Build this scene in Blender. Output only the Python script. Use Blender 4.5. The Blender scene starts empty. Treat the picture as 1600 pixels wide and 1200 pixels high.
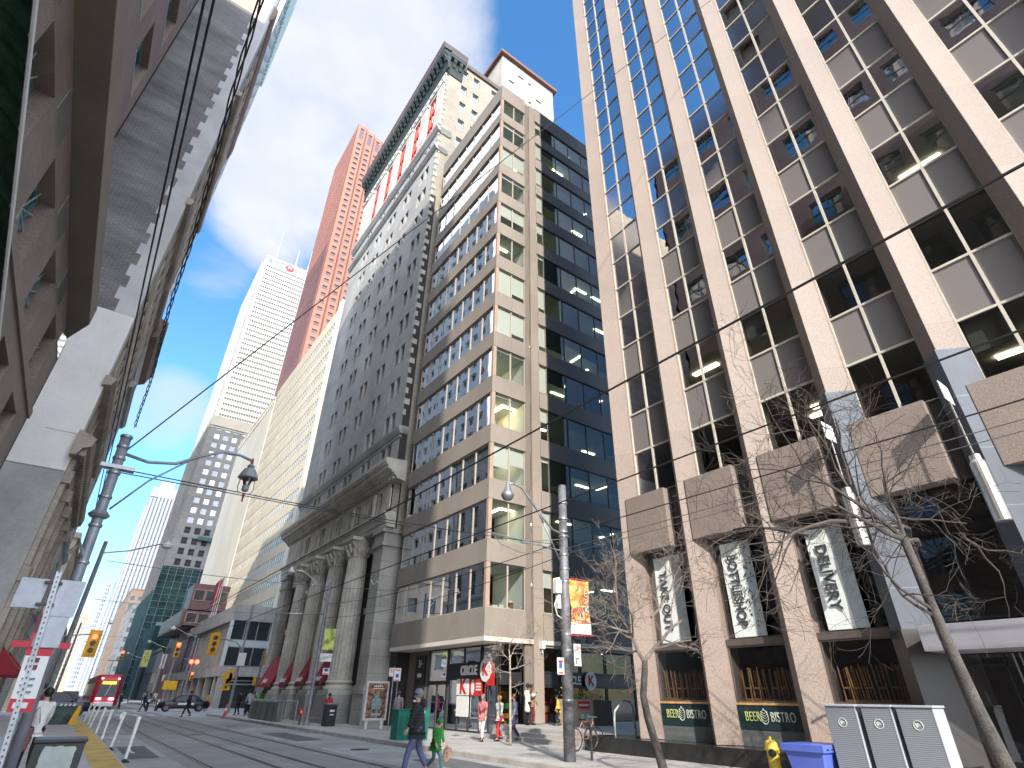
import bpy, bmesh, math, random
from mathutils import Vector, Matrix
random.seed(7)
S = bpy.context.scene
COL = S.collection
rad = math.radians

# ------------------------------------------------------------------ camera
cam = bpy.data.objects.new('camera', bpy.data.cameras.new('camera'))
COL.objects.link(cam)
_y, _p, _r = 0.628338, 0.527965, 0.01158
_f = Vector((math.sin(_y)*math.cos(_p), math.cos(_y)*math.cos(_p), math.sin(_p)))
_rt = Vector((math.cos(_y), -math.sin(_y), 0)); _up = _rt.cross(_f)
_X = _rt*math.cos(_r) + _up*math.sin(_r); _Y = -_rt*math.sin(_r) + _up*math.cos(_r)
CAM = Vector((0, 0, 1.7))
cam.matrix_world = Matrix(((_X.x, _Y.x, -_f.x, 0), (_X.y, _Y.y, -_f.y, 0), (_X.z, _Y.z, -_f.z, 1.7), (0, 0, 0, 1)))
cam.data.sensor_width = 36.0
cam.data.lens = 837.6/1600*36
cam.data.clip_start = 0.05; cam.data.clip_end = 4000
S.camera = cam

# ------------------------------------------------------------------ sky, sun, exposure
SUN_TO = Vector((-.431*math.cos(rad(30)), -.902*math.cos(rad(30)), math.sin(rad(30)))).normalized()
sl = bpy.data.lights.new('sun', 'SUN'); sl.energy = 2.35; sl.angle = rad(.5); sl.color = (1, .93, .83)
so = bpy.data.objects.new('sun', sl); COL.objects.link(so)
so.rotation_euler = SUN_TO.to_track_quat('Z', 'Y').to_euler(); so.location = (-20, -60, 60)
W = bpy.data.worlds.new('World'); S.world = W; W.use_nodes = True
nt = W.node_tree; N = nt.nodes; L = nt.links
for n in list(N): N.remove(n)
out = N.new('ShaderNodeOutputWorld'); bg = N.new('ShaderNodeBackground'); bg.inputs[1].default_value = .15
sky = N.new('ShaderNodeTexSky'); sky.sky_type = 'NISHITA'; sky.sun_disc = False
sky.sun_elevation = rad(30); sky.sun_rotation = rad(205.5); sky.air_density = 1.0; sky.dust_density = .4; sky.ozone_density = 1.6
tc = N.new('ShaderNodeTexCoord')
hsv = N.new('ShaderNodeHueSaturation'); hsv.inputs['Saturation'].default_value = 1.28; hsv.inputs['Value'].default_value = .92
L.new(sky.outputs[0], hsv.inputs['Color'])
def pxdir(x, y):
    return (_X*((x-800)/837.6) - _Y*((y-600)/837.6) + _f).normalized()
def wmath(op, a, b=None, clamp=False):
    m = N.new('ShaderNodeMath'); m.operation = op; m.use_clamp = clamp
    for i, v in enumerate((a, b)):
        if v is None: continue
        if hasattr(v, 'is_linked'): L.new(v, m.inputs[i])
        else: m.inputs[i].default_value = v
    return m.outputs[0]
acc = None
for (x, y, r0, r1, s) in [(520, 90, 19, 9, .82), (490, 230, 14, 5, .8), (440, 330, 9, 2, .66), (620, 60, 9, 3, .66), (340, 430, 5, 1, .42), (260, 640, 6, 1, .45), (420, 120, 10, 3, .7)]:
    d = pxdir(x, y)
    vm = N.new('ShaderNodeVectorMath'); vm.operation = 'DOT_PRODUCT'; L.new(tc.outputs['Generated'], vm.inputs[0]); vm.inputs[1].default_value = d
    mr = N.new('ShaderNodeMapRange'); mr.interpolation_type = 'SMOOTHSTEP'
    mr.inputs[1].default_value = math.cos(rad(r0)); mr.inputs[2].default_value = math.cos(rad(r1)); mr.inputs[4].default_value = s
    L.new(vm.outputs['Value'], mr.inputs[0])
    acc = mr.outputs[0] if acc is None else wmath('MAXIMUM', acc, mr.outputs[0])
noi = N.new('ShaderNodeTexNoise'); noi.inputs['Scale'].default_value = 3.2; noi.inputs['Detail'].default_value = 7; noi.inputs['Roughness'].default_value = .55
noi.inputs['Distortion'].default_value = .5
L.new(tc.outputs['Generated'], noi.inputs['Vector'])
noi2 = N.new('ShaderNodeTexNoise'); noi2.inputs['Scale'].default_value = 9; noi2.inputs['Detail'].default_value = 6
L.new(tc.outputs['Generated'], noi2.inputs['Vector'])
c1 = wmath('SUBTRACT', wmath('ADD', acc, wmath('MULTIPLY', noi.outputs[0], 1.25)), .95)
mr = N.new('ShaderNodeMapRange'); mr.interpolation_type = 'SMOOTHSTEP'; L.new(c1, mr.inputs[0]); mr.inputs[1].default_value = 0; mr.inputs[2].default_value = .5
cl = N.new('ShaderNodeMix'); cl.data_type = 'RGBA'
cc = N.new('ShaderNodeMix'); cc.data_type = 'RGBA'; L.new(noi2.outputs[0], cc.inputs[0]); cc.inputs[6].default_value = (1.55, 1.72, 2.1, 1); cc.inputs[7].default_value = (2.6, 2.6, 2.65, 1)
L.new(wmath('MULTIPLY', mr.outputs[0], .95), cl.inputs[0]); 
sz = N.new('ShaderNodeSeparateXYZ'); L.new(tc.outputs['Generated'], sz.inputs[0])
hz = N.new('ShaderNodeMapRange'); hz.interpolation_type = 'SMOOTHSTEP'; L.new(sz.outputs[2], hz.inputs[0]); hz.inputs[1].default_value = 0; hz.inputs[2].default_value = .42; hz.inputs[3].default_value = .50; hz.inputs[4].default_value = 1
hm = N.new('ShaderNodeVectorMath'); hm.operation = 'SCALE'; L.new(hsv.outputs[0], hm.inputs[0]); L.new(hz.outputs[0], hm.inputs['Scale'])
L.new(hm.outputs[0], cl.inputs[6]); L.new(cc.outputs[2], cl.inputs[7])
# added cloud deck, unseen behind the camera, made bright to fill the shade
vs = N.new('ShaderNodeVectorMath'); vs.operation = 'DOT_PRODUCT'; L.new(tc.outputs['Generated'], vs.inputs[0]); vs.inputs[1].default_value = Vector((-.40, -.80, .45)).normalized()
ms = N.new('ShaderNodeMapRange'); ms.interpolation_type = 'SMOOTHSTEP'; ms.inputs[1].default_value = math.cos(rad(66)); ms.inputs[2].default_value = math.cos(rad(30)); L.new(vs.outputs['Value'], ms.inputs[0])
c3 = N.new('ShaderNodeMix'); c3.data_type = 'RGBA'; L.new(wmath('MULTIPLY', ms.outputs[0], wmath('ADD', noi.outputs[0], .35, True)), c3.inputs[0]); L.new(cl.outputs[2], c3.inputs[6]); c3.inputs[7].default_value = (11.5, 12.2, 13.4, 1)
L.new(c3.outputs[2], bg.inputs[0]); L.new(bg.outputs[0], out.inputs[0])
S.view_settings.view_transform = 'Standard'; S.view_settings.look = 'None'
S.view_settings.exposure = 1.55; S.view_settings.gamma = 1; S.view_settings.use_curve_mapping = False
S.cycles.max_bounces = 7; S.cycles.transparent_max_bounces = 12; S.cycles.diffuse_bounces = 4; S.cycles.glossy_bounces = 4
S.cycles.caustics_reflective = False; S.cycles.caustics_refractive = False
S.cycles.sample_clamp_indirect = 6

# ------------------------------------------------------------------ materials
MC = {}
def M(name, col, rough=.8, var=.12, sc=.6, fine=0, fsc=30, bump=0, metal=0, joint=None, jc=None, jd=.01, emit=0, ior=1.45, stretch=None, c2=None):
    """procedural material: base colour, broad stains (var, sc), fine speckle (fine, fsc), joints = (width, height) of blocks in metres"""
    if name in MC: return MC[name]
    m = bpy.data.materials.new(name); m.use_nodes = True; t = m.node_tree; n = t.nodes; l = t.links
    b = n['Principled BSDF']; b.inputs['Roughness'].default_value = rough; b.inputs['Metallic'].default_value = metal; b.inputs['IOR'].default_value = ior
    g = n.new('ShaderNodeNewGeometry'); pos = g.outputs['Position']
    if stretch:
        mp = n.new('ShaderNodeMapping'); mp.inputs['Scale'].default_value = stretch; l.new(pos, mp.inputs[0]); spos = mp.outputs[0]
    else: spos = pos
    def mix(f, a, bb, mode='MIX'):
        x = n.new('ShaderNodeMix'); x.data_type = 'RGBA'; x.blend_type = mode
        for i, v in ((0, f), (6, a), (7, bb)):
            if hasattr(v, 'is_linked'): l.new(v, x.inputs[i])
            elif i == 0: x.inputs[0].default_value = v
            else: x.inputs[i].default_value = (*v, 1) if len(v) == 3 else v
        return x.outputs[2]
    cur = col
    if joint:
        sx = n.new('ShaderNodeSeparateXYZ'); l.new(pos, sx.inputs[0])
        ad = n.new('ShaderNodeMath'); l.new(sx.outputs[0], ad.inputs[0]); l.new(sx.outputs[1], ad.inputs[1])
        cb = n.new('ShaderNodeCombineXYZ'); l.new(ad.outputs[0], cb.inputs[0]); l.new(sx.outputs[2], cb.inputs[1])
        br = n.new('ShaderNodeTexBrick'); l.new(cb.outputs[0], br.inputs['Vector'])
        br.inputs['Scale'].default_value = 1; br.inputs['Brick Width'].default_value = joint[0]; br.inputs['Row Height'].default_value = joint[1]
        br.inputs['Mortar Size'].default_value = jd; br.inputs['Mortar Smooth'].default_value = .1; br.inputs['Bias'].default_value = 0
        if len(joint) > 2: br.offset = joint[2]
        k = c2 or tuple(c*.86 for c in col)
        br.inputs['Color1'].default_value = (*col, 1); br.inputs['Color2'].default_value = (*k, 1); br.inputs['Mortar'].default_value = (*(jc or tuple(c*.55 for c in col)), 1)
        cur = br.outputs['Color']
    if var:
        no = n.new('ShaderNodeTexNoise'); no.inputs['Scale'].default_value = sc; no.inputs['Detail'].default_value = 6; no.inputs['Roughness'].default_value = .62; l.new(spos, no.inputs['Vector'])
        r = n.new('ShaderNodeValToRGB'); r.color_ramp.elements[0].position = .33; r.color_ramp.elements[1].position = .68
        r.color_ramp.elements[0].color = (1-var*2,)*3+(1,); r.color_ramp.elements[1].color = (1+var*.6,)*3+(1,)
        l.new(no.outputs[0], r.inputs[0]); cur = mix(1.0, cur, r.outputs[0], 'MULTIPLY')
        rr = n.new('ShaderNodeMapRange'); l.new(no.outputs[0], rr.inputs[0]); rr.inputs[3].default_value = max(0, rough-.08); rr.inputs[4].default_value = min(1, rough+.1)
        l.new(rr.outputs[0], b.inputs['Roughness'])
    if fine:
        nf = n.new('ShaderNodeTexNoise'); nf.inputs['Scale'].default_value = fsc; nf.inputs['Detail'].default_value = 3; l.new(pos, nf.inputs['Vector'])
        r = n.new('ShaderNodeValToRGB'); r.color_ramp.elements[0].position = .35; r.color_ramp.elements[1].position = .65
        r.color_ramp.elements[0].color = (1-fine,)*3+(1,); r.color_ramp.elements[1].color = (1+fine,)*3+(1,)
        l.new(nf.outputs[0], r.inputs[0]); cur = mix(1.0, cur, r.outputs[0], 'MULTIPLY')
    if bump:
        nb = n.new('ShaderNodeTexNoise'); nb.inputs['Scale'].default_value = fsc; nb.inputs['Detail'].default_value = 4; l.new(pos, nb.inputs['Vector'])
        bp = n.new('ShaderNodeBump'); bp.inputs['Strength'].default_value = bump; bp.inputs['Distance'].default_value = .02; l.new(nb.outputs[0], bp.inputs['Height']); l.new(bp.outputs[0], b.inputs['Normal'])
    if hasattr(cur, 'is_linked'): l.new(cur, b.inputs['Base Color'])
    else: b.inputs['Base Color'].default_value = (*cur, 1)
    if emit:
        b.inputs['Emission Strength'].default_value = emit; b.inputs['Emission Color'].default_value = (*col, 1)
    MC[name] = m; return m
def GL(name, tint, refl=.0, rough=.02, ior=1.6, wav=.015, clear=True, wsc=.9, room=None, gc=(.95, .97, 1)):
    """window glass: clear = see-through sheet, else a dark pane; a faint waviness distorts what it mirrors"""
    if name in MC: return MC[name]
    m = bpy.data.materials.new(name); m.use_nodes = True; t = m.node_tree; n = t.nodes; l = t.links
    n.remove(n['Principled BSDF']); o = n['Material Output']
    g = n.new('ShaderNodeNewGeometry')
    no = n.new('ShaderNodeTexNoise'); no.inputs['Scale'].default_value = wsc; no.inputs['Detail'].default_value = 2; l.new(g.outputs['Position'], no.inputs['Vector'])
    bp = n.new('ShaderNodeBump'); bp.inputs['Strength'].default_value = 1; bp.inputs['Distance'].default_value = wav; l.new(no.outputs[0], bp.inputs['Height'])
    fr = n.new('ShaderNodeFresnel'); fr.inputs['IOR'].default_value = ior; l.new(bp.outputs[0], fr.inputs['Normal'])
    ad = n.new('ShaderNodeMath'); ad.operation = 'ADD'; ad.use_clamp = True; l.new(fr.outputs[0], ad.inputs[0]); ad.inputs[1].default_value = refl
    gl = n.new('ShaderNodeBsdfGlossy'); gl.inputs['Roughness'].default_value = rough; gl.inputs['Color'].default_value = (*gc, 1); l.new(bp.outputs[0], gl.inputs['Normal'])
    if clear:
        tr = n.new('ShaderNodeBsdfTransparent'); tr.inputs['Color'].default_value = (*tint, 1)
    else:
        tr = n.new('ShaderNodeBsdfDiffuse')
        if room:
            n2 = n.new('ShaderNodeTexNoise'); n2.inputs['Scale'].default_value = room[0]; n2.inputs['Detail'].default_value = 3; l.new(g.outputs['Position'], n2.inputs['Vector'])
            r = n.new('ShaderNodeValToRGB'); r.color_ramp.elements[0].position = .42; r.color_ramp.elements[1].position = .62
            r.color_ramp.elements[0].color = (*tint, 1); r.color_ramp.elements[1].color = (*room[1], 1); l.new(n2.outputs[0], r.inputs[0]); l.new(r.outputs[0], tr.inputs['Color'])
        else: tr.inputs['Color'].default_value = (*tint, 1)
    mx = n.new('ShaderNodeMixShader'); l.new(ad.outputs[0], mx.inputs[0]); l.new(tr.outputs[0], mx.inputs[1]); l.new(gl.outputs[0], mx.inputs[2]); l.new(mx.outputs[0], o.inputs[0])
    MC[name] = m; return m

# ------------------------------------------------------------------ mesh helpers
class MB:
    def __init__(s): s.v = []; s.f = []; s.m = []; s.T = None
    def _a(s, pts):
        b = len(s.v)
        for p in pts:
            p = Vector(p)
            if s.T is not None: p = s.T @ p
            s.v.append(p)
        return b
    def face(s, pts, mi=0):
        b = s._a(pts); s.f.append(tuple(range(b, b+len(pts)))); s.m.append(mi); return s
    def box(s, x0, x1, y0, y1, z0, z1, mi=0):
        x0, x1 = sorted((x0, x1)); y0, y1 = sorted((y0, y1)); z0, z1 = sorted((z0, z1))
        b = s._a([(x0,y0,z0),(x1,y0,z0),(x1,y1,z0),(x0,y1,z0),(x0,y0,z1),(x1,y0,z1),(x1,y1,z1),(x0,y1,z1)])
        for q in ((0,3,2,1),(4,5,6,7),(0,1,5,4),(1,2,6,5),(2,3,7,6),(3,0,4,7)):
            s.f.append(tuple(b+i for i in q)); s.m.append(mi)
        return s
    def cbox(s, c, d, mi=0):
        return s.box(c[0]-d[0]/2, c[0]+d[0]/2, c[1]-d[1]/2, c[1]+d[1]/2, c[2]-d[2]/2, c[2]+d[2]/2, mi)
    def prism(s, poly, z0, z1, mi=0, top=None):
        """poly in XY (counter-clockwise), extruded in z; top = scaled/moved polygon for tapers"""
        n = len(poly); b = s._a([(x, y, z0) for x, y in poly] + [(x, y, z1) for x, y in (top or poly)])
        for i in range(n):
            j = (i+1) % n; s.f.append((b+i, b+j, b+n+j, b+n+i)); s.m.append(mi)
        s.f.append(tuple(b+i for i in reversed(range(n)))); s.m.append(mi)
        s.f.append(tuple(b+n+i for i in range(n))); s.m.append(mi); return s
    def extr(s, prof, axis, a0, a1, mi=0):
        """profile of points extruded along an axis: axis 'Y' profile is (x,z), axis 'X' profile is (y,z)"""
        n = len(prof)
        if axis == 'Y': A = [(p[0], a0, p[1]) for p in prof]; B = [(p[0], a1, p[1]) for p in prof]
        elif axis == 'X': A = [(a0, p[0], p[1]) for p in prof]; B = [(a1, p[0], p[1]) for p in prof]
        else: A = [(p[0], p[1], a0) for p in prof]; B = [(p[0], p[1], a1) for p in prof]
        b = s._a(A+B)
        for i in range(n):
            j = (i+1) % n; s.f.append((b+i, b+j, b+n+j, b+n+i)); s.m.append(mi)
        s.f.append(tuple(b+i for i in reversed(range(n)))); s.m.append(mi); s.f.append(tuple(b+n+i for i in range(n))); s.m.append(mi)
        return s
    def tube(s, path, r, n=8, mi=0, cap=True):
        P = [Vector(p) for p in path]; R = r if isinstance(r, (list, tuple)) else [r]*len(P)
        prev = None; rings = []
        for i, p in enumerate(P):
            d = (P[min(i+1, len(P)-1)] - P[max(i-1, 0)])
            if d.length < 1e-9: d = Vector((0, 0, 1))
            d.normalize()
            if prev is None:
                u = d.cross(Vector((0, 0, 1)) if abs(d.z) < .9 else Vector((1, 0, 0))).normalized()
            else: u = (prev - d*prev.dot(d)).normalized()
            prev = u; w = d.cross(u)
            rings.append(s._a([p + (u*math.cos(2*math.pi*k/n) + w*math.sin(2*math.pi*k/n))*R[i] for k in range(n)]))
        for a, b in zip(rings, rings[1:]):
            for k in range(n):
                k2 = (k+1) % n; s.f.append((a+k, a+k2, b+k2, b+k)); s.m.append(mi)
        if cap:
            s.f.append(tuple(rings[0]+k for k in reversed(range(n)))); s.m.append(mi)
            s.f.append(tuple(rings[-1]+k for k in range(n))); s.m.append(mi)
        return s
    def lathe(s, c, prof, n=16, mi=0, ax='Z', a0=0, a1=2*math.pi):
        """prof = [(r, h), ...] round an axis through c"""
        full = abs(a1-a0-2*math.pi) < 1e-6; k = n if full else n+1; rings = []
        for r, h in prof:
            pts = []
            for i in range(k):
                a = a0+(a1-a0)*i/n; x, y = r*math.cos(a), r*math.sin(a)
                pts.append({'Z': (c[0]+x, c[1]+y, c[2]+h), 'X': (c[0]+h, c[1]+x, c[2]+y), 'Y': (c[0]+x, c[1]+h, c[2]+y)}[ax])
            rings.append(s._a(pts))
        for a, b in zip(rings, rings[1:]):
            for i in range(n):
                j = (i+1) % k; s.f.append((a+i, a+j, b+j, b+i)); s.m.append(mi)
        if full:
            s.f.append(tuple(rings[0]+i for i in reversed(range(n)))); s.m.append(mi)
            s.f.append(tuple(rings[-1]+i for i in range(n))); s.m.append(mi)
        return s
    def sph(s, c, r, n=12, mi=0, sx=1, sy=1, sz=1):
        pr = [(max(1e-3, math.sin(math.pi*i/(n//2+1))), -math.cos(math.pi*i/(n//2+1))) for i in range(n//2+2)]
        rings = []
        for q, h in pr: rings.append(s._a([(c[0]+r*sx*q*math.cos(2*math.pi*i/n), c[1]+r*sy*q*math.sin(2*math.pi*i/n), c[2]+r*sz*h) for i in range(n)]))
        for a, b in zip(rings, rings[1:]):
            for i in range(n):
                j = (i+1) % n; s.f.append((a+i, a+j, b+j, b+i)); s.m.append(mi)
        return s
    def mesh(s, name, mats, smooth=False, off=Vector((0, 0, 0))):
        me = bpy.data.meshes.new(name); me.from_pydata([v-off for v in s.v], [], s.f)
        for m in (mats if isinstance(mats, (list, tuple)) else [mats]): me.materials.append(m)
        if len(me.materials) > 1:
            for p, i in zip(me.polygons, s.m): p.material_index = i
        if smooth:
            for p in me.polygons: p.use_smooth = True
        return me
    def build(s, name, mats, parent=None, smooth=False, bevel=0, label=None):
        off = Vector(parent_world(parent)); me = s.mesh(name, mats, smooth, off)
        o = bpy.data.objects.new(name, me); COL.objects.link(o)
        if parent: o.parent = parent
        if label: o['label'] = label
        if bevel:
            b = o.modifiers.new('bevel', 'BEVEL'); b.width = bevel; b.segments = 2; b.limit_method = 'ANGLE'
        if smooth:
            pass
        return o
def parent_world(p):
    v = Vector((0, 0, 0))
    while p is not None: v += p.location; p = p.parent
    return v
def thing(name, label, cat, loc=(0, 0, 0), group=None):
    o = bpy.data.objects.new(name, None); COL.objects.link(o); o.location = loc; o.empty_display_size = .3
    o['label'] = label; o['category'] = cat
    if group: o['group'] = group
    return o
def tag(o, label, cat, group=None):
    o['label'] = label; o['category'] = cat
    if group: o['group'] = group
    return o
def struct(o, kind='structure'): o['kind'] = kind; return o
def copy_tree(o, parent=None):
    c = o.copy(); COL.objects.link(c)
    if parent is not None: c.parent = parent
    for ch in list(o.children): copy_tree(ch, c)
    return c
def text_obj(name, txt, mat, parent, loc, size, right, up, extrude=.008, font_sx=1.0, align='CENTER', spacing=1.0, bold=.0):
    """lettering as a mesh; right/up are world axes of the writing"""
    cu = bpy.data.curves.new(name, 'FONT'); cu.body = txt; cu.size = size; cu.extrude = extrude; cu.align_x = align; cu.align_y = 'CENTER'; cu.space_character = spacing; cu.offset = bold
    to = bpy.data.objects.new(name, cu); COL.objects.link(to)
    dg = bpy.context.evaluated_depsgraph_get(); me = bpy.data.meshes.new_from_object(to.evaluated_get(dg))
    bpy.data.objects.remove(to)
    r = Vector(right).normalized(); u = Vector(up).normalized(); n = r.cross(u)
    Mx = Matrix(((r.x*font_sx, u.x, n.x, 0), (r.y*font_sx, u.y, n.y, 0), (r.z*font_sx, u.z, n.z, 0), (0, 0, 0, 1)))
    me.transform(Mx); me.materials.clear(); me.materials.append(mat)
    o = bpy.data.objects.new(name, me); COL.objects.link(o)
    if parent: o.parent = parent
    o.location = Vector(loc) - parent_world(parent); return o

# walls with real openings ------------------------------------------------
def P3(axis, pos, u, z): return (pos, u, z) if axis == 'X' else (u, pos, z)
def facade(mb, axis, pos, us, zs, hole, depth, outw, mw=0, mr=0):
    """wall in plane axis=pos, outw = +1/-1 direction of its outside; holes get reveals of the given depth"""
    inn = pos - outw*depth
    for j in range(len(zs)-1):
        i = 0
        while i < len(us)-1:
            if hole(i, j):
                a, b, c, d = us[i], us[i+1], zs[j], zs[j+1]
                mb.face([P3(axis, pos, a, c), P3(axis, pos, b, c), P3(axis, inn, b, c), P3(axis, inn, a, c)], mr)
                mb.face([P3(axis, pos, a, d), P3(axis, pos, b, d), P3(axis, inn, b, d), P3(axis, inn, a, d)], mr)
                mb.face([P3(axis, pos, a, c), P3(axis, pos, a, d), P3(axis, inn, a, d), P3(axis, inn, a, c)], mr)
                mb.face([P3(axis, pos, b, c), P3(axis, pos, b, d), P3(axis, inn, b, d), P3(axis, inn, b, c)], mr)
                i += 1
            else:
                k = i
                while k < len(us)-1 and not hole(k, j): k += 1
                mb.face([P3(axis, pos, us[i], zs[j]), P3(axis, pos, us[k], zs[j]), P3(axis, pos, us[k], zs[j+1]), P3(axis, pos, us[i], zs[j+1])], mw)
                i = k
WC = {}
def window_shape(mb, axis, u, z, w, h, pos, outw, fw, mu, mz, t=.05):
    def bx(a, b, c, d):
        if axis == 'X': mb.box(pos-t/2, pos+t/2, a, b, c, d, 0)
        else: mb.box(a, b, pos-t/2, pos+t/2, c, d, 0)
    bx(u, u+fw, z, z+h); bx(u+w-fw, u+w, z, z+h); bx(u+fw, u+w-fw, z, z+fw); bx(u+fw, u+w-fw, z+h-fw, z+h)
    for k in mu: bx(u+w*k-fw*.4, u+w*k+fw*.4, z+fw, z+h-fw)
    for k in mz: bx(u+fw, u+w-fw, z+h*k-fw*.4, z+h*k+fw*.4)
    g = pos - outw*.004
    mb.face([P3(axis, g, u, z), P3(axis, g, u+w, z), P3(axis, g, u+w, z+h), P3(axis, g, u, z+h)], 1)
def windows(parent, lst, axis, pos, outw, mats, fw=.06, mu=(), mz=(), name='window', cap=100, t=.05):
    """lst = [(u, z, w, h[, mats])]; the cap nearest ones become parts of their own, the rest one part marked stuff"""
    pw = parent_world(parent)
    def dist(q): return (Vector(P3(axis, pos, q[0], q[1])) - CAM).length
    lst = sorted(lst, key=dist); rest = {}
    for k, q in enumerate(lst):
        u, z, w, h = q[:4]; mm = q[4] if len(q) > 4 else mats
        if k < cap:
            key = (axis, outw, round(w, 2), round(h, 2), fw, tuple(mu), tuple(mz), t, tuple(x.name for x in mm))
            if key not in WC:
                mb = MB(); window_shape(mb, axis, 0, 0, w, h, 0, outw, fw, mu, mz, t); WC[key] = mb.mesh(name, mm)
            o = bpy.data.objects.new(name, WC[key]); COL.objects.link(o); o.parent = parent
            o.location = Vector(P3(axis, pos, u, z)) - pw
        else:
            rest.setdefault(tuple(mm), []).append(q)
    if rest:
        mb = MB(); ms = []
        for mm, qs in rest.items():
            b = len(ms); ms += list(mm)
            for q in qs:
                n0 = len(mb.m); window_shape(mb, axis, q[0], q[1], q[2], q[3], pos, outw, fw, mu, mz, t)
                for i in range(n0, len(mb.m)): mb.m[i] += b
        o = mb.build(name, ms, parent); struct(o, 'stuff')

granite = M('granite', (.262, .205, .172), .55, .07, .5, fine=.26, fsc=38, bump=.15, joint=(50, 3.42), jd=.012, jc=(.20, .16, .135))
granite_p = M('granite_panel', (.27, .22, .19), .6, .05, .5, fine=.26, fsc=40, bump=.15)
blackgr = M('black_granite', (.035, .035, .035), .16, .2, 1.5, fine=.3, fsc=60, joint=(1.35, 2), jd=.008, jc=(.01, .01, .01))
concrete = M('concrete', (.40, .39, .37), .85, .13, .8, fine=.1, fsc=25, bump=.3)
tanp = M('tan_precast', (.305, .262, .222), .8, .1, .35, fine=.06, fsc=35, bump=.12, joint=(3.0, 200), jd=.012, jc=(.24, .2, .17), stretch=(1, 1, .35))
tandk = M('shaded_precast', (.07, .064, .062), .6, .1, .35, fine=.1, fsc=30, stretch=(1, 1, .35))
lime = M('limestone', (.43, .425, .41), .85, .14, .3, fine=.07, fsc=18, bump=.15, joint=(1.6, .62), jd=.008, jc=(.28, .27, .25), stretch=(1, 1, .4))
limec = M('limestone_carved', (.52, .49, .43), .85, .16, .8, fine=.1, fsc=14, bump=.35)
darkstone = M('brown_stone', (.20, .16, .13), .8, .15, .6, fine=.15, fsc=20, bump=.2)
white = M('white_paint', (.72, .72, .70), .5, .06, 2)
alu = M('aluminium', (.55, .54, .50), .35, .06, 2, metal=.8)
alup = M('pale_mullion', (.62, .58, .5), .4, .05, 2)
dkmet = M('dark_metal', (.045, .045, .05), .35, .1, 2, metal=.5)
galv = M('galvanised_steel', (.34, .36, .38), .45, .18, 3, metal=.7, fine=.1, fsc=50)
polem = M('grey_pole_paint', (.24, .26, .29), .5, .15, 3, metal=.3)
black = M('black_paint', (.02, .02, .022), .4, .1, 2)
# ================================================================== ground
asphalt = M('asphalt', (.38, .38, .375), .85, .2, .35, fine=.16, fsc=60, bump=.35)
conc_road = M('track_concrete', (.50, .50, .49), .85, .13, .5, fine=.1, fsc=40, bump=.3, joint=(3.0, 3.0), jd=.02)
walk = M('pavement_concrete', (.46, .44, .41), .85, .1, .7, fine=.09, fsc=40, bump=.25)
kerbm = M('kerb_concrete', (.42, .40, .37), .85, .14, 1.5, fine=.1, fsc=30, bump=.3)
yel = M('yellow_tactile', (.62, .42, .10), .7, .2, 1.2, fine=.12, fsc=30, bump=.4)
paintm = M('road_paint', (.62, .61, .58), .75, .35, 2.2, fine=.15, fsc=20)
pavers = M('paver_strip', (.30, .28, .26), .85, .15, 1, fine=.15, fsc=30)
def sheet(name, x0, x1, y0, y1, z, m, kind='structure'):
    o = MB().face([(x0, y0, z), (x1, y0, z), (x1, y1, z), (x0, y1, z)]).build(name, m); struct(o, kind); return o
sheet('ground', -1500, 1500, -1500, 2500, -.02, asphalt)
sheet('road', .5, 11.2, -60, 900, 0, asphalt)
sheet('cross_street', -60, 60, 60.5, 79, -.006, asphalt)
# streetcar track beds with grooved rails
mb = MB()
for x in (3.8, 6.3): mb.face([(x-.45, -60, .004), (x+1.95, -60, .004), (x+1.95, 800, .004), (x-.45, 800, .004)])
struct(mb.build('track_bed', conc_road))
rail = M('rail_steel', (.16, .15, .15), .3, .1, 4, metal=.9)
groove = M('rail_groove', (.012, .012, .012), .9, 0)
for i, x in enumerate((3.8, 5.3, 6.3, 7.8)):
    mb = MB(); mb.box(x-.035, x+.035, -60, 800, .006, .014, 0); mb.box(x+.04, x+.10, -60, 800, .005, .009, 1)
    struct(mb.build('rail', [rail, groove]))
# pavements as solid slabs with real kerbs
def slab(name, x0, x1, y0, y1, z0, z1, m, km, kx):
    mb = MB(); mb.box(x0, x1, y0, y1, z0, z1, 0)
    o = mb.build(name, m); struct(o)
    mb = MB(); mb.box(kx-.09, kx+.09, y0, y1, z0, z1+.004); o = mb.build('kerb', km, bevel=.02); struct(o)
slab('pavement', 11.29, 40, -60, 60.4, -.1, .15, walk, kerbm, 11.2)
slab('pavement', 11.29, 60, 79.2, 900, -.1, .15, walk, kerbm, 11.2)
slab('pavement', -60, .41, 79.2, 900, -.1, .15, walk, kerbm, .5)
mb = MB(); mb.box(-60, .55, -60, 60.2, -.1, .12); struct(mb.build('pavement', walk))
mb = MB(); mb.box(.552, 1.92, 4, 47.5, -.1, .118); struct(mb.build('boarding_platform', walk))
mb = MB(); mb.face([(1.22, 12, .124), (1.86, 12, .124), (1.86, 47.2, .124), (1.22, 47.2, .124)])
struct(mb.build('tactile_strip', yel))
# pavement joints and paver strip by the kerb on the right
mb = MB()
for k in range(0, 50): y = -4+k*1.5; mb.face([(11.4, y, .1525), (15.4, y, .1525), (15.4, y+.018, .1525), (11.4, y+.018, .1525)])
for x in (12.6, 14.0): mb.face([(x, -4, .1525), (x+.018, -4, .1525), (x+.018, 58, .1525), (x, 58, .1525)])
struct(mb.build('pavement_joints', M('joint_dark', (.2, .19, .18), .9, 0)))
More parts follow.
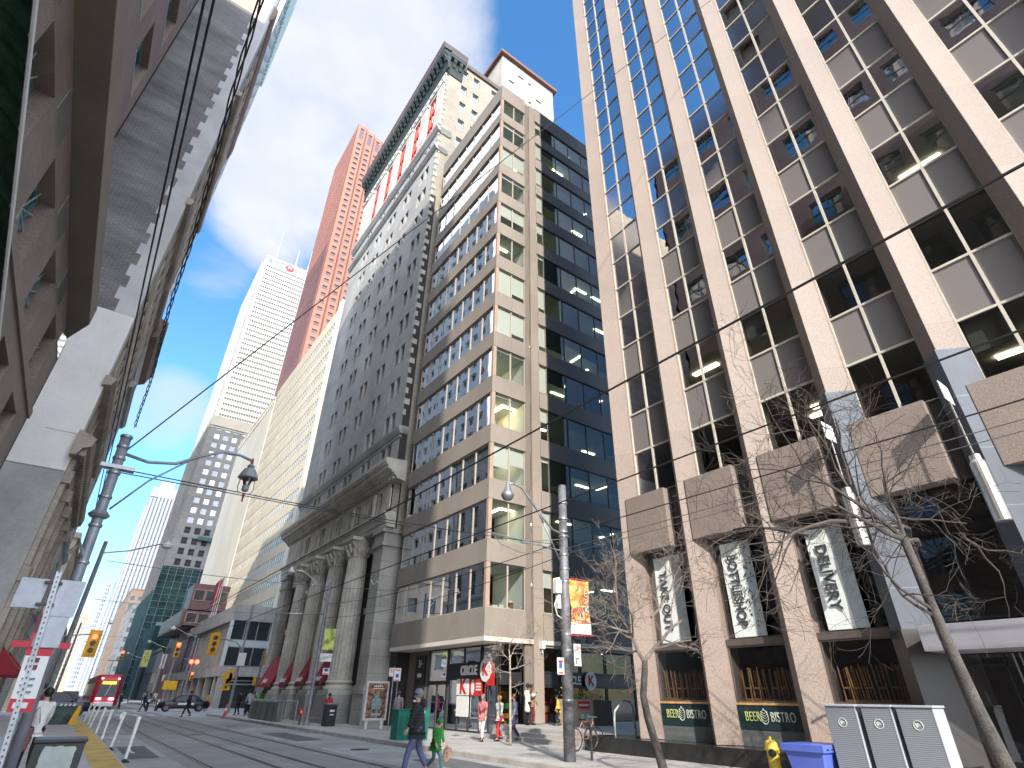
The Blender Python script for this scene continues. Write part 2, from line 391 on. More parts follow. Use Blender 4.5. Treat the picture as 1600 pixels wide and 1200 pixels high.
# painted markings: crosswalk bars and worn lane lines
mb = MB()
for k in range(9): x = 1.2+k*1.15; mb.face([(x, 61.2, .008), (x+.6, 61.2, .008), (x+.6, 64.5, .008), (x, 64.5, .008)])
for k in range(9): x = 1.2+k*1.15; mb.face([(x, 75.0, .008), (x+.6, 75.0, .008), (x+.6, 78, .008), (x, 78, .008)])
mb.face([(6.6, 57.5, .008), (11, 57.5, .008), (11, 58.1, .008), (6.6, 58.1, .008)])
for y in (24, 29, 35, 41, 50): mb.face([(2.5, y, .008), (2.62, y, .008), (2.62, y+1.6, .008), (2.5, y+1.6, .008)])
for y in (12, 20, 28, 36, 44): mb.face([(8.35, y, .008), (8.45, y, .008), (8.45, y+3, .008), (8.35, y+3, .008)])
struct(mb.build('road_markings', paintm))
patch = M('asphalt_patch', (.13, .13, .132), .9, .2, 1, fine=.2, fsc=60)
for (a, b, c, d) in ((8.7, 9.9, 27, 33), (9.3, 10.6, 14.5, 18), (2.3, 3.1, 22, 27)):
    struct(MB().face([(a, c, .0065), (b, c+.1, .0065), (b+.05, d, .0065), (a-.03, d-.15, .0065)]).build('road_patch', patch))
mb = MB()
for (x, y) in ((9.4, 22), (5.85, 33), (8.9, 40)):
    mb.prism([(x+.34*math.cos(a*math.pi/9), y+.34*math.sin(a*math.pi/9)) for a in range(18)], .004, .011)
struct(mb.build('manhole_covers', M('cast_iron', (.08, .075, .07), .5, .2, 8, metal=.7)))

# ================================================================== office tower with granite fins (right)
XF, XG = 15.4, 15.86
FINS = [14.01-2.8*k for k in range(8)]
glassv = GL('office_glass', (.34, .36, .37), .01, .015, 1.45, .004, gc=(.62, .60, .60))
glassp = GL('spandrel_glass', (.225, .205, .198), .0, .16, 1.25, .004, clear=False, gc=(.5, .5, .52))
R = thing('office_tower', 'tall office tower with pink granite fins and bronze glass, filling the right side', 'building', (16, 7, 0))
for y in FINS:
    mb = MB(); mb.prism([(XF, y), (XG, y-.52), (XG+.6, y-.52), (XG+.6, y+.40), (XG, y+.40)], .58, 78)
    mb.build('granite_fin', granite, R, bevel=.015)
zr = [8.45]
z = 10.3
while z < 78: zr += [z]; z += 1.72
# rows: 8.45-10.3 vision, then spandrel / vision alternately
rows = [(zr[i], zr[i+1], i % 2 == 0) for i in range(len(zr)-1)]
vis = []; spn = []
for b in range(7):
    ya, yb = FINS[b]-.52, FINS[b+1]+.40; ym = (ya+yb)/2
    for (z0, z1, v) in rows:
        for (u0, u1) in ((ym, ya), (yb, ym)):
            (vis if v else spn).append((u0, z0, u1-u0, z1-z0))
vis_n = [q for q in vis]; 
windows(R, vis_n, 'X', XG+.16, -1, [alup, glassv], fw=.035, t=.09)
windows(R, spn, 'X', XG+.16, -1, [alup, glassp], fw=.035, t=.09, name='spandrel_panel')
# floors, rooms and ceiling lights behind the glass
mb = MB(); cm = M('office_ceiling', (.5, .5, .46), .9, .03, 1); k = 0
z = 8.45+1.85
while z < 78:
    mb.box(XG+.42, 26, -6, 13.9, z+.05, z+1.6); z += 3.44
mb.build('floor_slab', cm, R)
mb = MB(); mb.box(21.5, 21.7, -6, 13.9, .6, 78); mb.box(XG+.3, 30, 13.95, 14.2, .6, 78.5); mb.box(XG+.5, 30, -6, 13.9, 78, 78.5); mb.box(29.8, 30, -6, 13.9, .6, 78)
mb.build('core_wall', M('core_wall', (.13, .12, .11), .8, .2, .4), R)
lampm = M('ceiling_lamp', (1, .86, .6), .5, 0, emit=5)
mb = MB()
for fl in range(8):
    zc = 8.45+1.85+fl*3.44
    for q in range(4):
        if random.random() < .45:
            yy = random.uniform(-1, 12.5); xx = random.uniform(17.6, 19.5); mb.box(xx, xx+.25, yy, yy+1.2, zc-.02, zc+.04)
mb.build('ceiling_lamp', lampm, R)
mb = MB(); 
for q in vis:
    if random.random() < .30:
        h = q[3]*random.choice((.35, .5, .9)); mb.box(XG+.36, XG+.38, q[0]+.05, q[0]+q[2]-.05, q[1]+q[3]-h, q[1]+q[3])
mb.build('blind', M('roller_blind', (.42, .40, .34), .9, .05, 1), R)
# stone panels between the fins above the shopfronts
for b in range(7):
    ya, yb = FINS[b]-.22, FINS[b+1]+.72
    MB().box(XF+.12, XG+.1, yb, ya, 6.28, 8.36).build('stone_panel', granite_p, R, bevel=.01)
    MB().box(XG+.02, XG+.12, FINS[b+1]+.38, yb-.002, 6.3, 8.34).build('dark_infill', M('dark_bronze', (.04, .036, .034), .35, .1, 1), R)
# shopfronts of the first four bays
shopg = GL('shop_glass', (.5, .52, .52), .03, .01, 1.5, .004)
bronze = M('bronze_frame', (.20, .17, .15), .4, .1, 2, metal=.5)
sill_m = M('grey_apron', (.16, .18, .18), .4, .15, 1)
chairw = M('chair_wood', (.75, .42, .16), .45, .2, 6)
bann_m = M('banner_cloth', (.80, .85, .83), .7, .05, 3)
bann_g = M('banner_cloth_grey', (.45, .52, .54), .7, .12, 5)
inkb = M('dark_lettering', (.05, .06, .075), .6, 0)
signg = M('sign_dark_green', (.02, .045, .05), .25, .1, 2)
limeg = M('lime_lettering', (.56, .62, .22), .5, 0); limeg2 = M('pale_lettering', (.62, .66, .56), .5, 0)
words = ['TAKE OUT', 'BOTTLESHOP', 'DELIVERY']
for b in range(7):
    ya, yb = FINS[b]-.52, FINS[b+1]+.40; xg = XG+.1
    if b < 3:
        MB().box(xg-.06, xg+.12, yb, ya, 3.08, 3.26).build('transom', bronze, R)
        mb = MB(); window_shape(mb, 'X', yb, 3.26, ya-yb, 3.02, xg+.16, -1, .05, (), ()); mb.build('upper_window', [bronze, shopg], R)
        mb = MB(); window_shape(mb, 'X', yb, 1.62, ya-yb, 1.46, xg, -1, .05, (), ()); mb.build('shop_window', [bronze, shopg], R)
        MB().box(xg-.03, xg+.3, yb, ya, .58, .98).build('apron', sill_m, R)
        mb = MB(); mb.box(xg-.05, xg+.3, yb, ya, .98, 1.56); mb.build('sign_board', signg, R)
        MB().box(xg-.07, xg+.35, yb, ya, 1.565, 1.62).build('window_sill', chairw, R)
        # BEER (hop) BISTRO
        yc = (ya+yb)/2
        s = text_obj('sign_lettering', 'BEER', limeg, R, (xg-.062, ya-.46, 1.28), .33, (0, -1, 0), (0, 0, 1), font_sx=.62, spacing=1.1)
        s = text_obj('sign_lettering', 'BISTRO', limeg2, R, (xg-.062, yb+.52, 1.28), .33, (0, -1, 0), (0, 0, 1), font_sx=.62, spacing=1.1)
        mb = MB(); hy = yc+.12
        for q in range(14):
            a = q*2*math.pi/14; a2 = (q+1)*2*math.pi/14
            mb.tube([(xg-.06, hy+.11*math.cos(a), 1.28+.17*math.sin(a)), (xg-.06, hy+.11*math.cos(a2), 1.28+.17*math.sin(a2))], .009, 4)
        for q in range(-2, 3):
            mb.tube([(xg-.06, hy-.1, 1.28+q*.06+.02), (xg-.06, hy, 1.28+q*.06-.04), (xg-.06, hy+.1, 1.28+q*.06+.02)], .008, 4)
        mb.tube([(xg-.06, hy, 1.45), (xg-.06, hy, 1.49)], .014, 5); mb.build('hop_emblem', limeg2, R)
        # hanging banner
        by0, by1 = (ya+yb)/2-.42, (ya+yb)/2+.62
        if b == 0: by0, by1 = ya-1.5, ya-.35
        mb = MB(); n = 14
        for i in range(n):
            for j in range(6):
                def pt(i, j):
                    y = by1-(by1-by0)*j/6; zz = 6.05-(2.75)*i/n
                    return (xg+.02+.012*math.sin(i*.9+j*.5)+(0.03*math.exp(-((i-1)**2)/3)*abs(math.sin(j))), y, zz)
                mb.face([pt(i, j), pt(i+1, j), pt(i+1, j+1), pt(i, j+1)], 0 if j < 4 else 1)
        mb.build('window_banner', [bann_m, bann_g], R, smooth=True)
        text_obj('banner_lettering', words[b], inkb, R, (xg-.022, by1-.36, 4.62), .43, (0, 0, -1), (0, -1, 0), font_sx=.92 if b != 1 else .80, extrude=.004, bold=.011)
        if b == 1:
            mb = MB(); random.seed(3)
            for q in range(46):
                yy = random.uniform(by0+.05, by0+.5); zz = random.uniform(3.5, 5.9); mb.cbox((xg-.004, yy, zz), (.004, .035, random.uniform(.03, .07)))
            mb.build('banner_pattern', inkb, R)
        # upturned chairs leaning on the window table
        random.seed(20+b); yy = yb+.08; nch = 0; chl = []
        while yy < ya-.12:
            mb = MB(); ln = random.uniform(-.05, .05)
            mb.T = Matrix.Translation((xg+.22, yy, 1.62)) @ Matrix.Rotation(ln, 4, 'X')
            for dx, dy in ((0, 0), (.02, .2), (.28, 0), (.28, .2)): mb.tube([(dx, dy, 0), (dx-.01, dy+random.uniform(-.03, .03), random.uniform(.78, .9))], .017, 5)
            mb.box(-.01, .3, -.02, .22, .06, .10); mb.box(-.01, .02, 0, .2, .34, .38)
            c = mb.build('chair_upturned', chairw)
            nch += 1; chl.append(c)
            yy += random.uniform(.26, .31)
        nn = ['rightmost', 'second', 'third', 'fourth', 'fifth', 'sixth', 'seventh', 'eighth', 'ninth']
        for q, c in enumerate(chl): tag(c, '%s upturned wooden chair%s in the %s window of the pub' % (nn[q] if q < len(chl)-1 else 'leftmost', ' from the right' if 0 < q < len(chl)-1 else '', ('take out', 'bottleshop', 'delivery')[b]), 'chair', 'upturned chairs in the pub windows')
    else:
        mb = MB(); window_shape(mb, 'X', yb, 3.3, ya-yb, 2.98, xg+.1, -1, .05, (.55,), ()); mb.build('entrance_glazing', [dkmet, shopg], R)
        mb = MB(); window_shape(mb, 'X', yb, .6, ya-yb, 2.5, xg+.25, -1, .05, (.5,), (.72,)); mb.build('entrance_door', [dkmet, shopg], R)
        mb = MB()
        for q in range(3): mb.tube([(xg+.12, yb+.5+q*.12, 1.0), (xg+.12, yb+.5+q*.12, 2.6)], .018, 6)
        mb.build('door_handle', alu, R)
mb = MB(); mb.box(XG+.5, 21.4, -6, 13.9, .50, .585); mb.box(20, 20.1, -6, 13.9, .6, 6.2); mb.box(XG+.3, 21.4, -6, 13.9, 6.32, 8.4)
for q in (11.3, 8.5, 5.7): mb.box(XG+.5, 20, q-.05, q+.05, .6, 6.2)
mb.build('pub_interior', M('pub_interior', (.10, .085, .075), .8, .3, .7), R)
# polished metal cladding round the two entrance fins, with lamps and small grilles
clad = M('polished_cladding', (.15, .17, .205), .72, .22, .35, metal=.0, joint=(9, 1.35), jd=.012, jc=(.24, .26, .29), stretch=(1, 1, .4))
for k, y in ((3, FINS[3]), (4, FINS[4]), (5, FINS[5])):
    mb = MB(); mb.prism([(XF-.05, y+.01), (XG-.02, y-.56), (XG+.05, y-.56), (XG+.05, y+.44), (XG-.02, y+.44)], 3.15, 9.45)
    mb.build('metal_cladding', clad, R)
    mb = MB(); mb.prism([(XF-.08, y+.02), (XG, y-.6), (XG+.05, y-.6), (XG+.05, y+.48), (XG, y+.48)], .15, 3.148); mb.build('cladding_base', MC['dark_bronze'], R)
    if k < 5:
        mb = MB(); mb.lathe((XF-.42, y+.1, 5.0), [(.13, 0), (.15, .02), (.15, 1.3), (.11, 1.38), (.11, 1.5), (.13, 1.5)], 16); mb.tube([(XF-.42, y+.1, 6.5), (XF-.42, y+.1, 8.3)], .02, 6)
        mb.box(XF-.42, XF, y+.06, y+.12, 5.5, 5.56); mb.build('wall_lamp', alu, R, smooth=False)
        mb = MB()
        for q in range(7): mb.box(XF-.68, XF-.12, y+.095, y+.11, 7.86+q*.075, 7.91+q*.075)
        for q in range(9): mb.box(XF-.68+q*.068, XF-.635+q*.068, y+.092, y+.113, 7.86, 8.33)
        mb.build('grille_panel', white, R)
MB().box(14.6, XG+.1, -6, 5.05, 2.62, 3.12).build('entrance_canopy', M('canopy_metal', (.50, .49, .55), .35, .06, 1, metal=.5), R, bevel=.01)
# black granite plinth, plaza and steps
mb = MB(); mb.box(15.0, 16.6, 5.1, 16.2, .15, .575); o = mb.build('plinth_wall', blackgr, None, bevel=.01); tag(o, 'low black polished granite ledge wall running under the pub windows', 'wall')
mb = MB(); mb.box(16.61, 40, 5.1, 24.0, .1, .578); struct(mb.build('plaza', walk))
mb = MB(); mb.box(15.5, 16.6, 16.21, 23.2, .15, .30); mb.box(15.85, 16.6, 16.21, 23.2, .30, .44); mb.box(16.2, 16.605, 16.21, 23.2, .44, .576)
o = mb.build('stone_steps', walk); tag(o, 'three pale stone steps up to the plaza beside the corner shop', 'steps')
# ================================================================== tan precast office block on the corner
T = thing('corner_office_block', 'tan precast office block with ribbon windows above the corner shop', 'building', (16, 24, 0))
TX, TY, TY1, TX1 = 15.6, 23.5, 33.9, 34
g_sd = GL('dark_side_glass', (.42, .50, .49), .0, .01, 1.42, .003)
g_tan = GL('ribbon_glass', (.88, .93, .90), .06, .01, 1.55, .004)
g_tan2 = GL('ribbon_glass_street', (.5, .52, .50), .04, .01, 1.46, .003, wsc=.5, gc=(.68, .71, .76))
frm = M('tan_frame', (.42, .37, .31), .5, .05, 2)
frd = M('black_frame', (.03, .03, .032), .4, .05, 2)
tdk2 = M('shaded_side_precast', (.105, .097, .093), .6, .12, .35, fine=.1, fsc=30, joint=(1.66, 200), jd=.01)  # darker copy of the tan precast, the tower's shadow put into its colour
F0 = [5.51+3.33*k for k in range(13)]
bands = [(4.21, 5.51)] + [(F0[k]+2.17, F0[k+1]) for k in range(12)] + [(F0[12]+1.95, 49.35)]
for (a, b) in bands:
    mb = MB(); mb.box(TX, TX+.28, TY, TY1, a, b); mb.box(TX+.28, 18.15, TY, TY+.28, a, b)
    mb.box(19.3, 20.06, TY+.002, TY+.28, a, b)
    mb.box(18.15, 19.3, TY+.14, TY+.28, a, b)
    mb.build('precast_band', tanp, T, bevel=.012)
    MB().box(20.062, TX1, TY+.04, TY+.28, a, b).build('shaded_band', tdk2, T)
mb = MB(); mb.box(18.62, 19.24, TY-.03, TY+.13, .6, 49.1); mb.build('pilaster', M('pilaster_precast', (.32, .27, .225), .8, .08, .35, fine=.06, fsc=35, joint=(9, 3.33), jd=.012, stretch=(1, 1, .35)), T, bevel=.01)
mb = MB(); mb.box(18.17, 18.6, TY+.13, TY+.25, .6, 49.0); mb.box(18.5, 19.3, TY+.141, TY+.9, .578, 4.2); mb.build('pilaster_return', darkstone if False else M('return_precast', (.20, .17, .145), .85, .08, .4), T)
mb = MB(); mb.box(TX+.02, TX+.26, TY+.02, TY+.22, 5.5, 47.5); mb.build('corner_post', M('corner_post', (.40, .29, .22), .6, .08, 1), T)
ws, wf, wd = [], [], []
for k in range(13):
    h = 2.17 if k < 12 else 1.95
    n = 7; w = (TY1-TY-.3)/n
    for i in range(n): ws.append((TY+.26+w*i, F0[k], w, h))
    for i in range(2): wf.append((TX+.27+1.14*i, F0[k], 1.14, h))
    wf.append((19.36, F0[k], .68, h)); 
    u = 20.08
    while u < TX1-1.6: wd.append((u, F0[k], 1.66, h)); u += 1.66
windows(T, wf, 'Y', TY+.14, -1, [frm, g_tan], fw=.045, t=.08)
windows(T, ws, 'X', TX+.14, -1, [frm, g_tan2], fw=.04, t=.08)
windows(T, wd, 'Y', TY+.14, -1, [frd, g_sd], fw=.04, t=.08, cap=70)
# floors, partitions, ceiling lamps and roller blinds inside
ceil = M('tan_ceiling', (.56, .62, .58), .9, .05, 1); wallw = M('office_wall', (.60, .64, .62), .9, .04, .6)
mb = MB()
for k in range(14):
    z = 4.3 if k == 0 else F0[k-1]+2.2
    mb.box(TX+.29, TX1, TY+.29, TY1-.02, z, z+1.05 if k < 13 else 49.0)
mb.build('floor_slab', ceil, T)
mb = MB(); mb.box(TX+.3, TX1, TY1-.01, TY1+.05, 4.3, 49.2, 1); mb.box(TX1-.1, TX1, TY+.28, TY1, .2, 49.2, 1)
for k in range(13):
    z = F0[k]-.08; random.seed(k*3+1)
    mb.box(18.2, 18.3, TY+.3, TY+4.2, z, z+2.25, 0)
    mb.box(22.5, 33.9, TY+4.5, TY+4.6, z, z+2.25, 1); mb.box(19.0, 22.4, TY+4.5, TY+4.6, z, z+2.25, 0 if k % 3 else 1)
    mb.box(TX+3.6, TX+3.7, TY+4.2, TY1, z, z+2.25, 1)
    for q in range(3):
        yy = random.choice((TY+3.2, TY+5.4, TY+7.2)); mb.box(TX+.5, TX+3.6, yy, yy+.08, z, z+2.25, 0)
mb.build('partition', [wallw, M('dim_partition', (.16, .15, .13), .9, .1, .5)], T)
blindw = M('white_blind', (.80, .80, .76), .85, .02, 1); blindc = M('cream_blind', (.50, .48, .40), .85, .03, 1); blindg = M('grey_blind', (.30, .33, .34), .85, .03, 1)
random.seed(11); mb = MB()
fullness = {12: .0, 11: .15, 10: .85, 9: .1, 8: .55, 7: .0, 6: .96, 5: .96, 4: .05, 3: .05, 2: .62, 1: .0, 0: .0}
for k in range(13):
    f = fullness[k]
    for i in range(2):
        if f > .02:
            q = f*(1 if i == 0 else random.uniform(.75, 1.0)); mb.box(TX+.3+1.14*i, TX+1.38+1.14*i, TY+.20, TY+.22, F0[k]+2.12-2.1*q, F0[k]+2.12, 0)
    q = random.choice((.1, .4, .8)) if k not in (1, 4) else .95; mb.box(19.4, 20.02, TY+.2, TY+.22, F0[k]+2.12-2.05*q, F0[k]+2.12, 0)
    u = 20.08
    while u < 30:
        r = random.random()
        if r < .5: q = random.choice((.3, .5, .75, 1)); mb.box(u+.06, u+1.6, TY+.2, TY+.22, F0[k]+2.12-2.05*q, F0[k]+2.12, 2 if r < .38 else 1)
        u += 1.66
    for i in range(7):
        if random.random() < (.3 if i < 4 else .1): q = random.choice((.3, .55, .9)); yy = TY+.3+w*i; mb.box(TX+.2, TX+.22, yy+.05, yy+w-.08, F0[k]+2.12-2.05*q, F0[k]+2.12, 1)
mb.build('blind', [blindw, blindc, blindg], T)
mb = MB(); random.seed(5)
for k in range(13):
    zc = F0[k]+2.17
    for q in range(7):
        xx = random.choice((16.2, 17.2, 20.6, 22.4, 24.4, 26.2, 21.5)); yy = TY+random.choice((1.2, 2.4, 3.4)); mb.box(xx, xx+1.2 if q % 2 else xx+.16, yy, yy+.16 if q % 2 else yy+1.2, zc-.02, zc+.04)
mb.build('ceiling_lamp', lampm, T)
mb = MB(); random.seed(9)   # things on the sills: boxes, plants, a desk lamp
for (x, y, dz, r, c) in ((15.95, 23.85, .28, .09, 0), (16.35, 23.85, .16, .16, 1), (16.75, 23.85, .2, .14, 1), (17.4, 23.85, .34, .1, 2), (17.15, 23.85, .12, .2, 0)):
    mb.cbox((x, y, 5.51+dz/2), (r*2, .2, dz), c)
mb.lathe((17.4, 23.85, 5.86), [(.18, 0), (.05, .12)], 10, 1); mb.box(15.9, 18.0, 23.75, 24.4, 5.3, 5.52, 3)
mb.build('sill_clutter', [M('clutter_yellow', (.6, .4, .08), .7), M('clutter_white', (.7, .68, .62), .7), M('clutter_brown', (.25, .13, .08), .7), M('desk_wood', (.45, .28, .16), .6)], T)
# soffit, ground floor shop
mb = MB(); mb.prism([(TX, TY), (TX1, TY), (TX1, TY1), (TX, TY1)], 4.0, 4.208); mb.build('soffit', M('soffit_plaster', (.60, .55, .48), .8, .04, .5), T)
mb = MB(); mb.box(17.0, TX1, 31.3, TY1, .15, 4.0); mb.build('ground_floor_wall', darkstone, T)
mb = MB(); mb.box(16.9, 16.98, 31.6, 32.8, .9, 3.75); sb = mb.build('directory_board', black, T)
wl = M('white_lettering', (.75, .75, .73), .5, 0)
mb = MB(); mb.box(16.88, 16.9, 32.3, 32.34, 3.15, 3.55); mb.box(16.88, 16.9, 32.12, 32.15, 3.15, 3.5); mb.box(16.88, 16.9, 31.85, 32.1, 3.3, 3.33)
for q in range(4): mb.box(16.88, 16.9, 32.36-q*.13, 32.45-q*.13, 2.62, 2.82)
for q in range(8): mb.box(16.88, 16.9, 32.6-q*.1, 32.67-q*.1, 1.38, 1.48)
mb.build('directory_lettering', wl, T)
shopc = GL('shop_front_glass', (.70, .74, .70), .03, .01, 1.5, .003)
# street side: door then two bays of shop glass
def fr(y0, y1, z0, z1, mu=(), mz=(), nm='shop_window'):
    mb = MB(); window_shape(mb, 'X', y0, z0, y1-y0, z1-z0, 17.0, -1, .07, mu, mz, t=.1); return mb.build(nm, [frd, shopc], T)
fr(29.1, 31.25, 2.35, 4.0); fr(29.1, 31.25, .16, 2.3, (.5,), (), 'shop_door')
fr(25.75, 29.05, 3.16, 4.0, (.5,)); fr(25.75, 29.05, .16, 2.5, (.33, .66)); fr(24.3, 25.7, .16, 2.5, (.5,)); fr(24.3, 25.7, 3.16, 4.0)
mb = MB(); mb.box(16.93, 17.1, 24.35, 29.05, 2.51, 3.15); mb.build('sign_fascia', frd, T)
mb = MB(); mb.box(17.0, 31, 24.15, 24.28, 2.2, 2.75); mb.build('sign_fascia', frd, T)
for (x0, x1) in ((19.32, 20.7), (20.75, 22.3), (22.35, 24.2), (24.25, 26.5)):
    mb = MB(); window_shape(mb, 'Y', x0, .58, x1-x0, 1.6, 24.2, -1, .06, (), (), t=.1); mb.build('shop_window', [frd, shopc], T)
    mb = MB(); window_shape(mb, 'Y', x0, 2.78, x1-x0, 1.1, 24.2, -1, .06, (), (), t=.1); mb.build('shop_window', [frd, shopc], T)
mb = MB(); window_shape(mb, 'Y', 17.1, .6, 1.35, 3.3, 24.3, -1, .06, (), (.6,), t=.1); mb.build('shop_window', [frd, shopc], T)
mb = MB(); mb.box(19.3, 32, TY+.1, TY+.7, 3.88, 4.0); mb.build('shop_header', M('header_beam', (.30, .28, .25), .7, .08, 1), T)
redv = M('shop_red', (.62, .03, .03), .45, .05, 3); whv = M('sign_white', (.80, .80, .78), .4, .02, 3)
def circle_k(y, x, z, right, nrm, s=.36):
    r = Vector(right); n = Vector(nrm); c = Vector((x, y, z))
    text_obj('sign_lettering', 'CIRCLE', whv, T, c - r*s*1.1 + n*.02, s, r, (0, 0, 1), extrude=.03, font_sx=.80, bold=.018)
    mb = MB(); cc = c + r*s*1.55
    pts = [cc + n*.02 + r*(s*.78*math.cos(a*math.pi/12)) + Vector((0, 0, s*.86*math.sin(a*math.pi/12))) for a in range(24)]
    b = mb._a(pts+[p+n*.04 for p in pts])
    for i in range(24): j = (i+1) % 24; mb.f.append((b+i, b+j, b+24+j, b+24+i)); mb.m.append(0)
    mb.f.append(tuple(b+24+i for i in range(24))); mb.m.append(0)
    mb.build('sign_disc', whv, T)
    text_obj('sign_lettering', 'K', redv, T, cc+n*.07, s*1.25, r, (0, 0, 1), extrude=.01, font_sx=1.0, bold=.02)
circle_k(26.05, 16.86, 2.84, (0, -1, 0), (-1, 0, 0), .60)
circle_k(24.06, 22.1, 2.46, (1, 0, 0), (0, -1, 0), .52)
# posters on the shop glass
mb = MB(); mb.box(16.90, 16.93, 25.5, 26.68, 1.72, 2.46, 0); mb.box(16.90, 16.93, 26.74, 27.92, 1.74, 2.48, 1); mb.box(16.84, 16.87, 24.38, 24.98, 2.15, 3.1, 0); mb.box(16.93, 16.95, 26.74, 27.92, .8, 1.7, 1)
mb.build('poster', [redv, whv], T)
text_obj('poster_lettering', 'K', redv, T, (16.89, 27.3, 2.1), .9, (0, -1, 0), (0, 0, 1), extrude=.004, bold=.035)
mb = MB(); n = 16
mb.face([(16.895, 26.35+.16*math.sin(2*math.pi*a/n), 2.09+.34*math.cos(2*math.pi*a/n)*(1 if True else 0)) for a in range(n)]); mb.build('poster_emblem', whv, T)
text_obj('poster_lettering', 'C', whv, T, (16.83, 24.72, 2.82), .42, (0, -1, 0), (0, 0, 1), extrude=.004, bold=.02)
mb = MB()
for q in range(3): mb.box(16.892, 16.898, 25.6, 26.05, 1.95+q*.13, 2.02+q*.13)
for q in range(4): mb.box(16.925, 16.929, 26.9, 27.8, .95+q*.17, 1.02+q*.17)
mb.build('poster_mark', redv if False else whv, T)
# shop interior: shelves with goods, back wall, cooler
mb = MB(); mb.box(17.2, 33.5, 29.0 if False else 31.1, 31.25, .2, 4.0, 0); mb.box(24, 24.1, 24.4, 31, .2, 4, 0); mb.box(17.1, 33.5, 24.35, 31, .1, .2, 0)
mb.build('shop_interior', M('shop_interior', (.22, .20, .17), .8, .1, 1), T)
goods = [M('goods_%s' % n, c, .6) for n, c in (('red', (.5, .03, .02)), ('yellow', (.6, .38, .04)), ('white', (.6, .6, .58)), ('green', (.05, .25, .08)), ('blue', (.04, .12, .4)), ('orange', (.6, .2, .03)))]
mb = MB(); random.seed(31)
for s in range(4):
    z = .35+s*.42
    for i in range(26): y = 25.2+i*.2; hh = random.uniform(.16, .34); mb.box(18.2, 18.34, y, y+.17, z, z+hh, random.randrange(6))
    for i in range(20): x = 19.4+i*.22; hh = random.uniform(.16, .34); mb.box(x, x+.18, 25.1, 25.3, z+.25, z+.25+hh, random.choice((0, 0, 5, 1, 2, 0)))
mb.build('shelf_goods', goods, T)
mb = MB()
for x, y in ((21, 26), (23, 25.2), (18.5, 28), (25.5, 25.5)): mb.lathe((x, y, 3.93), [(.16, 0), (.16, .06)], 12)
mb.build('ceiling_lamp', lampm, T)
mb = MB(); mb.box(18.95, 19.15, TY-.28, TY-.03, 3.8, 4.15); mb.tube([(19.05, TY-.15, 3.8), (19.05, TY-.15, 3.6)], .04, 8); mb.build('wall_lamp', white, T)

# ================================================================== the bank: giant columns, paired windows, dark green cornice
B = thing('bank_tower', 'old limestone bank tower with giant fluted columns and a dark green bracketed cornice', 'building', (16, 46, 0))
BX, BY0, BY1 = 15.0, 35.0, 59.0
darkw = GL('old_window_glass', (.035, .038, .042), .02, .03, 1.5, .004, clear=False)
darkf = M('old_window_frame', (.10, .095, .09), .6)
wc = [37.4+4.0*k for k in range(5)]
us = [BY0]
for c in wc: us += [c-1.0, c-.16, c+.16, c+1.0]
us.append(BY1)
wrow = [17.4+3.28*k for k in range(11)]   # window sills
wrow = [17.25, 20.1] + [20.1+3.33*k for k in range(1, 10)]
zs = [16.5]
for r in wrow: zs += [r-.95+.0, r+.95]
zs = sorted(set([16.2] + [q for r in wrow for q in (r-.95+.55, r+.95+.35)] + [53.0]))
def holeB(i, j):
    a = us[i]; z0, z1 = zs[j], zs[j+1]
    if abs((z1-z0)-1.7) > .03: return False
    return any(abs(a-(c-1.0)) < .01 or abs(a-(c+.16)) < .01 for c in wc)
mb = MB(); facade(mb, 'X', BX, us, zs, holeB, .42, -1)
mb.build('front_wall', lime, B)
lst = []
for r in wrow:
    for c in wc:
        for a in (c-1.0, c+.16): lst.append((a, r-.4, .84, 1.7))
windows(B, lst, 'X', BX+.36, -1, [darkf, darkw], fw=.06, mz=(.5,))
# side wall facing the camera
usS = [15.0, 15.55, 17.2, 18.05, 18.9, 19.75, 21.6, 22.45, 25, 25.85, 36]
zsS = [0, 50.2]
for k in range(6): z = 50.2+k*3.33; zsS += [z+.01 if k == 0 else z, z+1.7] if k else [51.9]
zsS = sorted(set([0.0, 48.0]+[q for k in range(7) for q in (48.2+k*3.33, 49.95+k*3.33)]+[71.0]))
def holeS(i, j): return abs((zsS[j+1]-zsS[j])-1.75) < .05 and i in (2, 4, 6, 8)
mb = MB(); facade(mb, 'Y', BY0, usS, zsS, holeS, .3, -1); mb.box(15.01, 15.6, 34.97, 34.999, 16.5, 45.5, 1); mb.box(16.2, 17.3, 34.0, 34.98, .15, 16.4, 1)  # dark boxes: shade of the narrow gap, painted as brick colour
mb.build('side_wall', [M('side_brick', (.38, .34, .28), .85, .12, .4, joint=(.62, .28), jd=.02, jc=(.30, .27, .22), c2=(.32, .285, .235), stretch=(1, 1, .4)), M('shaded_brick', (.05, .046, .044), .9, .2, .6, fine=.2, fsc=20)], B)
lst = [(usS[i], zsS[j], usS[i+1]-usS[i], zsS[j+1]-zsS[j]) for i in range(len(usS)-1) for j in range(len(zsS)-1) if holeS(i, j)]
bluew = GL('sky_window_glass', (.10, .14, .17), .16, .03, 1.6, .004, clear=False)
windows(B, lst, 'Y', BY0+.24, -1, [white, bluew], fw=.07, mz=(.5,))
mb = MB()
for k in range(50):
    z = 20.5+k*.96; w = .42 if k % 2 else .2
    MB().box(BX-.03, BX+w, BY0-.06, BY0+.3, z, z+.5).build('quoin', limec, B)
mb = MB(); mb.box(BX+.45, 36, BY0+.3, BY1, 16.3, 70.9); mb.box(36-.3, 36, BY0, BY1, 0, 71); mb.box(BX+.5, 36, BY1-.3, BY1, 0, 71); mb.build('inner_wall', lime, B)
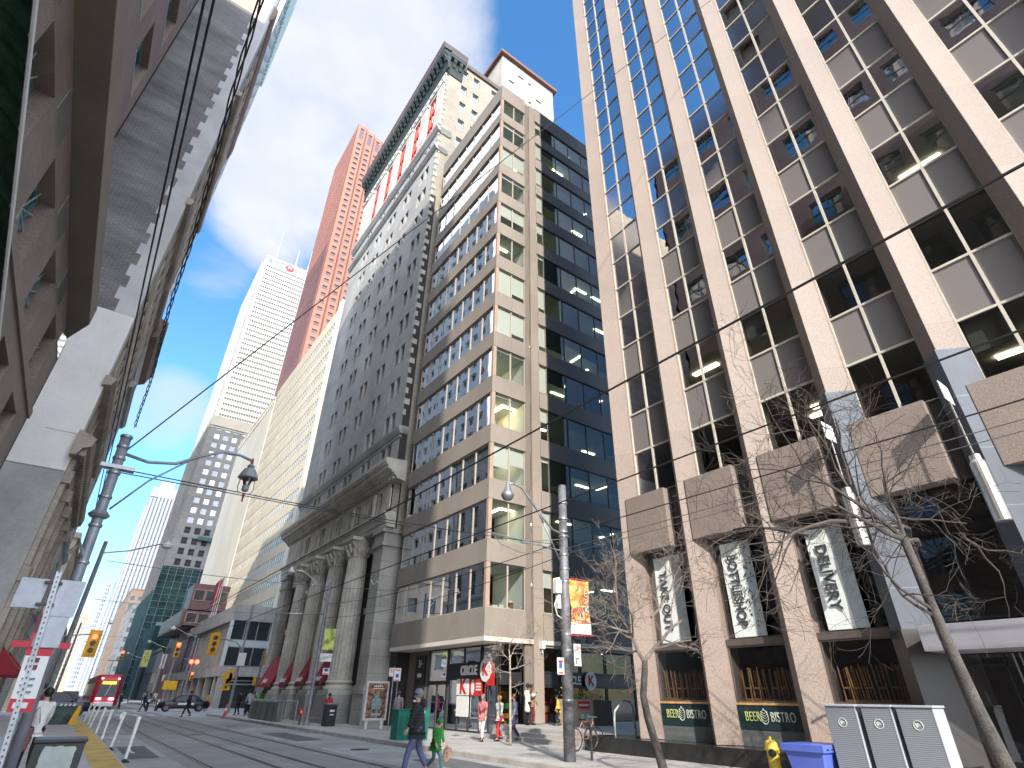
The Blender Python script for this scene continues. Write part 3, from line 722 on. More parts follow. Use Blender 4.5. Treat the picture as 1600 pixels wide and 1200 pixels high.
# mouldings
def mould(prof, y0, y1, nm, m, side=0, bev=0):
    mb = MB(); mb.extr(prof, 'Y', y0, y1)
    if side:
        mb.extr([(p[0]-BX+BY0, p[1]) for p in prof], 'X', BX, BX+side)
    return mb.build(nm, m, B)
mould([(BX+.1, 18.85), (BX-.12, 18.9), (BX-.22, 19.05), (BX-.3, 19.3), (BX-.32, 19.45), (BX+.1, 19.5)], BY0-.2, BY1+.2, 'string_course', lime, .5)
mould([(BX+.1, 19.0-.42), (BX-.06, 18.62), (BX-.06, 18.8), (BX+.1, 18.8)], BY0-.05, BY1+.05, 'string_course', lime)
mould([(BX+.4, 14.9), (BX-.25, 15.0), (BX-.35, 15.22), (BX-.5, 15.25), (BX-.5, 15.36), (BX-.72, 15.42), (BX-.72, 15.52), (BX-1.02, 15.6), (BX-1.02, 15.85), (BX-1.14, 15.9), (BX-1.25, 16.14), (BX-1.25, 16.35), (BX+.4, 16.45)], BY0-1.0, BY1+.9, 'lower_cornice', limec)
mb = MB()
for k in range(60): y = BY0-.7+k*.42; mb.box(BX-.5, BX-.26, y, y+.2, 15.02, 15.2)
mb.build('dentil_course', limec, B)
mould([(BX+.3, 11.7), (BX-.35, 11.72), (BX-.35, 12.0), (BX-.42, 12.02), (BX-.42, 12.35), (BX-.62, 12.6), (BX-.62, 12.75), (BX+.3, 12.8)], BY0-.35, BY1+.35, 'architrave', limec)
# attic with small openings between carved panels
usA = [BY0-.1]
for c in wc: usA += [c-.95, c-.3, c+.3, c+.95]
usA.append(BY1+.1)
mb = MB(); facade(mb, 'X', BX-.18, usA, [12.78, 12.95, 14.55, 14.92], lambda i, j: j == 1 and i % 4 in (1, 3), .7, -1)
for c in wc:
    for s in (-1, 1): mb.tube([(BX-.3, c+s*.12-.0, 12.95), (BX-.3, c+s*.12, 14.55)], .1, 8)
for i in range(6):
    yy = (wc[i]-2.0 if i < 5 else wc[4]+2.0); mb.sph((BX-.22, yy, 13.75), .3, 10, sy=.9, sx=.3, sz=1.4)
    mb.box(BX-.26, BX-.17, yy-.62, yy+.62, 13.02, 14.48)
mb.build('attic_wall', limec, B)
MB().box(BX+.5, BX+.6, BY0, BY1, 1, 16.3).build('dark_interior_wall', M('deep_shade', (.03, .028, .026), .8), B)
# ground storey: end piers, columns, tall windows
def pier(y0, y1):
    mb = MB(); mb.box(BX-.3, BX+1.2, y0, y1, .15, 1.75); mb.box(BX-.22, BX+1.2, y0+.08, y1-.08, 1.75, 10.5); mb.box(BX-.38, BX+1.2, y0-.05, y1+.05, 1.75, 2.0); mb.box(BX-.32, BX+1.2, y0, y1, 2.0, 2.2)
    mb.box(BX-.34, BX+1.2, y0-.02, y1+.02, 10.5, 10.75); mb.box(BX-.4, BX+1.2, y0-.05, y1+.05, 11.4, 11.7); mb.box(BX-.25, BX+1.2, y0+.05, y1-.05, 10.75, 11.4)
    mb.build('pier', M('pier_limestone', (.42, .40, .36), .85, .16, .4, fine=.07, fsc=18, joint=(2.5, .95), jd=.015, jc=(.24, .23, .21)), B)
pier(BY0-.1, BY0+1.55); pier(BY1-1.8, BY1+.1)
CY = [wc[k]+2.0 for k in range(4)]
gran_ped = M('pedestal_granite', (.34, .335, .325), .45, .15, .8, fine=.1, fsc=40)
def column(y):
    r0, r1 = .80, .68; cx = BX-.18; mb = MB(); nf = 20
    def flute(zz, r):
        pts = []
        for i in range(nf*4):
            a = 2*math.pi*i/(nf*4); k = (i % 4); rr = r*(1 if k in (0,) else (.955 if k in (1, 3) else .935)); pts.append((cx+rr*math.cos(a), y+rr*math.sin(a), zz))
        return pts
    hs = [2.5, 5.0, 7.5, 10.3]; rs = [r0, r0*.985, r0*.94, r1]; rings = [mb._a(flute(h, r)) for h, r in zip(hs, rs)]; n = nf*4
    for a, b in zip(rings, rings[1:]):
        for i in range(n): j = (i+1) % n; mb.f.append((a+i, a+j, b+j, b+i)); mb.m.append(0)
    c = mb.build('column', limec, B)
    mb = MB(); mb.lathe((cx, y, 0), [(r0*1.28, 1.95), (r0*1.3, 2.05), (r0*1.25, 2.16), (r0*1.1, 2.2), (r0*1.07, 2.3), (r0*1.15, 2.38), (r0*1.1, 2.46), (r0, 2.52)], 28)
    mb.box(cx-r0*1.3, cx+r0*1.3, y-r0*1.3, y+r0*1.3, 1.72, 1.95); mb.build('base', limec, c, smooth=False)
    mb = MB(); mb.lathe((cx, y, 0), [(r1, 10.28), (r1*1.08, 10.33), (r1*.98, 10.38), (r1*1.0, 10.7), (r1*1.12, 11.1), (r1*1.4, 11.45), (r1*1.1, 11.46)], 24)
    for lv, (zz, hh, rr, nl) in enumerate(((10.4, .42, 1.02, 8), (10.65, .5, 1.1, 8))):
        for i in range(nl):
            a = 2*math.pi*(i+.5*lv)/nl; d = Vector((math.cos(a), math.sin(a), 0)); s = Vector((-d.y, d.x, 0)); b = Vector((cx, y, zz))
            mb.tube([b+d*r1*rr, b+d*(r1*rr+.09)+Vector((0, 0, hh*.6)), b+d*(r1*rr+.24)+Vector((0, 0, hh)), b+d*(r1*rr+.3)+Vector((0, 0, hh*.84))], [.13, .14, .1, .04], 5)
    for i in range(4):
        a = math.pi/4+i*math.pi/2; d = Vector((math.cos(a), math.sin(a), 0)); b = Vector((cx, y, 10.95)); mb.tube([b+d*r1*1.1, b+d*r1*1.5+Vector((0, 0, .28)), b+d*r1*1.72+Vector((0, 0, .36)), b+d*r1*1.65+Vector((0, 0, .2)), b+d*r1*1.5+Vector((0, 0, .26))], [.08, .1, .1, .07, .04], 6)
    q = r1*1.42; mb.box(cx-q, cx+q, y-q, y+q, 11.46, 11.69)
    mb.build('capital', limec, c)
    mb = MB(); mb.box(cx-r0*1.42, cx+1.3, y-r0*1.42, y+r0*1.42, .15, 1.72); mb.box(cx-r0*1.5, cx+1.3, y-r0*1.5, y+r0*1.5, .15, .42); mb.build('pedestal', gran_ped, c, bevel=.02)
for y in CY: column(y)
awn = M('awning_red', (.30, .02, .03), .75, .1, 2)
for k in range(5):
    a = (BY0+1.55 if k == 0 else CY[k-1]+.85); b = (BY1-1.8 if k == 4 else CY[k]-.85)
    mb = MB(); window_shape(mb, 'X', a, 1.2, b-a, 9.4, BX+.75, -1, .12, (.33, .66), (.3, .55, .8), t=.12); mb.build('tall_window', [darkf, darkw], B)
    mb = MB(); mb.box(BX+.3, BX+.9, a, b, 10.6, 11.7); mb.box(BX+.5, BX+.9, a, b, .15, 1.2); mb.box(BX+.45, BX+.9, a, b, 6.5, 6.9); mb.build('window_surround', limec, B)
for k in range(1, 5):
    a = CY[k-1]+.75; b = (BY1-1.8 if k == 4 else CY[k]-.75); a += .25; b -= .25
    z0, z1, x0, x1 = 2.45, 4.5, BX-1.05, BX-.1; a += .25; b -= .25
    mb = MB(); mb.face([(x0, a, z0), (x0, b, z0), (x1, b, z1), (x1, a, z1)]); mb.face([(x0, a, z0), (x1, a, z1), (x1, a, z0)]); mb.face([(x0, b, z0), (x1, b, z0), (x1, b, z1)])
    mb.face([(x0, a, z0), (x0, b, z0), (x0, b, z0-.28), (x0, a, z0-.28)])
    aw = mb.build('awning', awn, B)
    text_obj('awning_lettering', 'Jenker', whv, aw, (x0+.06, (a+b)/2, z0+.22), .6, (0, -1, 0), (x1-x0, 0, z1-z0), extrude=.004, font_sx=.9)
# upper stage: moulding, small windows, red loggias, entablature
mould([(BX+.1, 52.3), (BX-.15, 52.4), (BX-.4, 52.75), (BX-.45, 53.05), (BX+.1, 53.1)], BY0-.3, BY1+.3, 'upper_string_course', lime, 1.2)
usU = [BY0]
for c in wc: usU += [c-.75, c-.2, c+.2, c+.75]
usU.append(BY1)
mb = MB(); facade(mb, 'X', BX, usU, [53.0, 53.6, 55.1, 55.6], lambda i, j: j == 1 and i % 4 in (1, 3), .35, -1); mb.build('attic_storey_wall', lime, B)
windows(B, [(u, 53.6, .55, 1.5) for c in wc for u in (c-.75, c+.2)], 'X', BX+.3, -1, [darkf, darkw], fw=.05)
mould([(BX+.1, 55.4), (BX-.15, 55.45), (BX-.45, 55.9), (BX-.5, 56.15), (BX+.1, 56.25)], BY0-.35, BY1+.35, 'upper_string_course', lime, 1.4)
usL = [BY0]
for c in wc: usL += [c-1.0, c+1.0]
usL.append(BY1)
mb = MB(); facade(mb, 'X', BX-.05, usL, [56.2, 56.7, 64.6, 67.0], lambda i, j: j == 1 and i % 2 == 1, .7, -1)
for i in range(len(wc)+1):
    y = wc[i]-2.0 if i < 5 else wc[4]+2.2
    mb.box(BX-.28, BX-.04, y-.72, y+.72, 56.25, 64.2); mb.box(BX-.36, BX-.04, y-.85, y+.85, 64.2, 64.7); mb.box(BX-.36, BX-.04, y-.85, y+.85, 56.25, 56.8)
mb.build('loggia_wall', M('upper_limestone', (.52, .49, .44), .85, .1, .4, fine=.06, fsc=18, joint=(1.8, .62), jd=.01), B)
redf = M('red_window_frame', (.60, .05, .03), .6, .1, 2)
for c in wc:
    mb = MB(); window_shape(mb, 'X', c-1.0, 56.7, 2.0, 7.9, BX+.12, -1, .16, (.33, .66), (.3, .36, .64, .7), t=.14)
    for zz in (59.1, 61.7): mb.box(BX+.02, BX+.2, c-.9, c+.9, zz, zz+.6, 0)
    mb.build('loggia_window', [redf, darkw], B)
mb = MB()
for k in range(24): y = BY0+.5+k*1.0; mb.sph((BX-.1, y, 66.1), .26, 8, sx=.5)
mb.extr([(BX, 65.0), (BX-.2, 65.1), (BX-.2, 65.3), (BX, 65.35)], 'Y', BY0, BY1)
mb.build('frieze_ornament', lime, B)
grn = M('dark_green_copper', (.02, .034, .031), .55, .2, 1, fine=.1, fsc=10); redb = M('cornice_edge', (.09, .065, .06), .6, .15, 1)
cb = mould([(BX+.1, 67.0), (BX-.12, 67.0), (BX-.2, 67.9), (BX-.32, 68.3), (BX-.32, 69.4), (BX-.9, 69.6), (BX-.9, 70.2), (BX+.1, 70.4)], BY0-.75, BY1+.6, 'copper_cornice', grn)
mb = MB(); mb.extr([(BX+.1, 70.4), (BX-.94, 70.2), (BX-1.0, 70.8), (BX-1.1, 71.3), (BX+.1, 71.35)], 'Y', BY0-.9, BY1+.8)
mb.extr([(BY0+.1, 70.4), (BY0-.8, 70.2), (BY0-.85, 70.8), (BY0-.94, 71.28), (BY0+.1, 71.33)], 'X', BX+.1, BX+2.4); mb.build('cornice_edge', redb, cb)
mb = MB(); mb.extr([(BY0+.1, 67.0), (BY0-.12, 67.0), (BY0-.2, 67.9), (BY0-.32, 68.3), (BY0-.32, 69.4), (BY0-.78, 69.6), (BY0-.78, 70.2), (BY0+.1, 70.4)], 'X', BX-.12, BX+2.2); mb.build('cornice_return', grn, cb)
for k in range(28):
    y = BY0-.45+k*.9
    mb = MB(); mb.extr([(BX-.32, 68.35), (BX-.45, 68.3), (BX-.6, 68.8), (BX-.84, 69.1), (BX-.86, 69.58), (BX-.32, 69.38)], 'Y', y-.22, y+.22); mb.build('bracket', grn, cb)
for k in range(3):
    x = BX-.05+k*.85; mb = MB(); mb.extr([(BY0-.32, 68.35), (BY0-.42, 68.3), (BY0-.55, 68.8), (BY0-.72, 69.1), (BY0-.74, 69.58), (BY0-.32, 69.38)], 'X', x-.2, x+.2); mb.build('bracket', grn, cb)
mb = MB(); mb.box(BX+.2, 36, BY0+.0, BY1, 70.95, 71.2); mb.box(BX+2.8, 36, BY0-.25, BY0+.3, 70.6, 71.35); mb.build('roof', M('roof_edge', (.12, .10, .09), .8), B)
# lift tower behind, with slots
usT = [23.8, 25.0, 25.9, 26.6, 27.6, 28.5, 29.0, 29.9, 30.8, 31.6, 33.2]; 
P = MB(); zsT = [60, 66.0, 66.4, 69.5, 69.9, 73.0, 73.4, 75.0, 75.4, 76.8, 77.2, 79.5, 79.9, 82.0]
hs = {(1, 7), (1, 11), (3, 9), (3, 5), (5, 11), (5, 3), (7, 7), (7, 1), (9, 5), (9, 3)}
facade(P, 'Y', 36.0, usT, zsT, lambda i, j: (i, j) in {(1, 3), (1, 9), (3, 11), (3, 5), (5, 7), (5, 1), (7, 9), (7, 3), (9, 5), (9, 1), (5, 11)}, .5, -1, 0, 1)
P.box(23.8, 33.2, 36.55, 42, 60, 82); P.box(23.79, 23.801, 36, 36.56, 60, 82); P.box(33.199, 33.21, 36, 36.56, 60, 82)
P.build('lift_tower', [M('lift_tower_brick', (.43, .39, .34), .85, .1, .5, joint=(.7, .3), jd=.015, stretch=(1, 1, .4)), darkstone], B)
MB().box(23.3, 33.7, 35.5, 42.4, 82, 82.6).build('lift_tower_coping', M('coping_brown', (.16, .08, .06), .7, .1, 1), B)
# ================================================================== beige slab with window rows, beyond the side street
def roofbox(mb, x0, x1, y0, y1, z0, z1): mb.box(x0, x1, y0, y1, z0, z1)
D = thing('beige_office_slab', 'long beige office slab with tight rows of narrow windows, set back behind the concrete podium', 'building', (21, 100, 0))
beige = M('beige_stone', (.56, .50, .39), .85, .07, .3, fine=.05, fsc=14, stretch=(1, 1, .4)); whitest = M('white_stone', (.62, .58, .50), .8, .06, .15, fine=.03, fsc=8, stretch=(1, 1, .4))
DX = 20.2; bays = []; y = 81.8
us = [80.0, 81.4]; 
while us[-1] < 119.5: us += [us[-1]+.28, us[-1]+.28+.80] if False else [us[-1]+.30]; us.append(us[-1]+.85)
us.append(121.2); zs = [0]; z = 11.8
while z < 61: zs += [z, z+1.55]; z += 3.13
zs.append(63.0)
mb = MB(); isw = lambda i, j: j % 2 == 1 and i % 2 == 0 and 1 < i < len(us)-2
facade(mb, 'X', DX, us, zs, isw, .09, -1, 0, 0); mb.box(DX+.5, 34, 80, 121, 0, 62.9); mb.box(DX+.001, DX+.5, 79.98, 80.0, 0, 63); mb.build('front_wall', beige, D)
mb = MB(); mb.box(DX-.35, DX+.5, 79.7, 81.2, 0, 63.4); mb.build('corner_pier', whitest, D)
bw1 = GL('pale_window_glass', (.035, .045, .05), .0, .2, 1.25, .004, clear=False, room=(1.3, (.12, .14, .15)))
windows(D, [(us[i], zs[j], us[i+1]-us[i], 1.55) for i in range(len(us)-1) for j in range(len(zs)-1) if isw(i, j)], 'X', DX+.075, -1, [M('window_pale_frame', (.16, .16, .15), .6), bw1], fw=.07, mz=(.3,))
mb = MB(); facade(mb, 'Y', 79.7, [DX+.5, DX+1.2, DX+2.9, DX+3.8, DX+5.5, 34], zs, lambda i, j: j % 2 == 1 and i in (1, 3), .2, -1); mb.build('side_wall', beige, D)
windows(D, [(x, zs[j], 1.7, 1.55) for x in (DX+1.2, DX+3.8) for j in range(len(zs)-1) if j % 2 == 1], 'Y', 79.85, -1, [MC['window_pale_frame'], GL('teal_window_glass', (.10, .2, .2), .12, .03, 1.6, .003, clear=False)], fw=.07, cap=30)
E_ = thing('white_blank_slab', 'tall blank cream stone wall rising behind the three flags', 'building', (21, 140, 0))
mb = MB(); mb.box(DX-.1, 34, 121.3, 133.3, 0, 61.5); mb.box(DX-.05, 34, 133.36, 158, 0, 61.5); mb.box(DX+.05, 34, 133.2, 133.4, 0, 61.3); mb.build('blank_wall', whitest, E_)
mb = MB()
for k in range(26): mb.box(DX-.35, DX-.1, 122+k*1.38, 122.6+k*1.38, 60.3, 61.1)
mb.box(DX-.4, DX, 121.3, 158, 61.1, 61.6); mb.build('parapet_teeth', whitest, E_)
# concrete podium at the crossing
PD = thing('concrete_podium', 'low concrete podium with tall fins and a glass corner, beyond the crossing', 'building', (15, 90, 0))
pc = M('podium_concrete', (.42, .385, .35), .85, .12, .5, fine=.08, fsc=20, joint=(1.5, 20), jd=.02)
podg = GL('podium_glass', (.02, .025, .025), .03, .02, 1.5, .004, clear=False); podw = M('podium_pale_panel', (.50, .55, .52), .5, .05, 1)
PX, PY = 15.0, 79.6
def slabr(y0, y1, z0, z1, dx=0): MB().box(PX+dx, 34, y0, y1, z0, z1).build('roof_band', pc, PD)
slabr(PY, 104, 9.7, 11.5); slabr(104.2, 131, 10.3, 11.6, .8)
MB().box(PX+.02, 34, PY+.02, 131, 3.5, 4.55).build('first_floor_band', pc, PD)
mb = MB(); mb.box(PX+.9, 34, PY+1.2, 130.9, .15, 3.5); mb.box(PX+1.2, 34, PY+.5, 130.9, 4.5, 10.4); mb.build('inner_wall', M('podium_dark', (.05, .048, .045), .7, .1), PD)
mb = MB(); y = PY+1.2
while y < 130: mb.box(PX+(.38 if y < 104 else 1.18), PX+.6+(0 if y < 104 else .8), y, y+.2, 4.55, 9.7 if y < 104 else 10.3); y += 1.3
mb.build('concrete_fin', pc, PD)
mb = MB(); y = PY+1.2
while y < 130: mb.box(PX+.62+(0 if y < 104 else .8), PX+.68+(0 if y < 104 else .8), y+.2, y+1.3, 4.6, 9.7, 0); y += 1.3
mb.build('strip_window', GL('podium_strip_glass', (.22, .27, .26), .12, .03, 1.5, .003, clear=False, room=(.8, (.45, .5, .47))), PD)
windows(PD, [(PX+.2+k*1.5, zz, 1.5, hh) for k in range(5) for zz, hh in ((4.6, 2.1), (7.5, 2.2))], 'Y', PY+.25, -1, [M('podium_frame', (.25, .24, .22), .5), podg], fw=.07)
mb = MB(); mb.box(PX+.2, 34, PY+.2, PY+.4, 6.72, 7.48); mb.box(PX-.02, PX+.2, PY+.02, PY+1.2, 4.55, 9.7); mb.build('pale_panel', podw, PD)
for q in [(PX+.15, PY+3+k*5.2) for k in range(9)]+[(PX+.1, PY+.1), (PX+6, PY+.1)]: MB().box(q[0], q[0]+.68, q[1], q[1]+.7, .15, 3.5).build('ground_column', pc, PD)
mb = MB(); mb.box(PX+.8, 34, PY+.9, PY+1.0, 2.6, 2.75); mb.box(PX+.8, 34, PY+.9, PY+1.0, 3.0, 3.1); mb.build('shop_rail', alu, PD)
# flags over the podium
flagm = M('flag_red', (.5, .04, .05), .8); flagw = M('flag_white', (.7, .68, .66), .8); flagb = M('flag_blue', (.08, .08, .2), .8)
flabels = ['flagpole with a dark drooping flag, nearest the far end of the podium roof', 'flagpole with a red and white flag, middle one on the podium roof', 'flagpole with a red and white flag, nearest the crossing on the podium roof']
for k in range(3):
    fx, fy = PX+.6, 100.5-k*1.9
    fp = thing('flagpole', flabels[k], 'flagpole', (fx, fy, 11.5), 'flagpoles on the podium roof')
    MB().tube([(fx, fy, 11.5), (fx, fy, 17.6)], [.07, .04], 8).sph((fx, fy, 17.7), .1, 8).build('pole', white, fp)
    mb = MB(); m0 = [flagb, flagm, flagm][k]
    for i in range(6):
        for j in range(4):
            def q(i, j): return (fx-.06-j*.10-.02*i, fy+.08*math.sin(i*1.1+j*1.7), 17.4-i*.55-j*.16)
            mb.face([q(i, j), q(i+1, j), q(i+1, j+1), q(i, j+1)], 0 if j != 1 else 1)
    mb.build('flag', [m0, flagw if k else flagm], fp, smooth=True)

# grey stone tower with square windows, green netting at its foot
F_ = thing('grey_stone_tower', 'grey stone tower with small square windows and green netting at its foot', 'building', (24, 230, 0))
fst = M('tower_stone', (.28, .255, .225), .85, .12, .06, fine=.05, fsc=4, joint=(2.4, 1.3), jd=.03)
FY = 208.0; xs = [15.2, 17.5]
for k in range(7): xs += [17.5+k*3.0+.0, 19.3+k*3.0]
xs = sorted(set(xs)) + [41]
zsF = [0]; z = 37.2
while z < 86: zsF += [z, z+2.1]; z += 3.42
zsF.append(90)
iF = lambda i, j: j % 2 == 1 and xs[i] >= 17.5 and abs(xs[i+1]-xs[i]-1.8) < .05
mb = MB(); facade(mb, 'Y', FY, xs, zsF, iF, .4, -1); mb.box(15.2, 41, FY+.5, 262, 0, 89.8); mb.box(15.19, 15.25, FY, FY+.6, 0, 90); mb.build('front_wall', fst, F_)
mb = MB(); mb.box(15.1, 41, FY-.25, 262, 86.6, 90.4); mb.box(15.15, 41, FY-.12, FY, 85.8, 86.1); mb.build('top_band', M('sunlit_cream_top', (.6, .5, .38), .85, .12, .1), F_)  # cream band, brightened so that its colour carries the missing sunlight
skyw = GL('bright_window_glass', (.16, .19, .24), .16, .04, 1.8, .002, clear=False)
skyd = GL('dim_window_glass', (.10, .13, .18), .08, .04, 1.6, .002, clear=False)
lw = [(xs[i], zsF[j], 1.8, 2.1, [white, skyw if (i*7+j*5) % 4 else skyd] if zsF[j] > 50 else [M('dark_sash', (.1, .1, .1)), darkw]) for i in range(len(xs)-1) for j in range(len(zsF)-1) if iF(i, j)]
windows(F_, lw, 'Y', FY+.3, -1, [white, skyw], fw=.12, mz=(.5,))
mb = MB()
for y in range(214, 262, 6): mb.box(14.9, 15.2, y, y+2.6, 0, 88)
mb.build('side_pier', fst, F_)
net = M('green_netting', (.022, .065, .058), .85, .35, .35, fine=.3, fsc=3); netl = M('pale_band', (.3, .42, .42), .8)
mb = MB()
def netface(mb, axis, pos, u0, u1, z0, z1, n=24, amp=.18):
    for j in range(int((z1-z0)/2)):
        for i in range(n):
            def q(i, j): 
                u = u0+(u1-u0)*i/n; zz = z0+(z1-z0)*j/int((z1-z0)/2); off = amp*math.sin(i*1.9+j*.7)*math.sin(j*1.3)
                return P3(axis, pos+off, u, zz)
            mb.face([q(i, j), q(i+1, j), q(i+1, j+1), q(i, j+1)])
netface(mb, 'Y', FY-1.4, 14.6, 41, 0, 36.5); netface(mb, 'X', 14.6, FY-1.4, 262, 0, 30, 20)
mb.build('scaffold_netting', net, F_)
mb = MB()
for k in range(12): mb.tube([(14.5+k*2.2, FY-1.7, 0), (14.5+k*2.2, FY-1.7, 36.9)], .06, 5)
for z in range(2, 37, 2): mb.tube([(14.5, FY-1.7, z), (41, FY-1.7, z)], .05, 4)
mb.build('scaffold_tube', galv, F_)
MB().box(22.2, 29.5, FY-1.3, FY-.2, 45.6, 46.8).build('work_platform', M('platform_green', (.05, .12, .10), .7), F_)
G2 = thing('netted_low_building', 'lower building wrapped in dark green netting, at the foot of the grey stone tower', 'building', (18, 178, 0))
mb = MB(); mb.box(15.3, 30, 171, 200, 0, 16.6); mb.build('body', M('dark_body', (.05, .07, .065), .9), G2)
mb = MB(); netface(mb, 'Y', 170.6, 14.8, 30, 0, 17, 14); netface(mb, 'X', 14.9, 170.6, 200, 0, 17, 14); mb.build('scaffold_netting', net, G2)
MB().box(14.7, 30, 170.4, 170.7, 16.2, 17).build('pale_band', netl, G2)
MR = thing('maroon_bay_building', 'dark maroon metal building with a projecting boxed bay, left of the cream blank wall', 'building', (15, 135, 0))
mar = M('maroon_metal', (.045, .018, .026), .45, .1, .6, joint=(1.1, 40), jd=.05)
mb = MB(); mb.box(13.6, 30, 118, 146, 11.8, 14.6); mb.box(14.2, 30, 117, 124, 14.6, 19); mb.box(16, 30, 119, 146, .15, 11.8); mb.build('body', mar, MR)
windows(MR, [(14.5+k*1.9, 16.1, 1.8, 1.9) for k in range(3)]+[(14.2+k*1.9, 12.4, 1.8, 1.7) for k in range(3)], 'Y', 116.95 if False else 116.9, -1, [M('maroon_frame', (.12, .08, .09), .5), podg], fw=.12)
MB().box(14.0, 22, 116.95, 118, 12, 14.4).build('bay_front', mar, MR)

# white bank headquarters tower far off
BT = thing('white_marble_tower', 'white marble tower with thin dark window ribbons and a blue lettered sign at its top', 'building', (40, 380, 0))
marb = M('white_marble', (.44, .425, .40), .7, .04, .03)
zsM = [0]; z = 60.0
while z < 284: zsM += [z, z+1.75]; z += 3.95
zsM.append(292)
xsM = [27.6]+[28.6+i*2.6 for i in range(15)]+[70]
iM = lambda i, j: j % 2 == 1 and 0 < i < len(xsM)-1
mb = MB(); facade(mb, 'Y', 358, [27.6, 28.8, 66.8, 70], zsM, lambda i, j: j % 2 == 1 and i == 1, .6, -1); mb.box(29.6, 70, 359, 428, 0, 291.5); mb.box(27.62, 29.6, 358.7, 359.2, 0, 292); mb.box(25.6, 26.2, 360.5, 428, 0, 286); mb.box(27.0, 29.6, 359.3, 428, 0, 290)
mb.build('marble_wall', marb, BT)
stripg = M('dark_ribbon_glass', (.13, .12, .115), .5, .1, .4)
mb = MB(); mb.box(26.25, 26.9, 360.4, 427, 0, 285); mb.box(26.9, 27.55, 359.5, 360.4, 0, 288); mb.build('corner_slot', M('slot_brown', (.27, .24, .24), .6, .3, .4), BT)
for j in range(len(zsM)-1):
    if j % 2 == 1:
        mb = MB(); mb.box(28.8, 66.8, 358.5, 358.7, zsM[j], zsM[j+1], 0)
        for k in range(25): mb.box(28.8+k*1.52, 28.8+k*1.52+.34, 358.05, 358.49, zsM[j], zsM[j+1], 1)
        mb.build('window_ribbon', [stripg, marb], BT)
text_obj('sign_lettering', 'BMO', M('sign_blue', (.12, .2, .42), .5), BT, (35.6, 357.8, 287.6), 6.4, (1, 0, 0), (0, 0, 1), extrude=.1)
mb = MB(); mb.lathe((45.2, 357.8, 287.6), [(0.01, 0), (3.0, 0), (3.0, -.3), (0.01, -.3)], 24, 0, 'Y'); 
o = mb.build('sign_disc', redv, BT)
text_obj('sign_disc_lettering', 'M', whv, BT, (45.2, 357.3, 287.6), 3.6, (1, 0, 0), (0, 0, 1), extrude=.1)
mb = MB()
for (x, h, r) in ((36, 52, .8), (51.5, 38, .5), (61.5, 42, .9)):
    mb = MB(); mb.tube([(x, 380, 290), (x, 380, 290+h*.62), (x, 380, 290+h*.63), (x, 380, 290+h)], [r, r*.8, r*.4, r*.3], 6)
    for q in range(16): mb.tube([(x-r*.9, 380, 292+q*h*.037), (x+r*.9, 380, 293.4+q*h*.037)], .12, 4)
    mb.build('roof_antenna', M('antenna_grey', (.3, .32, .36), .6) if x != 51.5 else white, BT)
mb = MB(); mb.box(32, 68, 362, 420, 291, 294); mb.lathe((66, 366, 294), [(2, 0), (2.6, 1.5), (0.2, 1.2)], 10); mb.build('roof_plant', marb, BT)
# red granite tower with stepped folds
RT = thing('red_granite_tower', 'red granite skyscraper with sawtooth folded front, rising behind the bank', 'building', (50, 220, 0))
redg = M('red_granite', (.36, .15, .095), .55, .08, .05, joint=(60, 3.9), jd=.06, jc=(.26, .1, .08)); redg2 = M('red_granite_groove', (.17, .06, .05), .6)
rglass = GL('red_tower_glass', (.06, .04, .055), .02, .04, 1.6, .002, clear=False)
lst = []
for k in range(7):
    x0 = 39+k*5.2; y0 = 202+k*1.3
    mb = MB(); zsR = [0]+[q for i in range(60) for q in (30+i*4.05+.0, 30+i*4.05+2.1)]+[278]
    zsR = [q for q in zsR if q < 266 or q == 278]; zsR = zsR[:-1]+[266.5, 275.5, 278]
    facade(mb, 'Y', y0, [x0, x0+1.45, x0+3.6, x0+4.6], zsR, lambda i, j: i == 1 and (abs(zsR[j+1]-zsR[j]-2.1) < .05 or abs(zsR[j+1]-zsR[j]-9) < .05), .5, -1)
    mb.face([(x0+4.6, y0, 0), (x0+5.2, y0+.9, 0), (x0+5.2, y0+.9, 278), (x0+4.6, y0, 278)]); mb.face([(x0, y0, 0), (x0, y0+2.4, 0), (x0, y0+2.4, 278), (x0, y0, 278)])
    mb.box(x0, x0+5.2, y0+1.2, 240, 0, 277.9); mb.build('folded_wall', redg, RT)
    MB().box(x0+4.85, x0+5.15, y0+.2, y0+.9, 0, 277).build('groove', redg2, RT)
    lst += [(x0+1.45, zsR[j], 2.15, zsR[j+1]-zsR[j], y0) for j in range(len(zsR)-1) if abs(zsR[j+1]-zsR[j]-2.1) < .05 or abs(zsR[j+1]-zsR[j]-9) < .05]
for k in range(7):
    yy = 202+k*1.3
    windows(RT, [q[:4] for q in lst if q[4] == yy], 'Y', yy+.4, -1, [redg2, rglass], fw=.12, mu=(.5,), cap=14)
mb = MB(); facade(mb, 'X', 38.9, [202, 203]+[203+i*2.2+q for i in range(14) for q in (1.5, 2.2)]+[240], [0]+[q for i in range(60) for q in (30+i*4.05, 32.1+i*4.05)]+[278], lambda i, j: j % 2 == 1 and i % 2 == 0 and 0 < i < 29, .4, -1, 0, 0)
mb.build('side_wall', redg, RT)
MB().box(39.4, 39.5, 203, 239.5, 2, 277).build('side_glass', GL('violet_side_glass', (.05, .06, .16), .12, .05, 1.6, .002, clear=False), RT)
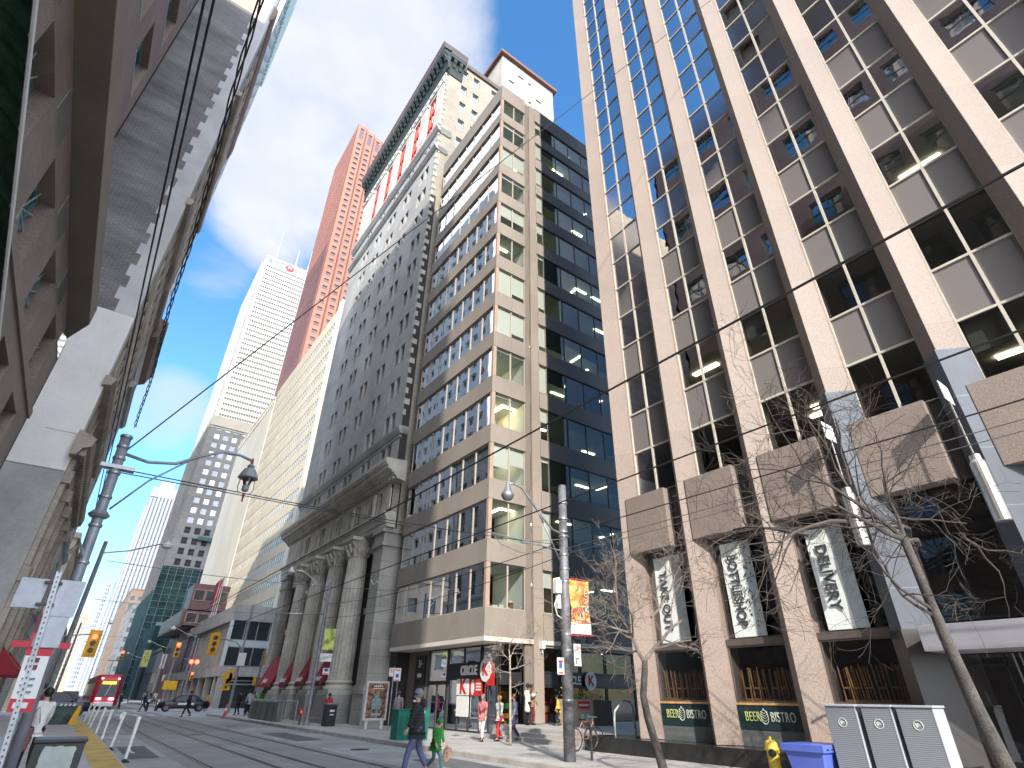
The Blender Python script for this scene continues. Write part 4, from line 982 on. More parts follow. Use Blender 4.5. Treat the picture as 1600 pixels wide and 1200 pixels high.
# slim white tower in the distance
ST = thing('slim_white_tower', 'slim white striped tower far down the street, its stepped top in the sun', 'building', (18, 530, 0))
stw = M('distant_white', (.33, .34, .35), .8, .04, .02); stg = M('distant_blue_glass', (.14, .19, .25), .3, .1, .1)
mb = MB()
for k in range(7): mb.box(13+k*2.6, 14.5+k*2.6, 519.4, 520, 0, 150 if k > 1 else 140)
mb.box(12.4, 31, 520.6, 560, 0, 147); mb.box(17, 27, 521, 550, 147, 156); mb.box(12.4, 31, 519.5, 520.6, 141, 149); mb.box(11.4, 12.4, 523, 560, 0, 135); mb.build('pale_wall', stw, ST)
mb = MB(); mb.box(12.6, 30.8, 520.2, 520.5, 0, 146); mb.box(12.3, 12.39, 521, 559, 0, 140); mb.build('dark_strip', stg, ST)
windows(ST, [(14.5+k*2.6, 12+j*4, 1.1, 2.2) for k in range(4) for j in range(24)], 'Y', 520.0, -1, [stw, stg], fw=.15, cap=96)
# other distant buildings closing the street
def block(nm, label, x0, x1, y0, y1, h, wall, glass, nx, pitch=3.6, zb=5, ww=.6, cat='building', roof=None):
    t = thing(nm, label, cat, ((x0+x1)/2, y0, 0)); mb = MB(); w = (x1-x0)/nx
    xs_ = [x0]+[q for i in range(nx) for q in (x0+w*i+w*(1-ww)/2, x0+w*i+w*(1+ww)/2)]+[x1]
    zz = [0]; z = zb
    while z+pitch < h: zz += [z, z+pitch*.55]; z += pitch
    zz.append(h); hf = lambda i, j: i % 2 == 1 and j % 2 == 1
    facade(mb, 'Y', y0, xs_, zz, hf, .3, -1)
    fx = x0 if x0 > 0 else x1; o = -1 if x0 > 0 else 1; ny = max(2, int((y1-y0)/w)); wy = (y1-y0)/ny
    ys_ = [y0]+[q for i in range(ny) for q in (y0+wy*i+wy*(1-ww)/2, y0+wy*i+wy*(1+ww)/2)]+[y1]
    facade(mb, 'X', fx, ys_, zz, hf, .3, o)
    mb.box(min(x0, x1)+.5, max(x0, x1)-.5, y0+.5, y1, 0, h-.1); mb.build('wall', wall, t)
    MB().box(x0-.2, x1+.2, y0-.2, y1+.2, h, h+.6).build('roof', roof or wall, t)
    windows(t, [(xs_[i], zz[j], xs_[i+1]-xs_[i], zz[j+1]-zz[j]) for i in range(len(xs_)-1) for j in range(len(zz)-1) if hf(i, j)], 'Y', y0+.22, -1, [glass[0], glass[1]], fw=.08, cap=40)
    windows(t, [(ys_[i], zz[j], ys_[i+1]-ys_[i], zz[j+1]-zz[j]) for i in range(len(ys_)-1) for j in range(len(zz)-1) if hf(i, j)], 'X', fx-o*.22, o, [glass[0], glass[1]], fw=.08, cap=40)
    return t
dg = [M('distant_frame', (.4, .4, .4)), GL('distant_glass', (.10, .13, .16), .14, .04, 1.6, .002, clear=False)]
block('distant_glass_tower', 'grey blue glass tower beside the slim white tower, far down the street', 13.2, 24, 640, 690, 92, M('pale_blue_concrete', (.28, .32, .36), .7, .06, .1), dg, 4, 3.6)
block('distant_white_block', 'white balconied block far down the street, above the streetcar', 4.5, 12, 760, 800, 106, M('pale_concrete', (.26, .27, .29), .8, .05, .1), dg, 4, 4)
block('distant_sandy_block', 'sandy brick block far down the street, left of the white balconied one', -9, 3, 820, 860, 75, M('sandy_brick', (.36, .28, .2), .8, .08, .1), dg, 5, 4)
block('distant_grey_block', 'dark grey block on the right side far down the street', 14.5, 30, 290, 330, 34, M('dark_grey_stone', (.2, .21, .22), .8, .1, .1), dg, 5, 3.6)
block('distant_brown_block', 'brown brick block on the right, far down the street behind the netting', 14.5, 30, 340, 420, 46, M('brown_brick', (.22, .16, .12), .8, .1, .1), dg, 5, 3.6)
block('theatre_block', 'cream stone block on the left side beyond the crossing', -22, -3.5, 80, 112, 17, M('cream_stone', (.42, .36, .28), .85, .1, .2), dg, 6, 3.8, 5)
block('left_grey_block', 'plain grey office block second beyond the crossing on the left', -24, -3.5, 112.5, 150, 13, M('mid_grey_stone', (.36, .36, .37), .85, .1, .2), dg, 6, 3.6, 4.5)
block('left_white_block', 'white stone block third beyond the crossing on the left', -24, -3.2, 150.5, 200, 15, M('left_white_stone', (.42, .41, .38), .85, .1, .2), dg, 6, 3.6, 4.5)
block('left_sand_block', 'sand coloured block farthest on the left before the street bends away', -24, -3.2, 200.5, 330, 16, M('left_sand_stone', (.42, .33, .23), .85, .1, .2), dg, 6, 3.6, 4.5)
block('low_shop_block', 'two storey dark shopfronts between the podium and the netted building', 15.4, 30, 146.5, 170, 9.5, M('dark_shop_wall', (.08, .08, .085), .6, .1, .4), dg, 5, 3.8, 3.4)

# ================================================================== left side of the street
brn = M('brown_brick_near', (.31, .235, .205), .75, .1, .5, fine=.14, fsc=30, joint=(.30, .085), jd=.006, jc=(.21, .16, .14), c2=(.27, .20, .175))
brn2 = M('brown_cast_stone', (.20, .17, .13), .7, .1, .6, fine=.2, fsc=50)
tealf = M('teal_frame', (.14, .27, .28), .4, .08, 2); mull = GL('mirror_window_glass', (.03, .045, .045), .28, .02, 1.8, .006, clear=False, wsc=.5)
mirp = GL('mirror_panel', (.5, .5, .49), .45, .05, 2.0, .01, clear=False, wsc=.7)
Lb = thing('brown_brick_block', 'dark brown brick block with teal framed windows, close by on the left edge', 'building', (-6, 10, 0))
LX = -3.9
us = [-10.5]; wl_ = []
for k in range(9): y0 = -9.2+3.72*k; us += [y0, y0+1.9]; wl_.append(y0)
us.append(24.4)
zl = [3.6, 4.9, 7.2, 8.3, 10.5, 11.3, 13.3]
zl = [0, 3.4, 4.6, 6.6, 7.6, 9.6, 10.55, 12.6, 13.5]
hl = lambda i, j: i % 2 == 1 and j in (2, 4, 6)
mb = MB(); facade(mb, 'X', LX, us, zl, hl, .5, 1)
for zz in (3.5, 7.3, 10.2): mb.box(LX-.1, LX+.07, -10.4, 24.38, zz, zz+.28)
mb.box(LX-.6, LX-.0, 24.25, 24.42, 0, 13.5); mb.box(-30, LX-.55, 24.2, 24.4, 0, 13.5)
mb.box(-30, -5.85, -15.3, -10.61, 0, 57); mb.build('lower_wall', brn, Lb)
lst = [(us[i], zl[j], us[i+1]-us[i], zl[j+1]-zl[j]) for i in range(len(us)-1) for j in range(len(zl)-1) if hl(i, j)]
for (u, z, w_, h_) in lst:
    mb = MB(); window_shape(mb, 'X', u, z, w_, h_, LX-.42, 1, .07, (), (), t=.1)
    cy, cz = u+w_/2, z+h_/2
    for a in range(0, 180, 30):
        dy, dz = math.cos(rad(a)), math.sin(rad(a)); t_ = min(w_/2/max(abs(dy), 1e-6), h_/2/max(abs(dz), 1e-6))
        mb.tube([(LX-.3, cy-dy*t_, cz-dz*t_), (LX-.3, cy+dy*t_, cz+dz*t_)], .022, 5, 2)
    mb.build('window', [tealf, mull, M('pale_teal_bars', (.4, .5, .48), .4)], Lb)
mb = MB()
for i in range(len(us)-1):
    if i % 2 == 0 and 0 < i: 
        for (a, b) in ((12.65, 13.42),): mb.box(LX+.004, LX+.03, us[i]+.3, us[i+1]-.3, a, b)
mb.build('mirror_panel', mirp, Lb)
mb = MB(); mb.prism([(LX-.1, -10.4), (-3.22, -10.4), (-3.22, 22.4), (LX-.1, 24.35)], 13.5, 14.25); mb.build('cornice_slab', brn2, Lb, bevel=.02)
UX = -5.85
us = [-10.5]
for k in range(8): y0 = -8.6+4.15*k; us += [y0, y0+2.7]
us.append(24.4)
zu = [14.2]; z = 17.6
while z < 55: zu += [z, z+2.35]; z += 4.3
zu.append(57.0); hu = lambda i, j: i % 2 == 1 and j % 2 == 1
mb = MB(); facade(mb, 'X', UX, us, zu, hu, .55, 1); mb.box(UX-.6, UX-.0, 24.2, 24.42, 14, 57); mb.box(-30, UX-.55, 24.2, 24.4, 13.4, 57); mb.box(-30, UX-.5, -10.5, 24.3, 56.5, 57); mb.box(-30, -29.5, -10.5, 24.3, 0, 57); mb.box(-30, LX-.5, -10.6, -10.3, 0, 57)
mb.build('upper_wall', M('brown_brick_upper', (.27, .19, .165), .75, .1, .5, fine=.12, fsc=30, joint=(.30, .085), jd=.006, jc=(.19, .14, .12), c2=(.24, .17, .15)), Lb)
windows(Lb, [(us[i], zu[j], us[i+1]-us[i], zu[j+1]-zu[j]) for i in range(len(us)-1) for j in range(len(zu)-1) if hu(i, j)], 'X', UX-.4, 1, [tealf, mull], fw=.10, mu=(.5,), mz=(.55,), t=.14)
mb = MB(); 
for i in range(1, len(us)-1, 2):
    for j in range(1, len(zu)-1, 2): mb.box(UX-.5, UX+.02, us[i]-.02, us[i+1]+.02, zu[j]-.1, zu[j]-.002)
mb.build('window_sills', M('pale_teal_sill', (.28, .38, .38), .5, .1, 2), Lb)
# taller wing of the same row behind the camera: it throws the shade across the street
Tw = thing('dark_brown_tower_wing', 'tall plain brown tower wing rising behind the near left block', 'building', (-9, 0, 0))
zt = [57.2]; z = 59
while z < 69: zt += [z, z+2]; z += 4
zt.append(71.5)
mb = MB(); facade(mb, 'X', -5.2, [-11.3]+[q for k in range(6) for q in (-9.8+k*3.8, -7.6+k*3.8)]+[12.2], zt, lambda i, j: i % 2 == 1 and j % 2 == 1, .3, 1); mb.box(-13, -5.7, -14.0, 12.2, 57.1, 71.4); mb.build('wall', brn2, Tw)
# grey brick party wall building with pale quoins and cornices
Mb = thing('cornice_office_building', 'old office building on the left with a blank dark brick side wall', 'building', (-8, 40, 0))
NX, NY0, NY1, NH = -2.95, 32.6, 50.0, 58.5
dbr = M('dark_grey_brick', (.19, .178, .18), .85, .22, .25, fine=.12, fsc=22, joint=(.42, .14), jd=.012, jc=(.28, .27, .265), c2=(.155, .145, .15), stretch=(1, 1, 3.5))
pst = M('pale_render', (.74, .72, .69), .8, .08, .3, fine=.03, fsc=10); 
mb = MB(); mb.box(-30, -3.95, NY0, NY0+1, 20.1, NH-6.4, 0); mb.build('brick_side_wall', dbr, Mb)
mb = MB(); mb.box(-30, -3.95, NY0+.0, NY0+1, NH-6.4, NH, 0); mb.build('upper_side_wall', M('sunlit_brick_top', (.50, .42, .33), .85, .1, .3, joint=(.42, .14), jd=.012), Mb)  # top of the same wall, sunlight put into a paler brick colour
mb = MB()
for k in range(44):
    z = 20.15+k*.85; mb.box(-3.95-(.28 if k % 2 else 0), NX, NY0-.02, NY0+1, z, z+.85)
mb.build('quoin_strip', M('quoin_pale', (.52, .52, .52), .8, .1, .5), Mb)
mb = MB(); mb.box(-30, NX, NY0-.06, NY0+1, 10.9, 20.1); mb.box(-4.4, NX-.02, NY0-.09, NY0-.05, 12.8, 20.09); mb.build('pale_side_wall', pst, Mb)
mb = MB(); mb.box(-30, NX, NY0-.03, NY0+1, 0, 10.88); mb.build('lower_side_wall', M('grey_render', (.40, .39, .37), .85, .14, .4, fine=.05, fsc=8), Mb)
us = [NY0+.98]; 
for k in range(4): y0 = NY0+1.8+k*3.65; us += [y0, y0+1.3, y0+1.75, y0+3.05]
us.append(NY1); zz = [0, .2]; z = 14.0; zz = [13.0]
while z < 50: zz += [z, z+2.2]; z += 3.55
zz.append(54.5); hm = lambda i, j: i % 2 == 1 and j % 2 == 1
mst = M('buff_limestone', (.50, .44, .36), .85, .2, .5, fine=.12, fsc=16, bump=.25, joint=(1.4, .6), jd=.01)  # warm buff stone of the front wall and its mouldings
mb = MB(); facade(mb, 'X', NX, us, zz, hm, .4, 1); mb.box(-29, NX-.5, NY0+1, NY1, 12.5, 54.4); mb.box(-29, NX, NY1-.5, NY1, 0, 54.5); mb.build('front_wall', mst, Mb)
windows(Mb, [(us[i], zz[j], us[i+1]-us[i], zz[j+1]-zz[j]) for i in range(len(us)-1) for j in range(len(zz)-1) if hm(i, j)], 'X', NX-.33, 1, [darkf, darkw], fw=.07, mz=(.5,))
def moul(prof, y0, y1, nm, m):
    mb = MB(); mb.extr(prof, 'Y', y0, y1); return mb.build(nm, m, Mb)
moul([(NX-.1, 11.6), (NX+.15, 11.65), (NX+.3, 12.0), (NX+.62, 12.15), (NX+.7, 12.6), (NX-.1, 12.9)], NY0-.6, NY1+.3, 'lower_cornice', mst)
for k in range(34): y = NY0-.3+k*.5; MB().box(NX+.05, NX+.5, y, y+.26, 11.72, 12.1).build('modillion', mst, Mb)
moul([(NX-.1, 15.6), (NX+.3, 15.7), (NX+.45, 16.1), (NX-.1, 16.2)], NY0-.3, NY1, 'string_course', mst)
moul([(NX-.1, 29.4), (NX+.25, 29.5), (NX+.35, 29.9), (NX-.1, 30.1)], NY0-.1, NY1+.1, 'string_course', mst)
moul([(NX-.1, 41.4), (NX+.3, 41.5), (NX+.4, 41.9), (NX-.1, 42.1)], NY0-.2, NY1+.2, 'string_course', mst)
moul([(NX-.1, 52.5), (NX+.15, 52.8), (NX+.25, 53.4), (NX+.3, 54.4), (NX-.1, 54.8)], NY0-.1, NY1+.05, 'top_cornice', M('cornice_brown', (.26, .19, .15), .8, .15, .6))
mb = MB()
for k in range(5):
    y = NY0+.6+k*3.65; mb.box(NX-.1, NX+.22, y-.35, y+.45, .12, 11.6); mb.box(NX-.1, NX+.34, y-.45, y+.55, 5.9, 6.5); mb.box(NX-.1, NX+.36, y-.48, y+.58, 10.4, 11.0)
mb.build('pilaster', mst, Mb)
mb = MB(); mb.box(NX-1, NX-.2, NY0+1, NY1, 0, 11.6); mb.build('arcade_wall', M('arcade_dark', (.10, .09, .08), .8, .2, .5), Mb)
windows(Mb, [(NY0+1.3+k*3.65, .9+r*5.6, 2.4, 4.4) for k in range(4) for r in range(2)], 'X', NX-.15, 1, [mst, darkw], fw=.14, mu=(.33, .66), mz=(.6,))
for k in range(2):
    y = 37.5+k*6.3; mb = MB(); mb.extr([(NX+.1, 3.6), (NX+1.1, 2.6), (NX+1.1, 2.35), (NX+.1, 2.35)], 'Y', y, y+2.6); mb.build('awning', awn, Mb)
# lower stone corner building before the crossing
Cb = thing('corner_stone_building', 'lower grey stone corner building with a deep boxed cornice, before the crossing on the left', 'building', (-8, 55, 0))
gst = M('grey_limestone', (.48, .47, .45), .85, .16, .5, fine=.1, fsc=16, bump=.2, joint=(1.3, .55), jd=.01)
us = [50.1]
for k in range(3): y0 = 50.9+k*3.1; us += [y0, y0+1.9]
us.append(60.0); zz = [.12, .9, 5.2, 7.4, 10.2, 11.6, 14.2, 15.4, 18.0, 19.2, 21.8, 23.2, 25.6, 30.2]; hc = lambda i, j: i % 2 == 1 and j % 2 == 1 and j < 12
mb = MB(); facade(mb, 'X', NX, us, zz, hc, .4, 1); mb.box(-28, NX-.45, 50.1, 60, .12, 30); mb.box(NX-.45, NX, 59.8, 60, .12, 30.2); mb.build('front_wall', gst, Cb)
windows(Cb, [(us[i], zz[j], us[i+1]-us[i], zz[j+1]-zz[j]) for i in range(len(us)-1) for j in range(len(zz)-1) if hc(i, j)], 'X', NX-.33, 1, [darkf, darkw], fw=.09, mu=(.5,), mz=(.5,))
for (a, w, h, n_) in ((6.1, .35, .5, 'string_course'), (10.9, .3, .4, 'string_course'), (23.6, .4, .5, 'string_course')):
    MB().extr([(NX-.1, a), (NX+w*.5, a+.05), (NX+w, a+h*.7), (NX+w, a+h), (NX-.1, a+h+.1)], 'Y', 50.05, 60.2).build(n_, gst, Cb)
MB().extr([(NX-.1, 28.6), (NX+.5, 28.9), (NX+.7, 29.6), (NX+.9, 29.9), (NX+.9, 30.6), (NX-.1, 30.9)], 'Y', 50.05, 60.6).build('boxed_cornice', M('cornice_rust', (.22, .16, .13), .8, .2, .6), Cb)
# white tower far behind on the left, its teal glazed top against the sky
Wt = thing('white_grid_tower', 'very tall white framed tower with teal glazed top, behind the left row of buildings', 'building', (-20, 108, 0))
us = [108.0]
for k in range(8): us += [109.3+k*5.1, 112.6+k*5.1]
us.append(150.0); zz = [2]; z = 8
while z < 246: zz += [z, z+4.4]; z += 7.0
zz.append(252); wgf = M('white_grid_frame', (.45, .48, .48), .6, .05, .1)
hw = lambda i, j: i % 2 == 1 and j % 2 == 1
mb = MB(); facade(mb, 'X', -8.2, us, zz, hw, .8, 1); mb.box(-45, -9.2, 108, 150, 0, 251.9); mb.box(-9.2, -8.19, 149.5, 150, 0, 252)
ux = [-45]+[q for k in range(7) for q in (-43.5+k*5, -40.4+k*5)]+[-8.2]
facade(mb, 'Y', 107.95, ux, zz, hw, .6, -1); mb.build('grid_wall', wgf, Wt)
tg = GL('teal_reflecting_glass', (.05, .12, .13), .3, .03, 1.7, .003, clear=False)
lw = [(us[i], zz[j], us[i+1]-us[i], 4.4) for i in range(len(us)-1) for j in range(len(zz)-1) if hw(i, j)]
windows(Wt, lw, 'X', -8.8, 1, [wgf, tg], fw=.2, mu=(.5,), mz=(.5,))
windows(Wt, [(ux[i], zz[j], ux[i+1]-ux[i], 4.4) for i in range(len(ux)-1) for j in range(len(zz)-1) if hw(i, j)], 'Y', 108.45, -1, [wgf, tg], fw=.2, mu=(.5,), mz=(.5,), cap=20)
tm = M('pale_teal_metal', (.45, .58, .58), .5, .05, 1)
mb = MB()
for k in range(22): mb.box(-8.25, -7.5, 108.4+k*1.95, 108.8+k*1.95, 196, 252)
for k in range(9): mb.box(-8.25, -7.6, 108, 150, 197+k*6.9, 197.8+k*6.9)
mb.build('top_fins', tm, Wt)
Rt = thing('pale_gridded_tower', 'pale gridded tower mirrored in the ribbon windows of the tan block', 'building', (-38, 80, 0))
us = [80.0]
for k in range(12): us += [80.8+k*3.3, 82.8+k*3.3]
us.append(121.0); zz = [0]; z = 4
while z < 112: zz += [z, z+1.9]; z += 3.5
zz.append(116)
mb = MB(); facade(mb, 'X', -20, us, zz, hw, .5, 1); mb.box(-55, -20.6, 80, 121, 0, 115.9); mb.build('grid_wall', M('pale_grid', (.5, .5, .5), .7, .05, .1), Rt)
windows(Rt, [(us[i], zz[j], us[i+1]-us[i], 1.9) for i in range(len(us)-1) for j in range(len(zz)-1) if hw(i, j)], 'X', -20.4, 1, [white, darkw], fw=.1, mu=(.5,), cap=100)
# dark green gathered awning with a white edge, hanging at the top left
ga = thing('green_canopy', 'dark green gathered fabric canopy with a white edge, at the top left corner', 'canopy', (-2.9, 10, 9))
gm = M('canopy_green', (.025, .075, .045), .85, .3, 3, fine=.3, fsc=40)
mb = MB()
for i in range(70):
    for j in range(8):
        def q(i, j):
            y = 5.0+i*.12; s = j/8
            return (-2.95-.9*s-.05*math.sin(i*1.7)*(1-abs(s-.5)), y, 9.0+.33*math.sin(s*3.1)+.02*math.sin(i*2.3)-(y-7.6)*.32)
        mb.face([q(i, j), q(i+1, j), q(i+1, j+1), q(i, j+1)])
mb.build('fabric', gm, ga, smooth=True)
MB().tube([(-2.93, 5.0+i*.12, 8.98-(5.0+i*.12-7.6)*.32) for i in range(71)], .03, 6).build('white_edge', white, ga)
# ================================================================== street furniture
def pole_mb(p0, p1, r0, r1, n=12): return MB().tube([p0, p1], [r0, r1], n)
# right hand utility pole with curved lamp arm, banner and parking signs
U = thing('utility_pole', 'thick grey steel pole with a curved lamp arm and an orange banner', 'pole', (12.1, 13.7, .15))
mb = MB(); mb.tube([(12.1, 13.7, .15), (12.13, 13.7, 4), (12.2, 13.7, 8.15)], [.17, .155, .135], 16); mb.lathe((12.2, 13.7, 8.15), [(.14, 0), (.14, .03), (.02, .05)], 12)
mb.build('pole', M('weathered_steel_pole', (.20, .20, .215), .6, .3, 3, fine=.2, fsc=30, metal=.25), U, smooth=True)
for z in (1.6, 2.9, 3.35, 4.9, 5.3, 5.75, 6.35, 6.5, 6.95, 7.5): MB().lathe((12.1+.012*z, 13.7, z), [(.165, 0), (.172, .01), (.172, .05), (.165, .06)], 16).build('pole_band', galv, U)
mb = MB(); mb.tube([(12.18, 13.7, 6.45), (11.7, 13.7, 6.55), (11.25, 13.7, 6.9), (10.8, 13.7, 7.35), (10.4, 13.7, 7.72), (10.05, 13.7, 7.8), (9.84, 13.7, 7.74)], .035, 8)
mb.tube([(12.12, 13.7, 5.35), (11.15, 13.7, 6.98)], .022, 6); mb.tube([(11.3, 13.7, 6.7), (11.0, 13.7, 7.2)], .03, 6); mb.build('lamp_arm', galv, U, smooth=True)
mb = MB(); mb.lathe((9.83, 13.7, 7.3), [(.02, -.12), (.13, -.1), (.2, 0), (.22, .08), (.15, .16), (.1, .3), (.07, .34), (.05, .5), (.02, .56)], 14); mb.build('lamp_head', galv, U, smooth=True)
mb = MB(); mb.tube([(12.15, 13.7, 5.9), (9.0, 13.7, 6.05)], .022, 6); mb.tube([(12.15, 13.7, 6.3), (10.6, 13.7, 5.98)], .012, 5); mb.box(10.4, 10.7, 13.66, 13.74, 5.93, 6.03)
mb.tube([(9.3, 13.7, 6.0), (9.6, 13.7, 5.75), (10.4, 13.7, 5.6), (11.2, 13.7, 5.72), (11.5, 13.7, 5.9)], .014, 5); mb.build('cable_arm', galv, U)
mb = MB(); mb.box(11.72, 11.93, 13.6, 13.78, 4.55, 4.95); mb.box(11.8, 11.9, 13.62, 13.76, 4.1, 4.5); mb.tube([(11.85, 13.7, 4.5), (11.7, 13.7, 4.2), (11.8, 13.7, 3.9), (12.05, 13.7, 3.8)], .018, 6); mb.build('control_box', white, U)
def banner(pa, x0, x1, y, z0, z1, cols, nm='banner'):
    mb = MB(); n = 10
    for i in range(n):
        for j in range(4):
            def q(i, j): return (x0+(x1-x0)*j/4, y+.03*math.sin(i*.8+j), z1-(z1-z0)*i/n)
            k = 0 if i < n*.45 else (1 if i < n*.78 else 2)
            if cols[0] is cols[1]: k = 0
            mb.face([q(i, j), q(i+1, j), q(i+1, j+1), q(i, j+1)], k)
    return mb.build(nm, cols, pa, smooth=True)
def bannermat(n, a, b, c, sc):
    m = bpy.data.materials.new(n); m.use_nodes = True; t = m.node_tree; g = t.nodes.new('ShaderNodeNewGeometry'); v = t.nodes.new('ShaderNodeTexNoise'); v.inputs['Scale'].default_value = sc; v.inputs['Detail'].default_value = 2
    r = t.nodes.new('ShaderNodeValToRGB'); r.color_ramp.elements[0].position = .38; r.color_ramp.elements[0].color = (*a, 1); r.color_ramp.elements[1].position = .62; r.color_ramp.elements[1].color = (*c, 1); e = r.color_ramp.elements.new(.5); e.color = (*b, 1)
    t.links.new(g.outputs['Position'], v.inputs['Vector']); t.links.new(v.outputs[0], r.inputs[0]); t.links.new(r.outputs[0], t.nodes['Principled BSDF'].inputs['Base Color']); t.nodes['Principled BSDF'].inputs['Roughness'].default_value = .7; return m
bm1 = bannermat('banner_orange', (.75, .22, .03), (.8, .42, .10), (.82, .62, .25), 3.0); bm2 = bannermat('banner_figures', (.5, .05, .04), (.8, .5, .12), (.14, .1, .3), 7.0)
ba = banner(U, 12.33, 13.15, 13.66, 3.42, 5.02, [bm1, bm2, white])
mb = MB(); mb.tube([(12.15, 13.7, 5.05), (13.2, 13.68, 5.07)], .015, 5); mb.tube([(12.15, 13.7, 3.36), (13.28, 13.68, 3.40)], .02, 5); mb.build('banner_rod', redv, U)
text_obj('banner_lettering', 'BEAUTY', whv, U, (12.98, 13.6, 4.45), .2, (0, 0, 1), (-1, 0, 0), extrude=.002)
def psign(pa, x, y, z0, z1, w, kind):
    mb = MB(); mb.box(x-w/2, x+w/2, y-.012, y+.004, z0, z1, 0); s = mb.build('sign_plate', [white], pa); zt = z1-w*.55
    if kind in 'PN':
        mb = MB(); r = w*.36
        for i in range(20): a = i*math.pi/10; b = a+math.pi/10; mb.tube([(x+r*math.cos(a), y-.016, zt+r*math.sin(a)), (x+r*math.cos(b), y-.016, zt+r*math.sin(b))], .008*w/.3, 4)
        mb.tube([(x-r*.7, y-.017, zt+r*.7), (x+r*.7, y-.017, zt-r*.7)], .008*w/.3, 4); mb.build('prohibition_ring', redv, s)
        text_obj('sign_lettering', 'P', black, s, (x, y-.016, zt), w*.62, (1, 0, 0), (0, 0, 1), extrude=.001)
        mb = MB(); mb.box(x-w*.35, x+w*.2, y-.016, y-.012, zt-w*.95, zt-w*.85); mb.box(x-w*.3, x-w*.2, y-.016, y-.012, zt-w*1.4, zt-w*1.0); mb.build('sign_mark', black, s)
    else:
        mb = MB(); mb.box(x-w*.35, x+w*.35, y-.016, y-.012, z1-.07, z1-.12); mb.box(x-w*.35, x+w*.35, y-.016, y-.012, z0+.02, z0+.06); mb.build('sign_mark', redv, s)
        mb = MB(); mb.box(x-w*.25, x+w*.2, y-.016, y-.012, z0+.16, z0+.32); mb.build('sign_symbol', M('sign_blue2', (.05, .12, .5), .5), s)
psign(U, 12.47, 13.6, 2.52, 3.12, .28, 'P'); psign(U, 11.78, 13.6, 2.28, 2.72, .26, 'B')
# second lamp pole on the right, with green banner
V2 = thing('lamp_pole', 'slender bluish lamp pole with a yellow green banner before the bank columns', 'lamp pole', (12.23, 36.8, .15))
mb = MB(); mb.tube([(12.23, 36.8, .15), (12.2, 36.8, 8.05)], [.13, .09], 12); mb.lathe((12.23, 36.8, .15), [(.2, 0), (.2, .08), (.14, .3)], 12); mb.build('pole', polem, V2)
mb = MB(); mb.tube([(12.2, 36.8, 7.75), (11.6, 36.8, 7.8), (11.0, 36.8, 8.15), (10.4, 36.8, 8.5), (9.75, 36.8, 8.56)], .04, 8); mb.tube([(12.2, 36.8, 6.8), (11.1, 36.8, 8.05)], .025, 6); mb.tube([(12.2, 36.8, 6.1), (9.2, 36.8, 5.95)], .03, 6); mb.build('lamp_arm', alu, V2, smooth=True)
mb = MB(); mb.lathe((9.62, 36.8, 8.4), [(.04, -.12), (.2, -.05), (.24, .05), (.1, .16), (.06, .3)], 12); mb.build('lamp_head', white, V2, smooth=True)
bg1 = bannermat('banner_green', (.62, .66, .18), (.5, .55, .16), (.25, .32, .08), 3); banner(V2, 12.4, 13.1, 36.75, 4.1, 5.3, [bg1, bg1, bg1]); banner(V2, 12.35, 13.1, 36.75, 3.45, 3.9, [white, white, white], 'sign_plate')
psign(V2, 12.85, 36.7, 2.75, 3.1, .4, 'B')
# steel pole on the left with lantern arm
VL = thing('lantern_pole', 'grey steel pole on the left with a swan neck arm and hanging glass lantern', 'lamp pole', (.05, 10.5, .12))
XL = lambda z: -.165-.038*z
mb = MB(); mb.tube([(XL(.12), 10.5, .12), (XL(3.2), 10.5, 3.2), (XL(5.4), 10.5, 5.42)], [.062, .074, .078], 16); mb.build('pole', polem, VL, smooth=True)
mb = MB()
for z in (2.3, 3.0, 3.35, 3.9, 4.35, 4.75, 5.0, 5.2, 5.38): MB().lathe((XL(z), 10.5, z), [(.084, 0), (.092, .01), (.092, .04), (.084, .05)], 16).build('pole_band', galv, VL)
mb = MB(); mb.box(XL(4.6)-.22, XL(4.6)+.25, 10.42, 10.58, 4.84, 4.9); mb.lathe((XL(4.1), 10.5, 4.05), [(.12, 0), (.15, .04), (.1, .1)], 14, 0); mb.tube([(XL(3.5)-.2, 10.35, 3.45), (XL(3.5)-.1, 10.3, 3.6), (XL(3.5)-.02, 10.35, 3.45)], .03, 6); mb.build('fittings', galv, VL)
mb = MB(); mb.tube([(-.3, 10.5, 5.12), (.05, 10.5, 5.06), (.45, 10.5, 5.13), (.8, 10.5, 5.36), (1.1, 10.5, 5.52), (1.4, 10.5, 5.53), (1.62, 10.5, 5.47)], .027, 8); mb.tube([(-.22, 10.5, 4.2), (.15, 10.5, 4.75), (.7, 10.5, 5.3)], .016, 6); mb.build('lamp_arm', polem, VL, smooth=True)
lt = MB(); cx, cz = 1.63, 5.0
lt.lathe((cx, 10.5, cz), [(.015, .52), (.025, .44), (.03, .4)], 8, 1); lt.lathe((cx, 10.5, cz), [(.04, .40), (.07, .36), (.045, .34), (.06, .33), (.10, .30), (.165, .16), (.175, .13), (.09, .12)], 16, 0)
for s in (-1, 1): lt.tube([(cx+s*.12, 10.5, cz+.13), (cx+s*.135, 10.5, cz-.05), (cx+s*.11, 10.5, cz-.14), (cx, 10.5, cz-.17)], .009, 5, 0)
lt.lathe((cx, 10.5, cz), [(.035, .0), (.06, -.02), (.06, -.10), (.035, -.12)], 12, 0); lt.lathe((cx, 10.5, cz), [(.02, -.15), (.022, -.2), (.012, -.27), (.02, -.29), (.005, -.31)], 8, 1); lt.build('lantern', [M('lantern_grey', (.22, .23, .23), .5), M('lantern_red_brown', (.22, .02, .03), .5)], VL)
mb = MB(); mb.lathe((cx, 10.5, cz), [(.055, 0), (.09, .12)], 12); mb.build('lantern_glass', GL('lantern_clear', (.85, .85, .82), .05), VL)
